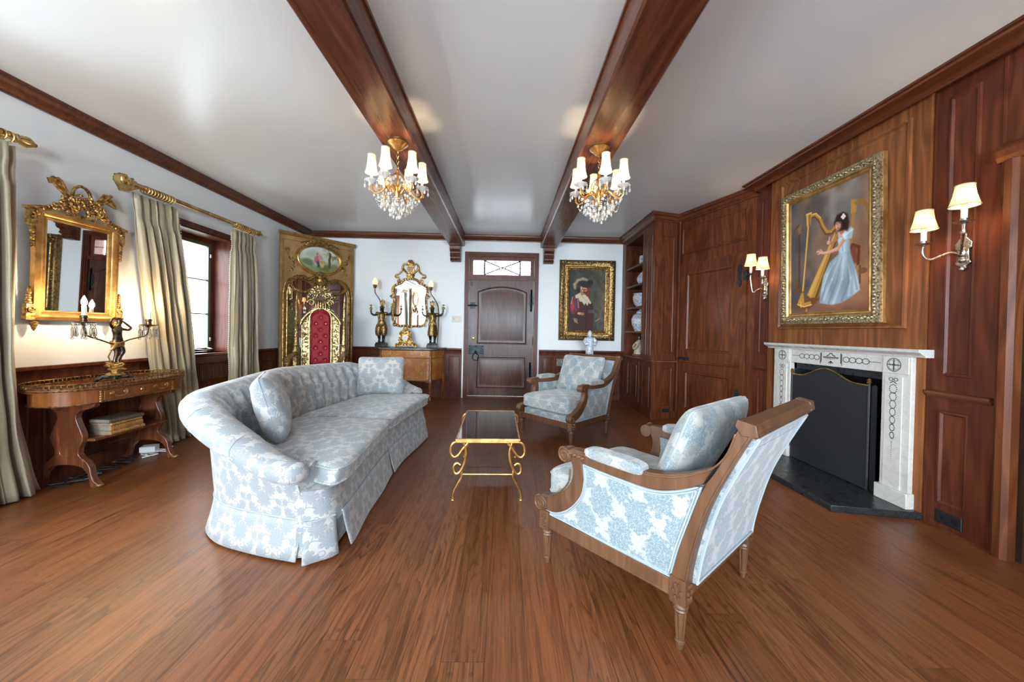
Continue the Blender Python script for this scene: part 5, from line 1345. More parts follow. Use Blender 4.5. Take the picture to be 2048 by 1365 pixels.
# ================================================================ console table by the left wall
cs = thing('console_table', 'inlaid oval console table with a pierced brass gallery and lyre legs under the left mirror', 'console table', (-3.085, 2.93, 0))
def stad(hy, r, n=16):                                   # stadium outline, straight along y
    P = [(r * cos(a), hy + r * sin(a)) for a in [pi * k / n for k in range(n + 1)]]
    return P + [(-x, -y) for x, y in P]
TOPZ = .715
def fxy(x, y, z): return (x, y, z)
g = G(); g.prism(stad(.280, .226), TOPZ - .022, TOPZ, fxy); g.obj('table_top', M['satin_top'], cs, sharp=30)
g = G(); g.prism(stad(.275, .202), .595, TOPZ - .022, fxy); g.obj('apron', M['satinwood'], cs, sharp=30)
g = G(); sp = [Vector(p) for p in stad(.280, .228)]
for z, r in ((TOPZ + .004, .004), (TOPZ + .030, .0045), (TOPZ - .012, .005), (.600, .0035)):
    q = stad(.280, .228) if z > .65 else stad(.275, .204); g.tube([(x, y, z) for x, y in q], r, 6, closed=True)
per_ = [Vector(p) for p in stad(.280, .227)]; cl = [0]
for i in range(len(per_)): cl.append(cl[-1] + (per_[(i + 1) % len(per_)] - per_[i]).length)
px_ = [p.x for p in per_] + [per_[0].x]; py_ = [p.y for p in per_] + [per_[0].y]
for k in range(96):
    s = cl[-1] * k / 96; g.ell((np.interp(s, cl, px_), np.interp(s, cl, py_), TOPZ + .017), (.004, .004, .014), 5, k=4)
g.obj('brass_gallery', M['gold_fig'], cs)
dr = None
g = G(); g.bx((.197, -.265, .612), (.210, .265, .682)); dr = g.obj('drawer', M['satinwood'], cs, bevel=.002)
for yc in (-.165, .165):
    g = G()
    for s in (-.048, .048): g.lathe([(.017, 0), (.016, .004), (.007, .008), (.007, .016), (0, .018)], (.210, yc + s, .655), 12, Matrix.Rotation(pi / 2, 4, 'Y'))
    g.tube([(.226, yc + .048 * cos(a), .652 - .022 * sin(a)) for a in [pi * k / 12 for k in range(13)]], .004, 6); g.obj('drawer_pull', M['brass'], dr)
g = G(); g.lathe([(.016, 0), (.014, .004), (0, .005)], (.212, .01, .65), 14, Matrix.Rotation(pi / 2, 4, 'Y')); g.obj('escutcheon', M['brass'], dr)
for y in (-.28, .28):
    g = G()
    for k in range(5): g.ell((.204, y, .675 - .017 * k), (.006, .011, .010), 8, k=5)
    g.obj('corner_mount', M['brass'], cs)
lyre = [(.0, .595), (.195, .595), (.19, .572), (.15, .555), (.095, .545), (.070, .52), (.064, .49), (.078, .45), (.098, .405), (.112, .365), (.112, .33), (.098, .30), (.085, .27), (.082, .235), (.105, .205), (.14, .18), (.165, .14), (.172, .09), (.19, .045), (.225, .018), (.23, .0), (.165, .0), (.158, .05), (.145, .10), (.11, .14), (.06, .155), (0, .16)]
for y in (-.295, .295):
    g = G(); g.prism(lyre + [(-a, b) for a, b in lyre[::-1][1:-1]], y - .02, y + .02, lambda x, z, d: (x, d, z))
    g.lathe([(.0, .021), (.045, .021), (.05, .024), (.056, .020)], (0, y, .26), 20, Matrix.Rotation(-pi / 2 if y > 0 else pi / 2, 4, 'X'))
    lg = g.obj('lyre_leg', M['mahogany'], cs, bevel=.004, sharp=30)
    for s in (-1, 1):
        g = G(); g.ell((s * .205, y, .014), (.034, .026, .014), 10, k=6); g.obj('toe_cap', M['brass'], lg)
g = G(); g.bx((-.14, -.285, .318), (.165, .285, .338)); g.obj('shelf', M['mahogany'], cs, bevel=.004)
for s in (-1, 1):
    g = G(); pr = [(0, .595), (.10, .595), (.095, .57), (.06, .55), (.03, .545), (.0, .51)]
    g.prism([(s * (.30 + a), b) for a, b in pr], -.012, .012, lambda y, z, d: (d, y, z)); g.obj('scroll_bracket', M['mahogany'], cs, bevel=.003)

# books on its shelf
def book(y0, y1, z, th, x0, m, label, gild=True):
    t = thing('book', label, 'book', (x0, (y0 + y1) / 2, z), 0, 'old books stacked on the console shelf'); h = (y1 - y0) / 2; D = .165
    g = G(); g.bx((-D, -h, 0), (0, h, .004)); g.bx((-D, -h, th - .004), (0, h, th))
    g.prism([(-.008, 0), (.006, .003), (.010, th / 2), (.006, th - .003), (-.008, th)], -h, h, lambda x, z_, y: (x, y, z_)); g.obj('cover', M[m], t, sharp=40)
    g = G(); g.bx((-D + .006, -h + .005, .004), (-.008, h - .005, th - .004)); g.obj('pages', M['pages'], t, sharp=0)
    if gild:
        g = G()
        for k in range(6): yk = -h + .012 + (2 * h - .024) * k / 5; g.prism([(.003, .002), (.0085, .003), (.0125, th / 2), (.0085, th - .003), (.003, th - .002)], yk - .004, yk + .004, lambda x, z_, y: (x, y, z_))
        for k in range(5):
            yk = -h + .012 + (2 * h - .024) * (k + .5) / 5
            for s in (-.009, .0, .009): g.ell((.0095, yk + s, th / 2), (.002, .003, th * .28), 6, k=4)
        g.obj('spine_gilding', M['gold_flat'], t, sharp=40)
z = .3385
for y0, y1, th, m, x0, lab, gd_ in ((2.735, 2.985, .027, 'leather', -2.905, 'tan gilt-spined book at the bottom of the stack', True), (2.74, 2.975, .038, 'leather', -2.91, 'thick tan gilt-spined book, second from the bottom', True),
                                    (2.745, 2.97, .020, 'leather', -2.912, 'thin tan gilt-spined book just under the dark book', True), (2.735, 2.98, .028, 'leather_d', -2.908, 'dark brown book lying on top of the stack', False)):
    book(y0, y1, z, th, x0, m, lab, gd_); z += th + .0006

# bronze figure candelabrum with crystal drops
ca = thing('candelabrum', 'bronze figure candelabrum with two lit candle bulbs and crystal drops on the console table', 'lamp', (-3.07, 2.925, TOPZ))
g = G()
for k in range(4):
    a = pi / 4 + k * pi / 2; g.tube([(.03 * cos(a), .03 * sin(a), .035), (.07 * cos(a), .07 * sin(a), .03), (.098 * cos(a), .098 * sin(a), .010)], [.018, .014, .012], 8); g.ell((.10 * cos(a), .10 * sin(a), .011), (.016, .016, .011), 8)
g.lathe([(.0, .02), (.075, .026), (.078, .034), (.055, .042), (.05, .05)], n=20); g.obj('base', M['bronze_black'], ca)
g = G(); g.lathe([(.062, .045), (.05, .06), (.034, .066), (.038, .078), (.05, .088), (.044, .098), (.036, .106), (.05, .118), (.06, .126), (.045, .136), (0, .14)], n=18, flute=7, fd=.16)
rr = random.Random(2)
for k in range(14): a = rr.uniform(0, 6.28); g.ell((.05 * cos(a), .05 * sin(a), .085 + rr.uniform(0, .05)), (.022, .012, .009), 7, rotz(a + rr.uniform(.6, 1.4)) @ Matrix.Rotation(rr.uniform(-.5, .5), 4, 'Y'), k=4)
g.obj('rockwork', M['brass'], ca)
P = [(.0, .012, .300, .030), (.002, .010, .345, .026), (.004, .006, .385, .030), (.004, .008, .415, .026), (.006, .012, .437, .012), (.012, .016, .458, .020), (.010, .017, .478, .022), (.004, .016, .490, .015),
     (-.002, -.022, .412, .011), (.006, -.052, .452, .0095), (.02, -.052, .478, .008), (.012, -.012, .497, .007),
     (.0, .040, .408, .011), (.014, .082, .396, .0095), (.02, .10, .415, .0085), (.018, .055, .452, .0075), (.014, .035, .470, .006),
     (.006, .028, .275, .022), (.020, .038, .225, .017), (.008, .016, .178, .012), (.012, .006, .143, .010), (.026, .008, .137, .007),
     (.0, -.004, .275, .021), (.006, .004, .215, .016), (-.004, -.004, .165, .011), (.0, -.008, .138, .009)]
E_ = [(0, 1), (1, 2), (2, 3), (3, 4), (4, 5), (5, 6), (6, 7), (3, 8), (8, 9), (9, 10), (10, 11), (3, 12), (12, 13), (13, 14), (14, 15), (15, 16), (0, 17), (17, 18), (18, 19), (19, 20), (20, 21), (0, 22), (22, 23), (23, 24), (24, 25)]
fg = skin('figure', P, E_, M['bronze'], ca)
g = G()
for k in range(3): g.tube([((.036 - .004 * k) * cos(a), .012 + (.036 - .003 * k) * sin(a), .300 - .016 * k + .006 * sin(2 * a + k)) for a in [2 * pi * i / 20 for i in range(20)]], .009, 7, closed=True)
g.tube([(.03, -.02, .29), (.02, -.045, .25), (.01, -.05, .24)], [.012, .006], 7); g.tube([(-.01, -.02, .24), (-.02, -.035, .19), (-.015, -.02, .142)], .005, 6); g.tube([(-.01, .03, .24), (.0, .045, .19), (.0, .03, .142)], .005, 6); g.obj('drapery', M['brass'], fg)
g = G()
for k in range(9): a = 2 * pi * k / 9; g.ell((.004 + .016 * cos(a), .017 + .02 * sin(a), .488), (.010, .010, .012), 7, k=5)
g.obj('hair', M['bronze'], fg)
for yv, zv in ((-.218, .445), (.262, .432)):
    s = 1 if yv > 0 else -1
    g = G(); g.tube([tuple(p) for p in catmull([Vector((0, .02 * s, .285)), Vector((0, .10 * s, .318)), Vector((0, yv - .045 * s, .345)), Vector((0, yv - .012 * s, .365)), Vector((0, yv, .41)), Vector((0, yv, zv))], 6)], .0055, 8); arm = g.obj('arm', M['bronze'], ca)
    g = G(); g.lathe([(0, zv - .012), (.012, zv - .012), (.018, zv), (.056, zv + .006), (.060, zv + .012), (.02, zv + .014), (.018, zv + .04), (.023, zv + .044), (.021, zv + .06), (0, zv + .06)], (0, yv, 0), 20); g.obj('drip_pan', M['bronze'], ca)
    g = G(); g.lathe([(.0135, zv + .055), (.0135, zv + .125), (.004, zv + .128)], (0, yv, 0), 14); g.obj('candle', M['white'], ca)
    g = G(); g.lathe([(.006, zv + .126), (.0165, zv + .150), (.015, zv + .168), (.006, zv + .192), (0, zv + .204)], (0, yv, 0), 10); g.obj('bulb', M['bulb'], ca)
    for k in range(8):
        a = 2 * pi * k / 8 + .2; c = (.055 * cos(a), yv + .055 * sin(a))
        g = G(); g.ell((c[0], c[1], zv - .004), (.007, .007, .008), 6, k=4); g.ell((c[0], c[1], zv - .02), (.006, .006, .008), 6, k=4)
        g.lathe([(0, zv - .026), (.008, zv - .038), (.012, zv - .075), (.006, zv - .092), (0, zv - .096)], (c[0], c[1], 0), 6)
        if k % 2: g.ell((c[0], c[1], zv - .105), (.010, .010, .010), 8, k=6)
        g.obj('crystal_drop', M['crystal'], ca, sharp=20)

# cords and a paper on the floor under it
rr = random.Random(9)
def cordline(y0, y1, x0, loops, n=26):
    return [(x0 + .09 * rr.uniform(-1, 1), y0 + (y1 - y0) * k / n + .05 * sin(k * loops), .007 + .012 * abs(sin(k * 1.7))) for k in range(n + 1)]
g = G()
for y0, y1, x0, lp_ in ((2.62, 2.83, -3.12, 1.3), (2.80, 3.18, -3.16, .8)): g.tube([tuple(p) for p in catmull([Vector(p) for p in cordline(y0, y1, x0, lp_)], 4)], .0045, 6)
tag(g.obj('power_cord', M['cord']), 'dark tangled lamp cord on the floor under the console table', 'cord')
g = G(); g.tube([tuple(p) for p in catmull([Vector(p) for p in cordline(3.20, 3.48, -3.13, 1.1, 14)], 4)], .004, 6); tag(g.obj('power_cord', M['paper']), 'white flex on the floor at the far foot of the console table', 'cord')
g = G(); g.box((-3.22, 3.36, .035), (.11, .09, .05), rotz(.4)); tag(g.obj('adapter_box', M['paper'], bevel=.004), 'small white box on the floor behind the console table', 'box')

# ================================================================ gilt mirror on the left wall
t = thing('wall_mirror', 'carved gilt wall mirror with a leafy crest and urn drops above the console table', 'mirror')
t.matrix_world = T(XL + .035, 2.872, 1.21) @ Matrix.Rotation(math.radians(1.6), 4, 'Y')
def fm(y, z, h): return (h, y, z)
g = G(); g.prism(rect(-.215, .215, .035, .700), 0, .012, fm); g.obj('mirror_glass', M['mirror'], t, sharp=0)
g = G(); g.rings(rect(-.203, .203, .040, .690), [(0, .012), (0, .020), (-.012, .026), (-.02, .022), (-.03, .034), (-.045, .040), (-.055, .036), (-.070, .030), (-.072, 0)], fm, fill=False); g.obj('frame', M['gold_flat'], t, sharp=30)
g = G()
for s in (-1, 1):
    g.bx((0, s * .29 - .022, .62), (.034, s * .29 + .022, .735)); g.bx((-.0, s * .30 - .028, .735), (.04, s * .30 + .028, .755)); 
    for k in range(6): g.ell((.025, s * .287, .61 - .024 * k), (.012, .020 - .002 * k, .017), 8, k=5)
    crest_ = g; g = G(); g.bx((0, s * .29 - .024, -.03), (.034, s * .29 + .024, .08)); g.tube([fm(y, z, .036) for y, z in spiral((s * .29, .045), .022, .004, 0, 1.5 * s, 20)], .005, 6)
    for k in range(7): g.ell((.02, s * (.292 + .004 * (k % 2)), .09 + .017 * k), (.014, .021 - .0022 * k, .015), 8, k=5)
    g.obj('lower_mount', M['gold'], t, sharp=50); g = G()
    for k in range(4): g.ell((.02, s * .26, -.05 - .012 * k), (.018 - .003 * k, .026 - .004 * k, .014), 9, k=5)
    g.ell((.02, s * .26, -.098), (.006, .006, .01), 6); g.obj('urn_drop', M['gold'], t); g = crest_
    g.tube([fm(y, z, .024) for y, z in ((s * .31, .748), (s * .23, .772), (s * .15, .80), (s * .08, .83))], [.012, .009], 8)      # sloping top rail
    for k in range(26):
        a = .09 + .0082 * k; g.ell((.026 + .006 * (k % 3 == 0), s * a, .842 - .0060 * k * 1.0 + (.022, -.006, .034, .008)[k % 4] * (1 - k / 40)), (.012, .020, .009), 7, Matrix.Rotation(s * (.9, -.6, 1.3, -.2)[k % 4], 4, 'X'), k=4)
    g.tube([fm(y, z, .028) for y, z in spiral((s * .075, .785), .042, .010, pi / 2, s * 1.2, 26)], [.010, .006], 8)
    g.tube([fm(y, z, .024) for y, z in ((0, .77), (s * .06, .765), (s * .12, .745), (s * .17, .728))], [.014, .008], 8)
for k in range(12): g.tube([fm(-.075 + .0136 * k, .742, .03), fm(-.07 + .0127 * k, .772 + .008 * sin(pi * k / 11), .035)], .004, 5)
rr = random.Random(4)
for k in range(110):
    a = rr.uniform(-.3, pi + .3); r = sqrt(rr.uniform(.0, 1)) * .13; y, z = r * cos(a) * 1.25, .805 + r * sin(a) * .95
    g.ell((.03 + rr.uniform(0, .012), y, z), (.014, rr.uniform(.012, .024), rr.uniform(.008, .014)), 7, Matrix.Rotation(rr.uniform(-1.5, 1.5), 4, 'X'), k=4)
g.tube([fm(.062 * cos(a), .915 + .085 * sin(a), .02) for a in [pi * k / 16 for k in range(17)]], .011, 8)                        # basket handle
for s in (-1, 1):
    for k, (l, an) in enumerate(((.19, 2.45), (.17, 2.60), (.15, 2.28))):                                                         # torches and arrows
        y0, z0 = s * .08, .86; g.tube([fm(s * .05, z0 - .02, .03), fm(s * (.05 + l * abs(cos(an))), z0 + l * sin(an) + .02, .034)], [.006, .012], 7)
g.prism([(.155, .93), (.235, .905), (.225, .935), (.165, 1.0)], .015, .04, fm); g.prism([(-.20, .95), (-.13, .985), (-.16, 1.01), (-.215, .985)], .015, .04, fm)
g.obj('carved_crest', M['gold'], t, sharp=50)

# ================================================================ curtains and rods
def drape(name, ytop, ybot, ztop, zbot, xc, n, amp, label, seed=1, lead=None, back=0.0, pw=1.0):
    rr = random.Random(seed); ph = [rr.uniform(0, 6.28) for _ in range(6)]
    ml = abs(ytop[1] - ytop[0])
    def f(a, b):
        bb = b ** pw
        y0 = ytop[0] + (ybot[0] - ytop[0]) * bb; y1 = ytop[1] + (ybot[1] - ytop[1]) * bb
        y = y0 + (y1 - y0) * a
        k = min(1, .45 + b * 2.2); wv = sin(2 * pi * n * a + .22 * sin(4 * b + ph[0]) + ph[1]) + (.25 + .35 * b) * sin(2 * pi * n * 1.7 * a + ph[2] + 2.2 * b) + .25 * sin(2 * pi * n * 3.1 * a + ph[3] + 5 * b)
        pin = .55 if .06 < b < .11 else 1
        x = xc - back * b + amp * k * pin * wv + .008 * sin(9 * b + 7 * a + ph[3]) * b + .005 * sin(31 * b + 12 * a + ph[4]) * b
        y += .012 * sin(2 * pi * n * a * 2 + ph[5]) * k
        return (x, y, ztop + (zbot - ztop) * b + .006 * sin(2 * pi * n * a) * (1 - b))
    t = thing(name, label, 'curtain')
    g = G(); g.grid(f, int(n * 14), 44, uvfn=lambda a, b: (a * ml * 2.2, b * (ztop - zbot)))
    o = g.obj('drape', M['silk'], t, sharp=0); o.data.polygons.foreach_set('use_smooth', [True] * len(o.data.polygons))
    s = o.modifiers.new('t', 'SOLIDIFY'); s.thickness = .004
    if lead == -1: return t
    g = G()
    e = lead if lead is not None else 1
    for k in range(90): p = f(e, .02 + .97 * k / 90); g.ell((p[0] + .006, p[1] + (.006 if e else -.006), p[2]), (.005, .005, .006), 5, k=4)
    g.obj('bead_trim', M['ivory'], o)
    return t
drape('curtain', (3.17, 3.60), (3.53, 3.98), 2.285, .012, -3.20, 6, .030, 'left champagne silk curtain of the visible window, sweeping to the floor', 3, back=.062)
drape('curtain', (4.32, 4.69), (4.31, 4.79), 2.285, .012, -3.20, 6, .034, 'right champagne silk curtain of the visible window, behind the sofa', 5, lead=0)
drape('curtain', (2.00, 2.39), (1.90, 2.545), 2.285, .012, -3.16, 6, .040, 'grey-green silk curtain at the left edge, in front of the second window', 8, lead=-1, pw=4.0)
def rod(y0, y1, rings, label, endL, endR):
    t = thing('curtain_rod', label, 'curtain rod', (-3.20, 0, 2.355))
    g = G(); g.tube([(0, y0, 0), (0, y1, 0)], .021, 14)
    for k in range(3):
        pass
    g.obj('pole', M['brass'], t)
    for y in rings:
        g = G(); g.tube([(.034 * cos(a), y + .006 * cos(a), -.012 + .034 * sin(a)) for a in [2 * pi * k / 20 for k in range(20)]], .0055, 7, closed=True); g.obj('ring', M['brass'], t)
    for y, s, big in endL + endR:
        g = G()
        if big:
            g.lathe([(.021, 0), (.030, .01), (.026, .03), (.034, .06), (.050, .09), (.054, .13), (.04, .15), (.018, .155), (0, .156)], (0, y, 0), 20, Matrix.Rotation(-s * pi / 2, 4, 'X'), flute=8, fd=.16)
            rr = random.Random(6)
            for k in range(22): a = rr.uniform(0, 6.28); q = rr.uniform(.05, .14); g.ell((.046 * cos(a), y + s * q, .046 * sin(a)), (.012, .014, .010), 6, k=4)
            g.prism([(.03, .02), (.16, .02), (.155, -.03), (.12, -.085), (.08, -.055), (.045, -.04)], -.02, .03, lambda a, z, d: (d, y + s * a, z))
        else:
            g.lathe([(.021, 0), (.03, .006), (.03, .018), (.022, .026), (.036, .05), (.036, .07), (.02, .10), (.012, .105), (.014, .115), (0, .125)], (0, y, 0), 18, Matrix.Rotation(-s * pi / 2, 4, 'X'), flute=9, fd=.2)
        g.obj('finial', M['brass'], t, sharp=50)
    for y in (y0 + .04, y1 - .04):
        g = G(); g.tube([(0, y, -.015), (-.08, y, -.035), (-.16, y, -.03)], .011, 8); g.obj('bracket', M['brass'], t)
rod(3.18, 4.70, [3.28 + .028 * k for k in range(10)] + [4.36 + .033 * k for k in range(10)], 'brass curtain rod with rings over the visible window', [(3.20, -1, True)], [(4.70, 1, False)])
rod(.75, 2.42, [2.08 + .035 * k for k in range(10)] + [.85 + .035 * k for k in range(9)], 'brass curtain rod with a carved finial at the left edge', [(.75, -1, False)], [(2.42, 1, False)])
drape('curtain', (.85, 1.15), (.8, 1.2), 2.285, .012, -3.16, 5, .036, 'far curtain panel of the second window, out of frame', 11, lead=-1)
# ================================================================ tall gilt pier mirror across the corner
TL_, TR_ = Vector((-3.29, 5.34)), Vector((-2.59, 6.19)); TW = (TR_ - TL_).length
t = thing('pier_mirror', 'tall gilt pier mirror with a painted oval, standing across the corner behind the throne', 'mirror', (TL_.x, TL_.y, 0), math.atan2(TR_.y - TL_.y, TR_.x - TL_.x))
def fp(x, z, h): return (x, -h, z)
glass_half = [(0, 1.738), (.05, 1.752), (.10, 1.80), (.16, 1.845), (.24, 1.872), (.32, 1.868), (.39, 1.83), (.435, 1.76), (.452, 1.66), (.452, .12)]
cx0 = .557
gp = [(cx0 - x, z) for x, z in glass_half[::-1]] + [(cx0 + x, z) for x, z in glass_half[1:]]
g = G(); g.prism(gp, .0, .006, fp); g.obj('mirror_glass', M['mirror'], t, sharp=0)
g = G()                                                  # board with the glass opening: strips from the outline to the opening
top = 2.50
outl = []
for x, z in gp[1:-1]: outl.append((x, z))
g.prism(rect(0, cx0 - .452, 0.0, 1.66), -.02, .022, fp); g.prism(rect(cx0 + .452, TW, 0, 1.66), -.02, .022, fp); g.prism(rect(0, TW, 0, .12), -.02, .022, fp)
upper = [(0, 1.66)] + gp[1:-1] + [(TW, 1.66), (TW, top), (0, top)]
L_ = [(0, 1.66)] + [p for p in gp[1:] if p[0] <= cx0 + 1e-6] + [(cx0, top), (0, top)]
R_ = [(cx0, 1.738)] + [p for p in gp[:-1] if p[0] > cx0 + 1e-6] + [(TW, 1.66), (TW, top), (cx0, top)]
g.prism(L_, -.02, .022, fp); g.prism(R_, -.02, .022, fp)
g.obj('panel', M['gold_dull'], t, sharp=0)
g = G()
g.prism([(0, top), (0.03, top), (.045, top + .02), (.05, top + .055), (0.0, top + .055)], -.02, TW + .02, lambda h, z, x: (x, -h, z))
for k in range(46): g.ell(fp(.0 + TW * (k + .5) / 46, top + .03, .047), (.011, .008, .012), 6, k=4)
g.tube([fp(x, z, .024) for x, z in ((.035, .14), (.035, 2.44), (TW - .035, 2.44), (TW - .035, .14))], .008, 6)
g.obj('cornice', M['gold_flat'], t, sharp=40)
g = G()
ln = [Vector(p) for p in gp]; 
def around(d): return [Vector(p) for p in inset(gp, -d)]
for d, r in ((.012, .012), (.062, .010)): g.tube([fp(p.x, max(.02, p.y), .03) for p in around(d)], r, 8)
q = around(.036); cl = [0]
for i in range(1, len(q)): cl.append(cl[-1] + (q[i] - q[i - 1]).length)
nb_ = int(cl[-1] / .026)
for k in range(nb_):
    s = cl[-1] * (k + .5) / nb_; x, z_ = np.interp(s, cl, [p.x for p in q]), np.interp(s, cl, [p.y for p in q])
    if z_ > .02: g.ell(fp(x, z_, .032), (.010, .010, .013), 6, k=4)
g.obj('glass_moulding', M['gold'], t)
oc = (.552, 2.21); ow, oh = .60, .385
g = G(); Q = [(oc[0] + ow / 2 * cos(a), oc[1] + oh / 2 * sin(a)) for a in [2 * pi * k / 40 for k in range(40)]]
g.rings(Q, [(0, .024), (-.004, .034), (-.018, .040), (-.03, .032), (-.036, .044), (-.05, .046), (-.06, .024)], fp, fill=False)
for k in range(56): a = 2 * pi * k / 56; g.ell(fp(oc[0] + (ow / 2 + .042) * cos(a), oc[1] + (oh / 2 + .042) * sin(a), .046), (.010, .008, .010), 6, k=4)
g.obj('oval_frame', M['gold_flat'], t, sharp=40)
C = Canvas(ow, oh, 110, 76); n1, n2 = C.nz(6), C.nz(18, 12)
C.fill(lambda u, v: np.array((.74, .77, .74)) * (1 - np.clip((v - .3) * 1.6 + .5 * (n1 - .5), 0, 1))[..., None] + np.array((.45, .50, .33)) * np.clip((v - .3) * 1.6 + .5 * (n1 - .5), 0, 1)[..., None])
C.put(np.clip((u_ := C.u) * 0 + (n2 - .45) * 3, 0, 1) * np.clip((C.u - .5) * 2.4, 0, 1) * np.clip(1.3 - C.v, 0, 1), (.40, .36, .20), .8)
C.line([(.76, .75), (.74, .45), (.80, .15)], .03, (.36, .28, .18)); C.ell((.30, .28), (.18, .10), (.55, .62, .55), .6, .8); C.ell((.2, .66), (.14, .10), (.30, .36, .22), .7, .6); C.ell((.66, .8), (.2, .08), (.33, .36, .2), .6, .6)
C.poly([(.36, .44), (.42, .32), (.47, .34), (.48, .50), (.45, .66), (.36, .62)], (.70, .38, .42), .02); C.poly([(.42, .6), (.47, .52), (.50, .76), (.44, .82)], (.22, .26, .30), .02); C.ell((.435, .27), (.03, .03), (.55, .42, .30)); C.ell((.48, .25), (.028, .03), (.84, .66, .52)); C.poly([(.48, .30), (.56, .32), (.58, .46), (.52, .52), (.48, .44)], (.72, .50, .52), .02); C.poly([(.50, .62), (.62, .62), (.60, .80), (.53, .80)], (.72, .66, .44), .02); C.ell((.57, .58), (.08, .04), (.66, .54, .38), .9)
C.mesh('oval_painting', t, lambda a, b, h: fp(oc[0] + a, oc[1] + b, .026), oval=True)
g = G(); rr = random.Random(12)
for sx, zc in ((.135, 2.16), (.97, 2.18)):                # flower sprays
    for k in range(36): u = rr.uniform(0, 1); g.ell(fp(sx + (.05 if sx < .5 else -.05) * sin(u * 5) + rr.uniform(-.035, .035), zc - .17 + .34 * u, .028), (rr.uniform(.008, .018), .008, rr.uniform(.007, .014)), 6, Matrix.Rotation(rr.uniform(0, 3), 4, 'Y'), k=4)
for k in range(34): a = rr.uniform(0, pi); r = rr.uniform(.02, .10); g.ell(fp(oc[0] + 1.5 * r * cos(a), 2.42 + r * sin(a) * .9, .045), (.016, .012, .012), 6, k=4)
for s in (-1, 1): g.tube([fp(oc[0] + s * x, z, .04) for x, z in ((.08, 2.45), (.16, 2.475), (.24, 2.45), (.29, 2.42))], [.014, .006], 7); [g.ell(fp(oc[0] + s * (.12 + .02 * k), 2.462 - .012 * k + .012 * (k % 2), .042), (.016, .008, .010), 6, k=4) for k in range(9)]
g.obj('carved_sprays', M['gold'], t)
g = G(); g.lathe([(.018, 0), (.03, .01), (.016, .03), (.03, .06), (.075, .13), (.08, .17), (.05, .19), (.06, .215), (.03, .225), (.05, .27), (0, .30)], fp(cx0, 1.73, .04), 16)
for s in (-1, 1):
    g.tube([fp(cx0 + s * x, z, .04) for x, z in ((.03, 1.96), (.10, 1.93), (.17, 1.88), (.22, 1.90))], [.03, .014], 8)
    for k in range(16): u = (k + .5) / 16; g.ell(fp(cx0 + s * (.10 + .33 * u), 1.755 - .085 * sin(pi * u) + .04 * u, .036), (.024, .016, .018), 7, k=4)
g.obj('urn_and_garlands', M['gold'], t)

t2 = dup(t, (XL + .035, -1.35, 0), pi / 2, 'second gilt pier mirror on the window wall, seen only in reflections')

# ================================================================ throne
th = thing('throne', 'tall carved gold throne with a tufted red velvet back, behind the sofa', 'throne', (-2.60, 5.18, 0), math.radians(17))
def ft(x, z, h): return (x, -h, z)                        # front faces -y
gp_ = M['gold_pale']
archp = [(-.125, .62), (.125, .62), (.125, 1.28)] + [(.125 * cos(a), 1.28 + .135 * sin(a)) for a in [pi * k / 12 for k in range(1, 12)]] + [(-.125, 1.28)]
def tuft(a, b):
    x = -.123 + .246 * a; zt = 1.28 + .133 * sqrt(max(0, 1 - (x / .125) ** 2)); z = .63 + (zt - .63) * b
    d = .05
    for r in range(9):
        zc = .70 + .085 * r
        for xc in ((0,) if r % 2 else (-.062, .062)):
            q = ((x - xc) / .026) ** 2 + ((z - zc) / .026) ** 2
            if q < 8: d -= .026 * math.exp(-q)
    e = min(a, 1 - a, b, 1 - b); d *= min(1, .4 + e * 8)
    return ft(x, z, d)
g = G(); g.grid(tuft, 30, 80); g.obj('velvet_back', M['velvet'], th, sharp=0); th.children[-1].data.polygons.foreach_set('use_smooth', [True] * 2400)
for r in range(9):
    zc = .70 + .085 * r
    if zc > 1.36: continue
    for xc in ((0,) if r % 2 else (-.062, .062)): g = G(); g.ell(ft(xc, zc, .030), (.008, .006, .008), 7, k=5); g.obj('crystal_button', M['silver'], th)
g = G(); g.prism([(-.235, .45), (.235, .45), (.235, 1.20), (.15, 1.40), (0, 1.47), (-.15, 1.40), (-.235, 1.20)], -.05, .0, ft)
g.rings(archp, [(0, .05), (-.006, .062), (-.016, .062), (-.02, .03), (-.02, 0)], ft, fill=False)
rr = random.Random(21)
for k in range(150):
    s = rr.choice((-1, 1)); z = rr.uniform(.6, 1.30); g.ell(ft(s * rr.uniform(.155, .225), z, rr.uniform(.0, .022)), (rr.uniform(.008, .016), .010, rr.uniform(.008, .018)), 6, Matrix.Rotation(rr.uniform(0, 3), 4, 'Y'), k=4)
for s in (-1, 1): g.tube([ft(s * x, z, .03) for x, z in ((.25, 1.20), (.235, 1.26), (.17, 1.34), (.10, 1.40))], [.022, .026], 8); g.tube([ft(s * .145, z, .02) for z in (.6, .9, 1.28)], .008, 6); g.tube([ft(s * .235, z, .02) for z in (.6, .9, 1.22)], .008, 6)
g.obj('carved_back_frame', gp_, th, sharp=50)
g = G()
for k in range(170):
    a = rr.uniform(0, 2 * pi); r = sqrt(rr.uniform(.02, 1)) * .15; g.ell(ft(1.15 * r * cos(a), 1.57 + 1.1 * r * sin(a), rr.uniform(.0, .05)), (rr.uniform(.014, .028), .014, rr.uniform(.010, .02)), 7, Matrix.Rotation(a + pi / 2 + rr.uniform(-.6, .6), 4, 'Y'), k=4)
for s in (-1, 1):
    for c in ((.08, 1.60), (.12, 1.50)): g.tube([ft(s * x, z, .05) for x, z in spiral(c, .045, .01, 0, 1.4, 22)], [.013, .007], 7)
for k in range(5): g.lathe([(.013, 0), (.016, .03), (.012, .10), (.017, .105), (.0, .12)], ft(-.06 + .03 * k, 1.425, .055), 10)
for k in range(9): a = .3 + 2.54 * k / 8; g.tube([ft(.08 * cos(a), 1.62 + .06 * sin(a), .03), ft(.14 * cos(a), 1.62 + .125 * sin(a), .03)], [.012, .016], 7)
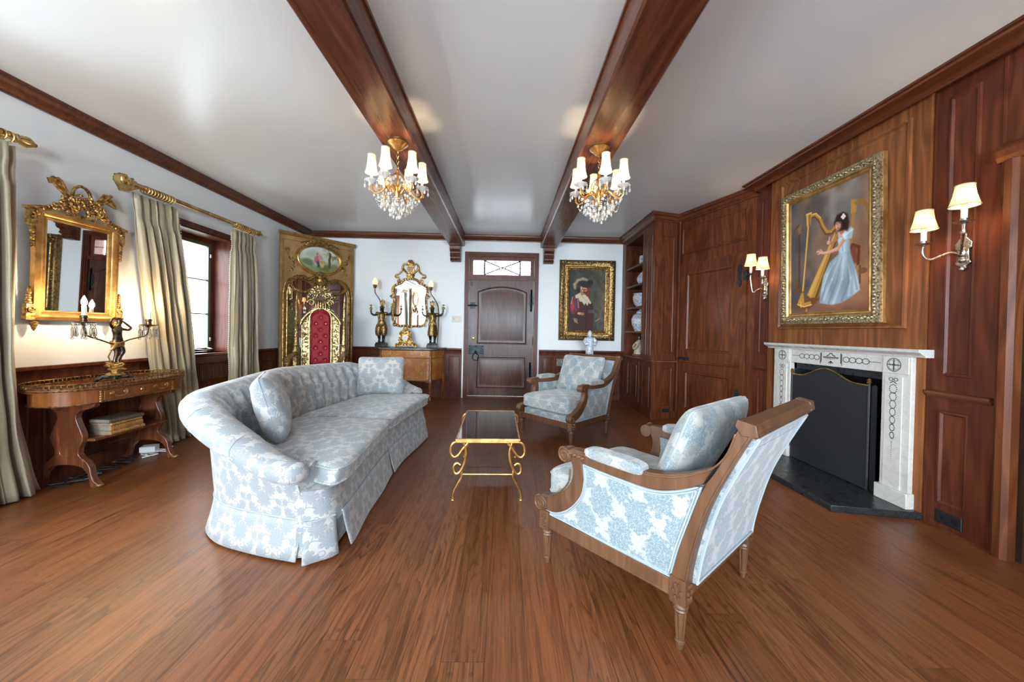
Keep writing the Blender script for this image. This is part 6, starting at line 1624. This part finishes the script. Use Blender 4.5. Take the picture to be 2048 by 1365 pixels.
g.obj('crest', gp_, th, sharp=50)
spz = [(.048, .42), (.05, .60), (.056, .62), (.046, .64), (.05, .70), (.058, .76), (.05, .82), (.034, .90), (.040, .91), (.034, .93), (.030, .98), (.024, 1.25), (.030, 1.26), (.030, 1.28), (.021, 1.30), (.020, 1.42), (.026, 1.43), (.016, 1.46), (.018, 1.50), (.010, 1.53), (.012, 1.55), (.004, 1.62), (0, 1.65)]
for s in (-1, 1):
    g = G(); g.lathe(spz, ft(s * .30, 0, .02), 14, flute=7, fd=.10); g.obj('spire', gp_, th, sharp=40)
    g = G(); g.tube([ft(s * x, z, h) for x, z, h in ((.30, .80, .05), (.31, .78, .20), (.31, .76, .40), (.30, .70, .48))], [.03, .03, .035, .03], 9); g.tube([ft(s * .30, z, h) for z, h in ((.70, .47), (.58, .44), (.46, .46))], .028, 8); g.obj('arm', gp_, th, sharp=50)
g = G(); g.sq((0, -.24, .44), (.27, .26, .075), .25, 32, 10); g.obj('seat', M['velvet'], th, sharp=60)
g = G(); g.bx((-.30, -.50, .28), (.30, .02, .38)); [g.ell(ft(-.27 + .036 * k, .33, .51), (.018, .012, .03), 7, k=4) for k in range(16)]; g.obj('seat_rail', gp_, th, sharp=50)
for sx in (-1, 1):
    for y in (-.46, -.02):
        g = G(); g.tube([(sx * .26, y, .30), (sx * .29, y - .01, .20), (sx * .25, y, .08), (sx * .28, y - .01, .0)], [.04, .045, .026, .036], 9); g.obj('leg', gp_, th)

# ================================================================ shaped mirror on the back wall
t = thing('wall_mirror', 'gilt scalloped wall mirror with a scrolled cartouche crest above the commode', 'mirror', (-1.64, YB, 0)); 
hp = [(0, 2.02), (.06, 2.018), (.12, 1.995), (.165, 1.945), (.22, 1.925), (.285, 1.88), (.305, 1.81), (.29, 1.745), (.275, 1.67), (.285, 1.53), (.30, 1.42), (.285, 1.30), (.235, 1.225), (.17, 1.20), (.10, 1.205), (0, 1.19)]
gq = catmull([Vector((x, z)) for x, z in hp], 3); gq = [(p.x, p.y) for p in gq] + [(-p.x, p.y) for p in gq[::-1][1:-1]]
def fb_(x, z, h): return (x, -h, z)
g = G(); g.prism(gq, .004, .014, fb_); g.obj('mirror_glass', M['mirror'], t, sharp=0)
g = G(); pts = [Vector(p) for p in inset(gq, .008)]; pts = pts[::1]
g.tube([fb_(p.x, p.y, .018) for p in pts], .021, 8, closed=True); g.tube([fb_(p.x, p.y, .030) for p in pts], .010, 6, closed=True)
for s in (-1, 1):
    for c, r, a0, tn in (((.305, 1.70), .03, 0, 1.3), ((.26, 1.23), .035, 1, 1.3), ((.20, 1.975), .03, 2, 1.2)): g.tube([fb_(s * x, z, .03) for x, z in spiral(c, r, .008, a0, tn, 20)], [.012, .006], 7)
for i, p in enumerate(pts):
    if i % 2 == 0: g.ell(fb_(p.x * 1.03, p.y, .028), (.016, .014, .020), 7, k=4)
g.obj('frame', mat('brown_gilding', fn=patina_fn((0.13, 0.07, 0.025), (0.50, 0.31, 0.11), 40.0, 0.35, 0.3, 0.85)), t)
g = G()
for s in (-1, 1):
    g.tube([fb_(s * x, z, .02) for x, z in [tuple(p) for p in catmull([Vector(q) for q in ((.04, 2.10), (.09, 2.14), (.13, 2.20), (.11, 2.26), (.06, 2.25), (.05, 2.21))], 5)]], [.020, .011], 8)
    g.tube([fb_(s * x, z, .02) for x, z in [tuple(p) for p in catmull([Vector(q) for q in ((.135, 2.22), (.15, 2.14), (.20, 2.09), (.245, 2.075), (.255, 2.045), (.225, 2.03), (.205, 2.05))], 5)]], [.016, .012], 8)
    g.tube([fb_(s * x, z, .02) for x, z in ((.20, 2.04), (.19, 2.0), (.17, 1.96))], .010, 7)
g.prism([(-.05, 2.09), (.05, 2.09), (.062, 2.16), (.05, 2.23), (.025, 2.27), (-.025, 2.27), (-.05, 2.23), (-.062, 2.16)], .004, .030, fb_)
for k in range(9): a = .2 + 2.74 * k / 8; g.tube([fb_(.026 * cos(a), 2.255 + .02 * sin(a), .025), fb_(.058 * cos(a), 2.275 + .06 * sin(a), .03)], [.010, .013], 7)
for k in range(9): g.tube([fb_(0, 2.10, .026), fb_(.07 * cos(pi + pi * k / 8), 2.07 + .055 * sin(pi + pi * k / 8), .03)], [.014, .012], 7)
g.obj('crest', M['gold'], t, sharp=50)
g = G(); g.ell(fb_(0, 2.165, .030), (.036, .010, .055), 14); g.obj('cartouche', mat('painted_cartouche', (0.42, 0.30, 0.19), 0.5), t)

# ================================================================ half-round commode
cm = thing('commode', 'half-round inlaid commode with a dark marble top, left of the front door', 'commode', (-1.58, YB - .015, 0))
def demi(k, hw=.55, dp=.42):                              # plan outline: back corners and bowed front
    return [(-hw * k, 0), (-hw * k, -.06 * k), (-.50 * k, -.20 * k), (-.40 * k, -dp * k * .93), (-.20 * k, -dp * k * 1.0), (0, -dp * k * 1.02), (.20 * k, -dp * k), (.40 * k, -dp * k * .93), (.50 * k, -.20 * k), (hw * k, -.06 * k), (hw * k, 0)]
def smooth(P): q = catmull([Vector(p) for p in P[1:-1]], 5); return [P[0]] + [(p.x, p.y) for p in q] + [P[-1]]
g = G(); g.prism(smooth(demi(1.05)), .828, .858, lambda x, y, z: (x, y, z)); g.obj('marble_top', M['top_marble'], cm, bevel=.006, sharp=30)
g = G(); g.prism(smooth(demi(1.0)), .34, .826, lambda x, y, z: (x, y, z)); g.obj('body', M['inlay'], cm, sharp=30)
g = G()
for zz in (.70, .345, .822): g.tube([(x, y, zz) for x, y in smooth(demi(1.006))[1:-1]], .006, 6)
g.obj('gilt_banding', M['brass'], cm)
for z0, z1 in ((.712, .815), (.53, .69), (.36, .52)):
    g = G(); xs_ = [-.36 + .72 * k / 10 for k in range(11)]; fy = lambda x: -.42 * (1.02 - .09 * (x / .4) ** 2)
    g.add([(x, fy(x) - .008, z) for x in xs_ for z in (z0, z1)], [(2 * k, 2 * k + 2, 2 * k + 3, 2 * k + 1) for k in range(10)]); dr = g.obj('drawer', M['inlay'], cm, sharp=0)
    s = dr.modifiers.new('t', 'SOLIDIFY'); s.thickness = .008
    for x in ((-.26, .26) if z0 < .7 else (-.26, .26)):
        g = G(); g.tube([(x + .022 * cos(a), fy(x) - .014, (z0 + z1) / 2 + .022 * sin(a)) for a in [2 * pi * k / 16 for k in range(16)]], .005, 6, closed=True); g.ell((x, fy(x) - .012, (z0 + z1) / 2), (.012, .006, .012), 8, k=5); g.obj('ring_pull', M['brass'], dr)
for x, y, dx, dy in ((-.38, -.385, -.25, -.97), (.38, -.385, .25, -.97), (-.52, -.10, -1, -.1), (.52, -.10, 1, -.1)):
    g = G(); g.tube([(x, y, .82), (x + dx * .004, y + dy * .004, .60), (x + dx * .01, y + dy * .01, .40), (x + dx * .03, y + dy * .03, .33), (x + dx * .022, y + dy * .022, .22), (x - dx * .004, y - dy * .004, .09), (x + dx * .012, y + dy * .012, .012)], [.022, .022, .026, .034, .024, .015, .019], 9)
    lg = g.obj('cabriole_leg', M['satinwood'], cm)
    g = G(); [g.ell((x + dx * (.02 + .01 * (k < 4)), y + dy * (.02 + .01 * (k < 4)), .31 + .018 * k), (.020, .020, .016), 7, k=4) for k in range(6)]; [g.ell((x + dx * .014, y + dy * .014, .74 + .02 * k), (.015, .015, .014), 7, k=4) for k in range(5)]; g.ell((x + dx * .018, y + dy * .018, .014), (.024, .024, .014), 8, k=5); g.obj('gilt_mount', M['brass'], lg)
g = G(); g.prism([(-.36, .34), (.36, .34), (.36, .30), (.30, .325), (0, .335), (-.30, .325), (-.36, .30)], .40, .43, lambda x, z, h: (x, -h, z)); g.obj('shaped_apron', M['satinwood'], cm)

# figure lamps on the commode
def figlamp(x, y, flip, label, pole_top, rob):
    t = thing('figure_lamp', label, 'lamp', (x, y, .859)); s = flip
    g = G(); g.bx((-.085, -.065, 0), (.085, .065, .055)); g.bx((-.075, -.055, .055), (.075, .055, .075)); g.ell((0, 0, .078), (.06, .045, .012), 10); g.obj('plinth', M['bronze_black'], t, bevel=.005)
    P = [(0, 0, .36, .050), (.005 * s, -.004, .43, .046), (.006 * s, -.004, .50, .058), (.006 * s, -.004, .55, .040), (.008 * s, -.008, .575, .020), (.010 * s, -.014, .610, .034), (.010 * s, -.012, .640, .034),
         (.075, 0, .535, .022), (.135, -.01, .535, .018), (.165, -.012, .575, .015), (.170, -.012, .625, .014), (-.062, 0, .535, .022), (-.125, -.01, .515, .018), (-.165, -.012, .545, .015), (-.172, -.012, .60, .014),
         (.036, 0, .30, .040), (.046, -.02, .21, .032), (.034, .0, .13, .020), (.036, -.01, .092, .018), (.040, -.035, .086, .013), (-.036, 0, .30, .040), (-.040, -.01, .21, .032), (-.034, .008, .13, .020), (-.034, 0, .092, .018), (-.042, -.028, .086, .013)]
    E_ = [(0, 1), (1, 2), (2, 3), (3, 4), (4, 5), (5, 6), (3, 7), (7, 8), (8, 9), (9, 10), (3, 11), (11, 12), (12, 13), (13, 14), (0, 15), (15, 16), (16, 17), (17, 18), (18, 19), (0, 20), (20, 21), (21, 22), (22, 23), (23, 24)]
    fg = skin('figure', P, E_, M['bronze_black'], t)
    g = G(); g.lathe([(.066, .36), (.070, .38), (.058, .42), (.062, .48), (.070, .53), (.05, .56), (.03, .57)], (.004 * s, -.003, 0), 18, flute=6, fd=.08)
    if rob: g.lathe([(.05, .19), (.085, .20), (.082, .26), (.07, .34), (.064, .38)], (0, 0, 0), 20, flute=8, fd=.14)
    else:
        for q in (-1, 1): g.tube([(.03 * q, 0, .36), (.044 * q, -.006, .29), (.046 * q, -.014, .22), (.042 * q, -.012, .185)], [.052, .056, .050, .036], 12)
        g.lathe([(.075, .33), (.082, .36), (.068, .385)], n=18, flute=7, fd=.1)
    for q in (-1, 1): g.ell((q * .068, 0, .545), (.034, .032, .030), 10, k=6); g.tube([(q * .05, -.03, .55), (0, -.058, .45), (-q * .05, -.04, .38)], .010, 6)
    g.obj('gilt_costume', M['gold_fig'], fg)
    g = G(); g.lathe([(.036, .632), (.044, .642), (.040, .655), (.028, .668), (.0, .672)], (.010 * s, -.010, 0), 12, flute=5, fd=.15); [g.ell((.010 * s + (k - 1) * .020, -.010, .715 + .012 * (k == 1)), (.016, .010, .05), 8, Matrix.Rotation((k - 1) * .28, 4, 'Y'), k=6) for k in range(3)]; g.obj('plumed_hat', M['gold_fig'], fg)
    for q, zz in ((1, .64), (-1, .615)):
        g = G(); g.ell((q * .171, -.012, zz + .010), (.024, .024, .026), 10, k=6); g.lathe([(.008, zz + .036), (.010, zz + .052), (.034, zz + .058), (.03, zz + .062), (.012, zz + .06), (.014, zz + .075), (0, zz + .076)], (q * .171, -.012, 0), 12); g.obj('candle_cup', M['brass'], t)
    pt = pole_top; g = G(); g.tube([tuple(p) for p in catmull([Vector(q) for q in pt], 6)], .0075, 8); g.obj('lamp_pole', M['bronze'], t)
    e = Vector(pt[-1]); g = G(); g.lathe([(.012, -.03), (.026, -.015), (.030, .012), (.034, .02), (.030, .03)], tuple(e), 14); g.obj('socket', M['brass'], t)
    g = G(); g.lathe([(.026, .025), (.042, .055), (.040, .085), (.022, .12), (0, .145)], tuple(e), 14, flute=7, fd=.08); g.obj('flame_shade', M['flame'], t)
figlamp(-2.035, 6.0, 1, 'left gilt and black figure lamp with a glass flame, on the commode', [(.0, .05, .08), (.0, .055, .40), (-.015, .05, .64), (-.05, .03, .78), (-.108, .0, .88), (-.115, 0, .985)], False)
figlamp(-1.20, 6.0, -1, 'right gilt and black figure lamp in a skirt, on the commode', [(.07, .045, .08), (.085, .045, .40), (.08, .04, .66), (.02, .02, .80), (-.035, 0, .88), (-.04, 0, .965)], True)
# mantel clock
ck = thing('mantel_clock', 'small gilt rococo clock between the two figure lamps', 'clock', (-1.645, 6.02, .859))
g = G(); pr = [(.0, .0), (.175, .0), (.185, .02), (.165, .045), (.13, .05), (.115, .075), (.12, .11), (.098, .14), (.09, .20), (.098, .235), (.075, .26), (.05, .285), (.028, .30), (.02, .325), (0, .33)]
pr2 = [(.14, .0), (.12, .03), (.0, .035)]
body = [(x, z) for x, z in pr[1:]] + [(-x, z) for x, z in pr[::-1][1:-1]] + [(-.175, 0), (-.14, 0), (-.12, .03), (.12, .03), (.14, 0)]
g.prism(body, -.03, .03, lambda x, z, h: (x, -h, z)); rr = random.Random(31)
for k in range(90):
    z = rr.uniform(.02, .31); w = np.interp(z, [.0, .05, .14, .24, .31], [.17, .13, .10, .09, .03]); x = rr.uniform(-w, w)
    if (x ** 2 + (z - .155) ** 2) > .05 ** 2: g.ell((x, -.034, z), (rr.uniform(.010, .02), .012, rr.uniform(.008, .016)), 6, Matrix.Rotation(rr.uniform(0, 3), 4, 'Y'), k=4)
for s in (-1, 1): g.tube([(s * x, -.03, z) for x, z in spiral((.145, .035), .034, .008, 0, s * 1.4, 20)], [.012, .007], 7)
g.obj('case', M['gold'], ck, sharp=50)
g = G(); g.prism([(.047 * cos(2 * pi * k / 28), .155 + .047 * sin(2 * pi * k / 28)) for k in range(28)], .02, .044, lambda x, z, h: (x, -h, z)); dl = g.obj('dial', mat('enamel_dial', (0.80, 0.78, 0.74), 0.25), ck)
g = G(); g.box((.008, -.0455, .158), (.024, .001, .004), Matrix.Rotation(.3, 4, 'Y')); g.box((.001, -.0455, .166), (.003, .001, .028))
for k in range(12): a = 2 * pi * k / 12; g.box((.034 * sin(a), -.0452, .155 + .034 * cos(a)), (.003, .001, .008), Matrix.Rotation(a, 4, 'Y'))
g.obj('hands', M['black'], dl, sharp=0)

# blue and white figure on a small stand behind the far armchair
t = thing('pedestal', 'small dark pedestal hidden behind the far armchair', 'pedestal', (1.335, 5.78, 0))
g = G(); g.lathe([(.13, 0), (.13, .03), (.05, .06), (.035, .12), (.05, .40), (.035, .70), (.06, .74), (.12, .755), (.12, .775)], n=20); g.obj('stand', M['mahogany'], t, sharp=40)
t = thing('porcelain_figure', 'standing blue and white porcelain robed figure behind the far armchair', 'figurine', (1.335, 5.78, .776))
g = G(); g.lathe([(.075, 0), (.078, .015), (.064, .05), (.060, .12), (.055, .17), (.068, .22), (.072, .27), (.05, .305), (.025, .32)], n=20, flute=5, fd=.08)
for s in (-1, 1): g.tube([(s * .05, 0, .29), (s * .088, -.015, .24), (s * .07, -.055, .20), (s * .02, -.07, .205)], [.03, .034, .032, .022], 9)
g.obj('robe', M['china'], t)
g = G(); g.ell((0, -.004, .355), (.034, .036, .042), 12); g.lathe([(.034, .37), (.036, .385), (.02, .40), (.012, .415), (0, .418)], n=14); g.obj('head', mat('pale_porcelain', (0.62, 0.67, 0.72), 0.15), t)

# ================================================================ chandeliers
DROP = []
def drop(t, x, y, z):
    if not DROP:
        g = G(); g.ell((0, 0, 0), (.006, .006, .006), 6, k=4); g.ell((0, 0, -.014), (.005, .005, .005), 6, k=4); g.lathe([(0, -.055), (.0085, -.045), (.006, -.028), (0, -.02)], n=6); DROP.append(g.obj('crystal_drop', M['crystal_warm'], t, sharp=30)); o = DROP[0]
    else: o = DROP[0].copy(); COL.objects.link(o); o.parent = t
    o.location = (x, y, z)
def chandelier(label, loc, a0):
    t = thing('chandelier', label, 'chandelier', loc)
    B = M['iron_gold']
    g = G(); g.lathe([(.0, 0), (.075, 0), (.077, -.008), (.066, -.022), (.045, -.034), (.04, -.044), (.02, -.058), (.012, -.062), (0, -.064)][::-1], n=24); g.obj('canopy', M['brass'], t, sharp=50)
    g = G()
    for k in range(6): g.tube([((.009 * cos(a)) * (k % 2), (.009 * cos(a)) * ((k + 1) % 2), -.075 - .022 * k + .014 * sin(a)) for a in [2 * pi * i / 10 for i in range(10)]], .0022, 5, closed=True)
    g.obj('chain', M['brass'], t)
    g = G(); g.lathe([(.006, -.20), (.014, -.215), (.010, -.235), (.006, -.26), (.012, -.32), (.026, -.34), (.03, -.36), (.018, -.385), (.012, -.42), (.022, -.43), (.014, -.45), (0, -.46)][::-1], n=14)
    for k in range(6):
        a = a0 + pi / 6 + k * pi / 3; g.tube([(r * cos(a), r * sin(a), z) for r, z in [tuple(p) for p in catmull([Vector(q) for q in ((.008, -.23), (.05, -.27), (.066, -.33), (.03, -.385))], 5)]], .0045, 6)
    g.obj('cage', B, t)
    for k in range(6):
        a = a0 + k * pi / 3; c, s = cos(a), sin(a); R = .185
        g = G(); g.tube([(r * c, r * s, z) for r, z in [tuple(p) for p in catmull([Vector(q) for q in ((.02, -.37), (.07, -.345), (.115, -.385), (.155, -.41), (.185, -.385), (.185, -.345))], 6)]], .006, 7)
        g.tube([(r * c, r * s, z) for r, z in spiral((.135, -.365), .030, .008, -1, 1.1, 16)], .004, 6); arm = g.obj('arm', B, t)
        g = G(); g.lathe([(.010, -.35), (.02, -.335), (.045, -.322), (.050, -.315), (.02, -.318), (.012, -.31), (0, -.31)], (R * c, R * s, 0), 14); g.obj('bobeche', M['crystal_warm'], t, sharp=40)
        g = G(); g.lathe([(.010, -.315), (.010, -.25), (.004, -.247)], (R * c, R * s, 0), 10); g.obj('candle', M['white'], t)
        g = G(); g.lathe([(.005, -.248), (.014, -.228), (.012, -.21), (0, -.188)], (R * c, R * s, 0), 8); g.obj('bulb', M['bulb_ch'], t)
        hp_ = [(.047, -.262), (.042, -.248), (.035, -.225), (.031, -.19), (.029, -.15), (.030, -.128)]
        g = G(); g.lathe(hp_, (R * c, R * s, 0), 18)
        g.f = [f for f in g.f if len(f) == 4]; sh = g.obj('lamp_shade', M['shade'], t, sharp=60)
        g = G()
        for r, z in (hp_[0], hp_[-1]): g.tube([(R * c + r * cos(q), R * s + r * sin(q), z) for q in [2 * pi * i / 18 for i in range(18)]], .002, 5, closed=True)
        g.obj('braid', M['shade_trim'], sh)
        g = G()
        for q in range(5): b = a + 2 * pi * q / 5; drop(t, R * c + .046 * cos(b), R * s + .046 * sin(b), -.325)
        for q in range(3): g.ell((c * (R - .02 - .03 * q), s * (R - .02 - .03 * q), -.425 - .012 * (q % 2)), (.009, .009, .012), 7, k=5)
        g.obj('crystal_swag', M['crystal_warm'], arm, sharp=30)
    g = G(); rr = random.Random(int(loc[0] * 10) + 40)
    for k in range(66):
        a = rr.uniform(0, 2 * pi); r = sqrt(rr.uniform(.0, 1)) * .12; zz = -.40 - .10 * (1 - r / .14) - rr.uniform(0, .05)
        drop(t, r * cos(a), r * sin(a), zz)
    for k in range(6):
        a = a0 + k * pi / 3; b = a + pi / 3
        for i in range(1, 10): u = i / 10; g.ell((.16 * (cos(a) * (1 - u) + cos(b) * u), .16 * (sin(a) * (1 - u) + sin(b) * u), -.435 - .05 * sin(pi * u)), (.0045, .0045, .0045), 5, k=4)
        for rr_, zz in ((.06, -.30), (.03, -.27)): g.ell((rr_ * cos(a), rr_ * sin(a), zz), (.010, .010, .014), 7, k=5)
    g.obj('bead_swags', M['crystal_warm'], t, sharp=30)
chandelier('crystal chandelier with six shaded bulbs under the left beam', (-.852, 2.82, 2.588), .35)
chandelier('crystal chandelier with six shaded bulbs under the right beam', (.697, 2.82, 2.588), 1.57)
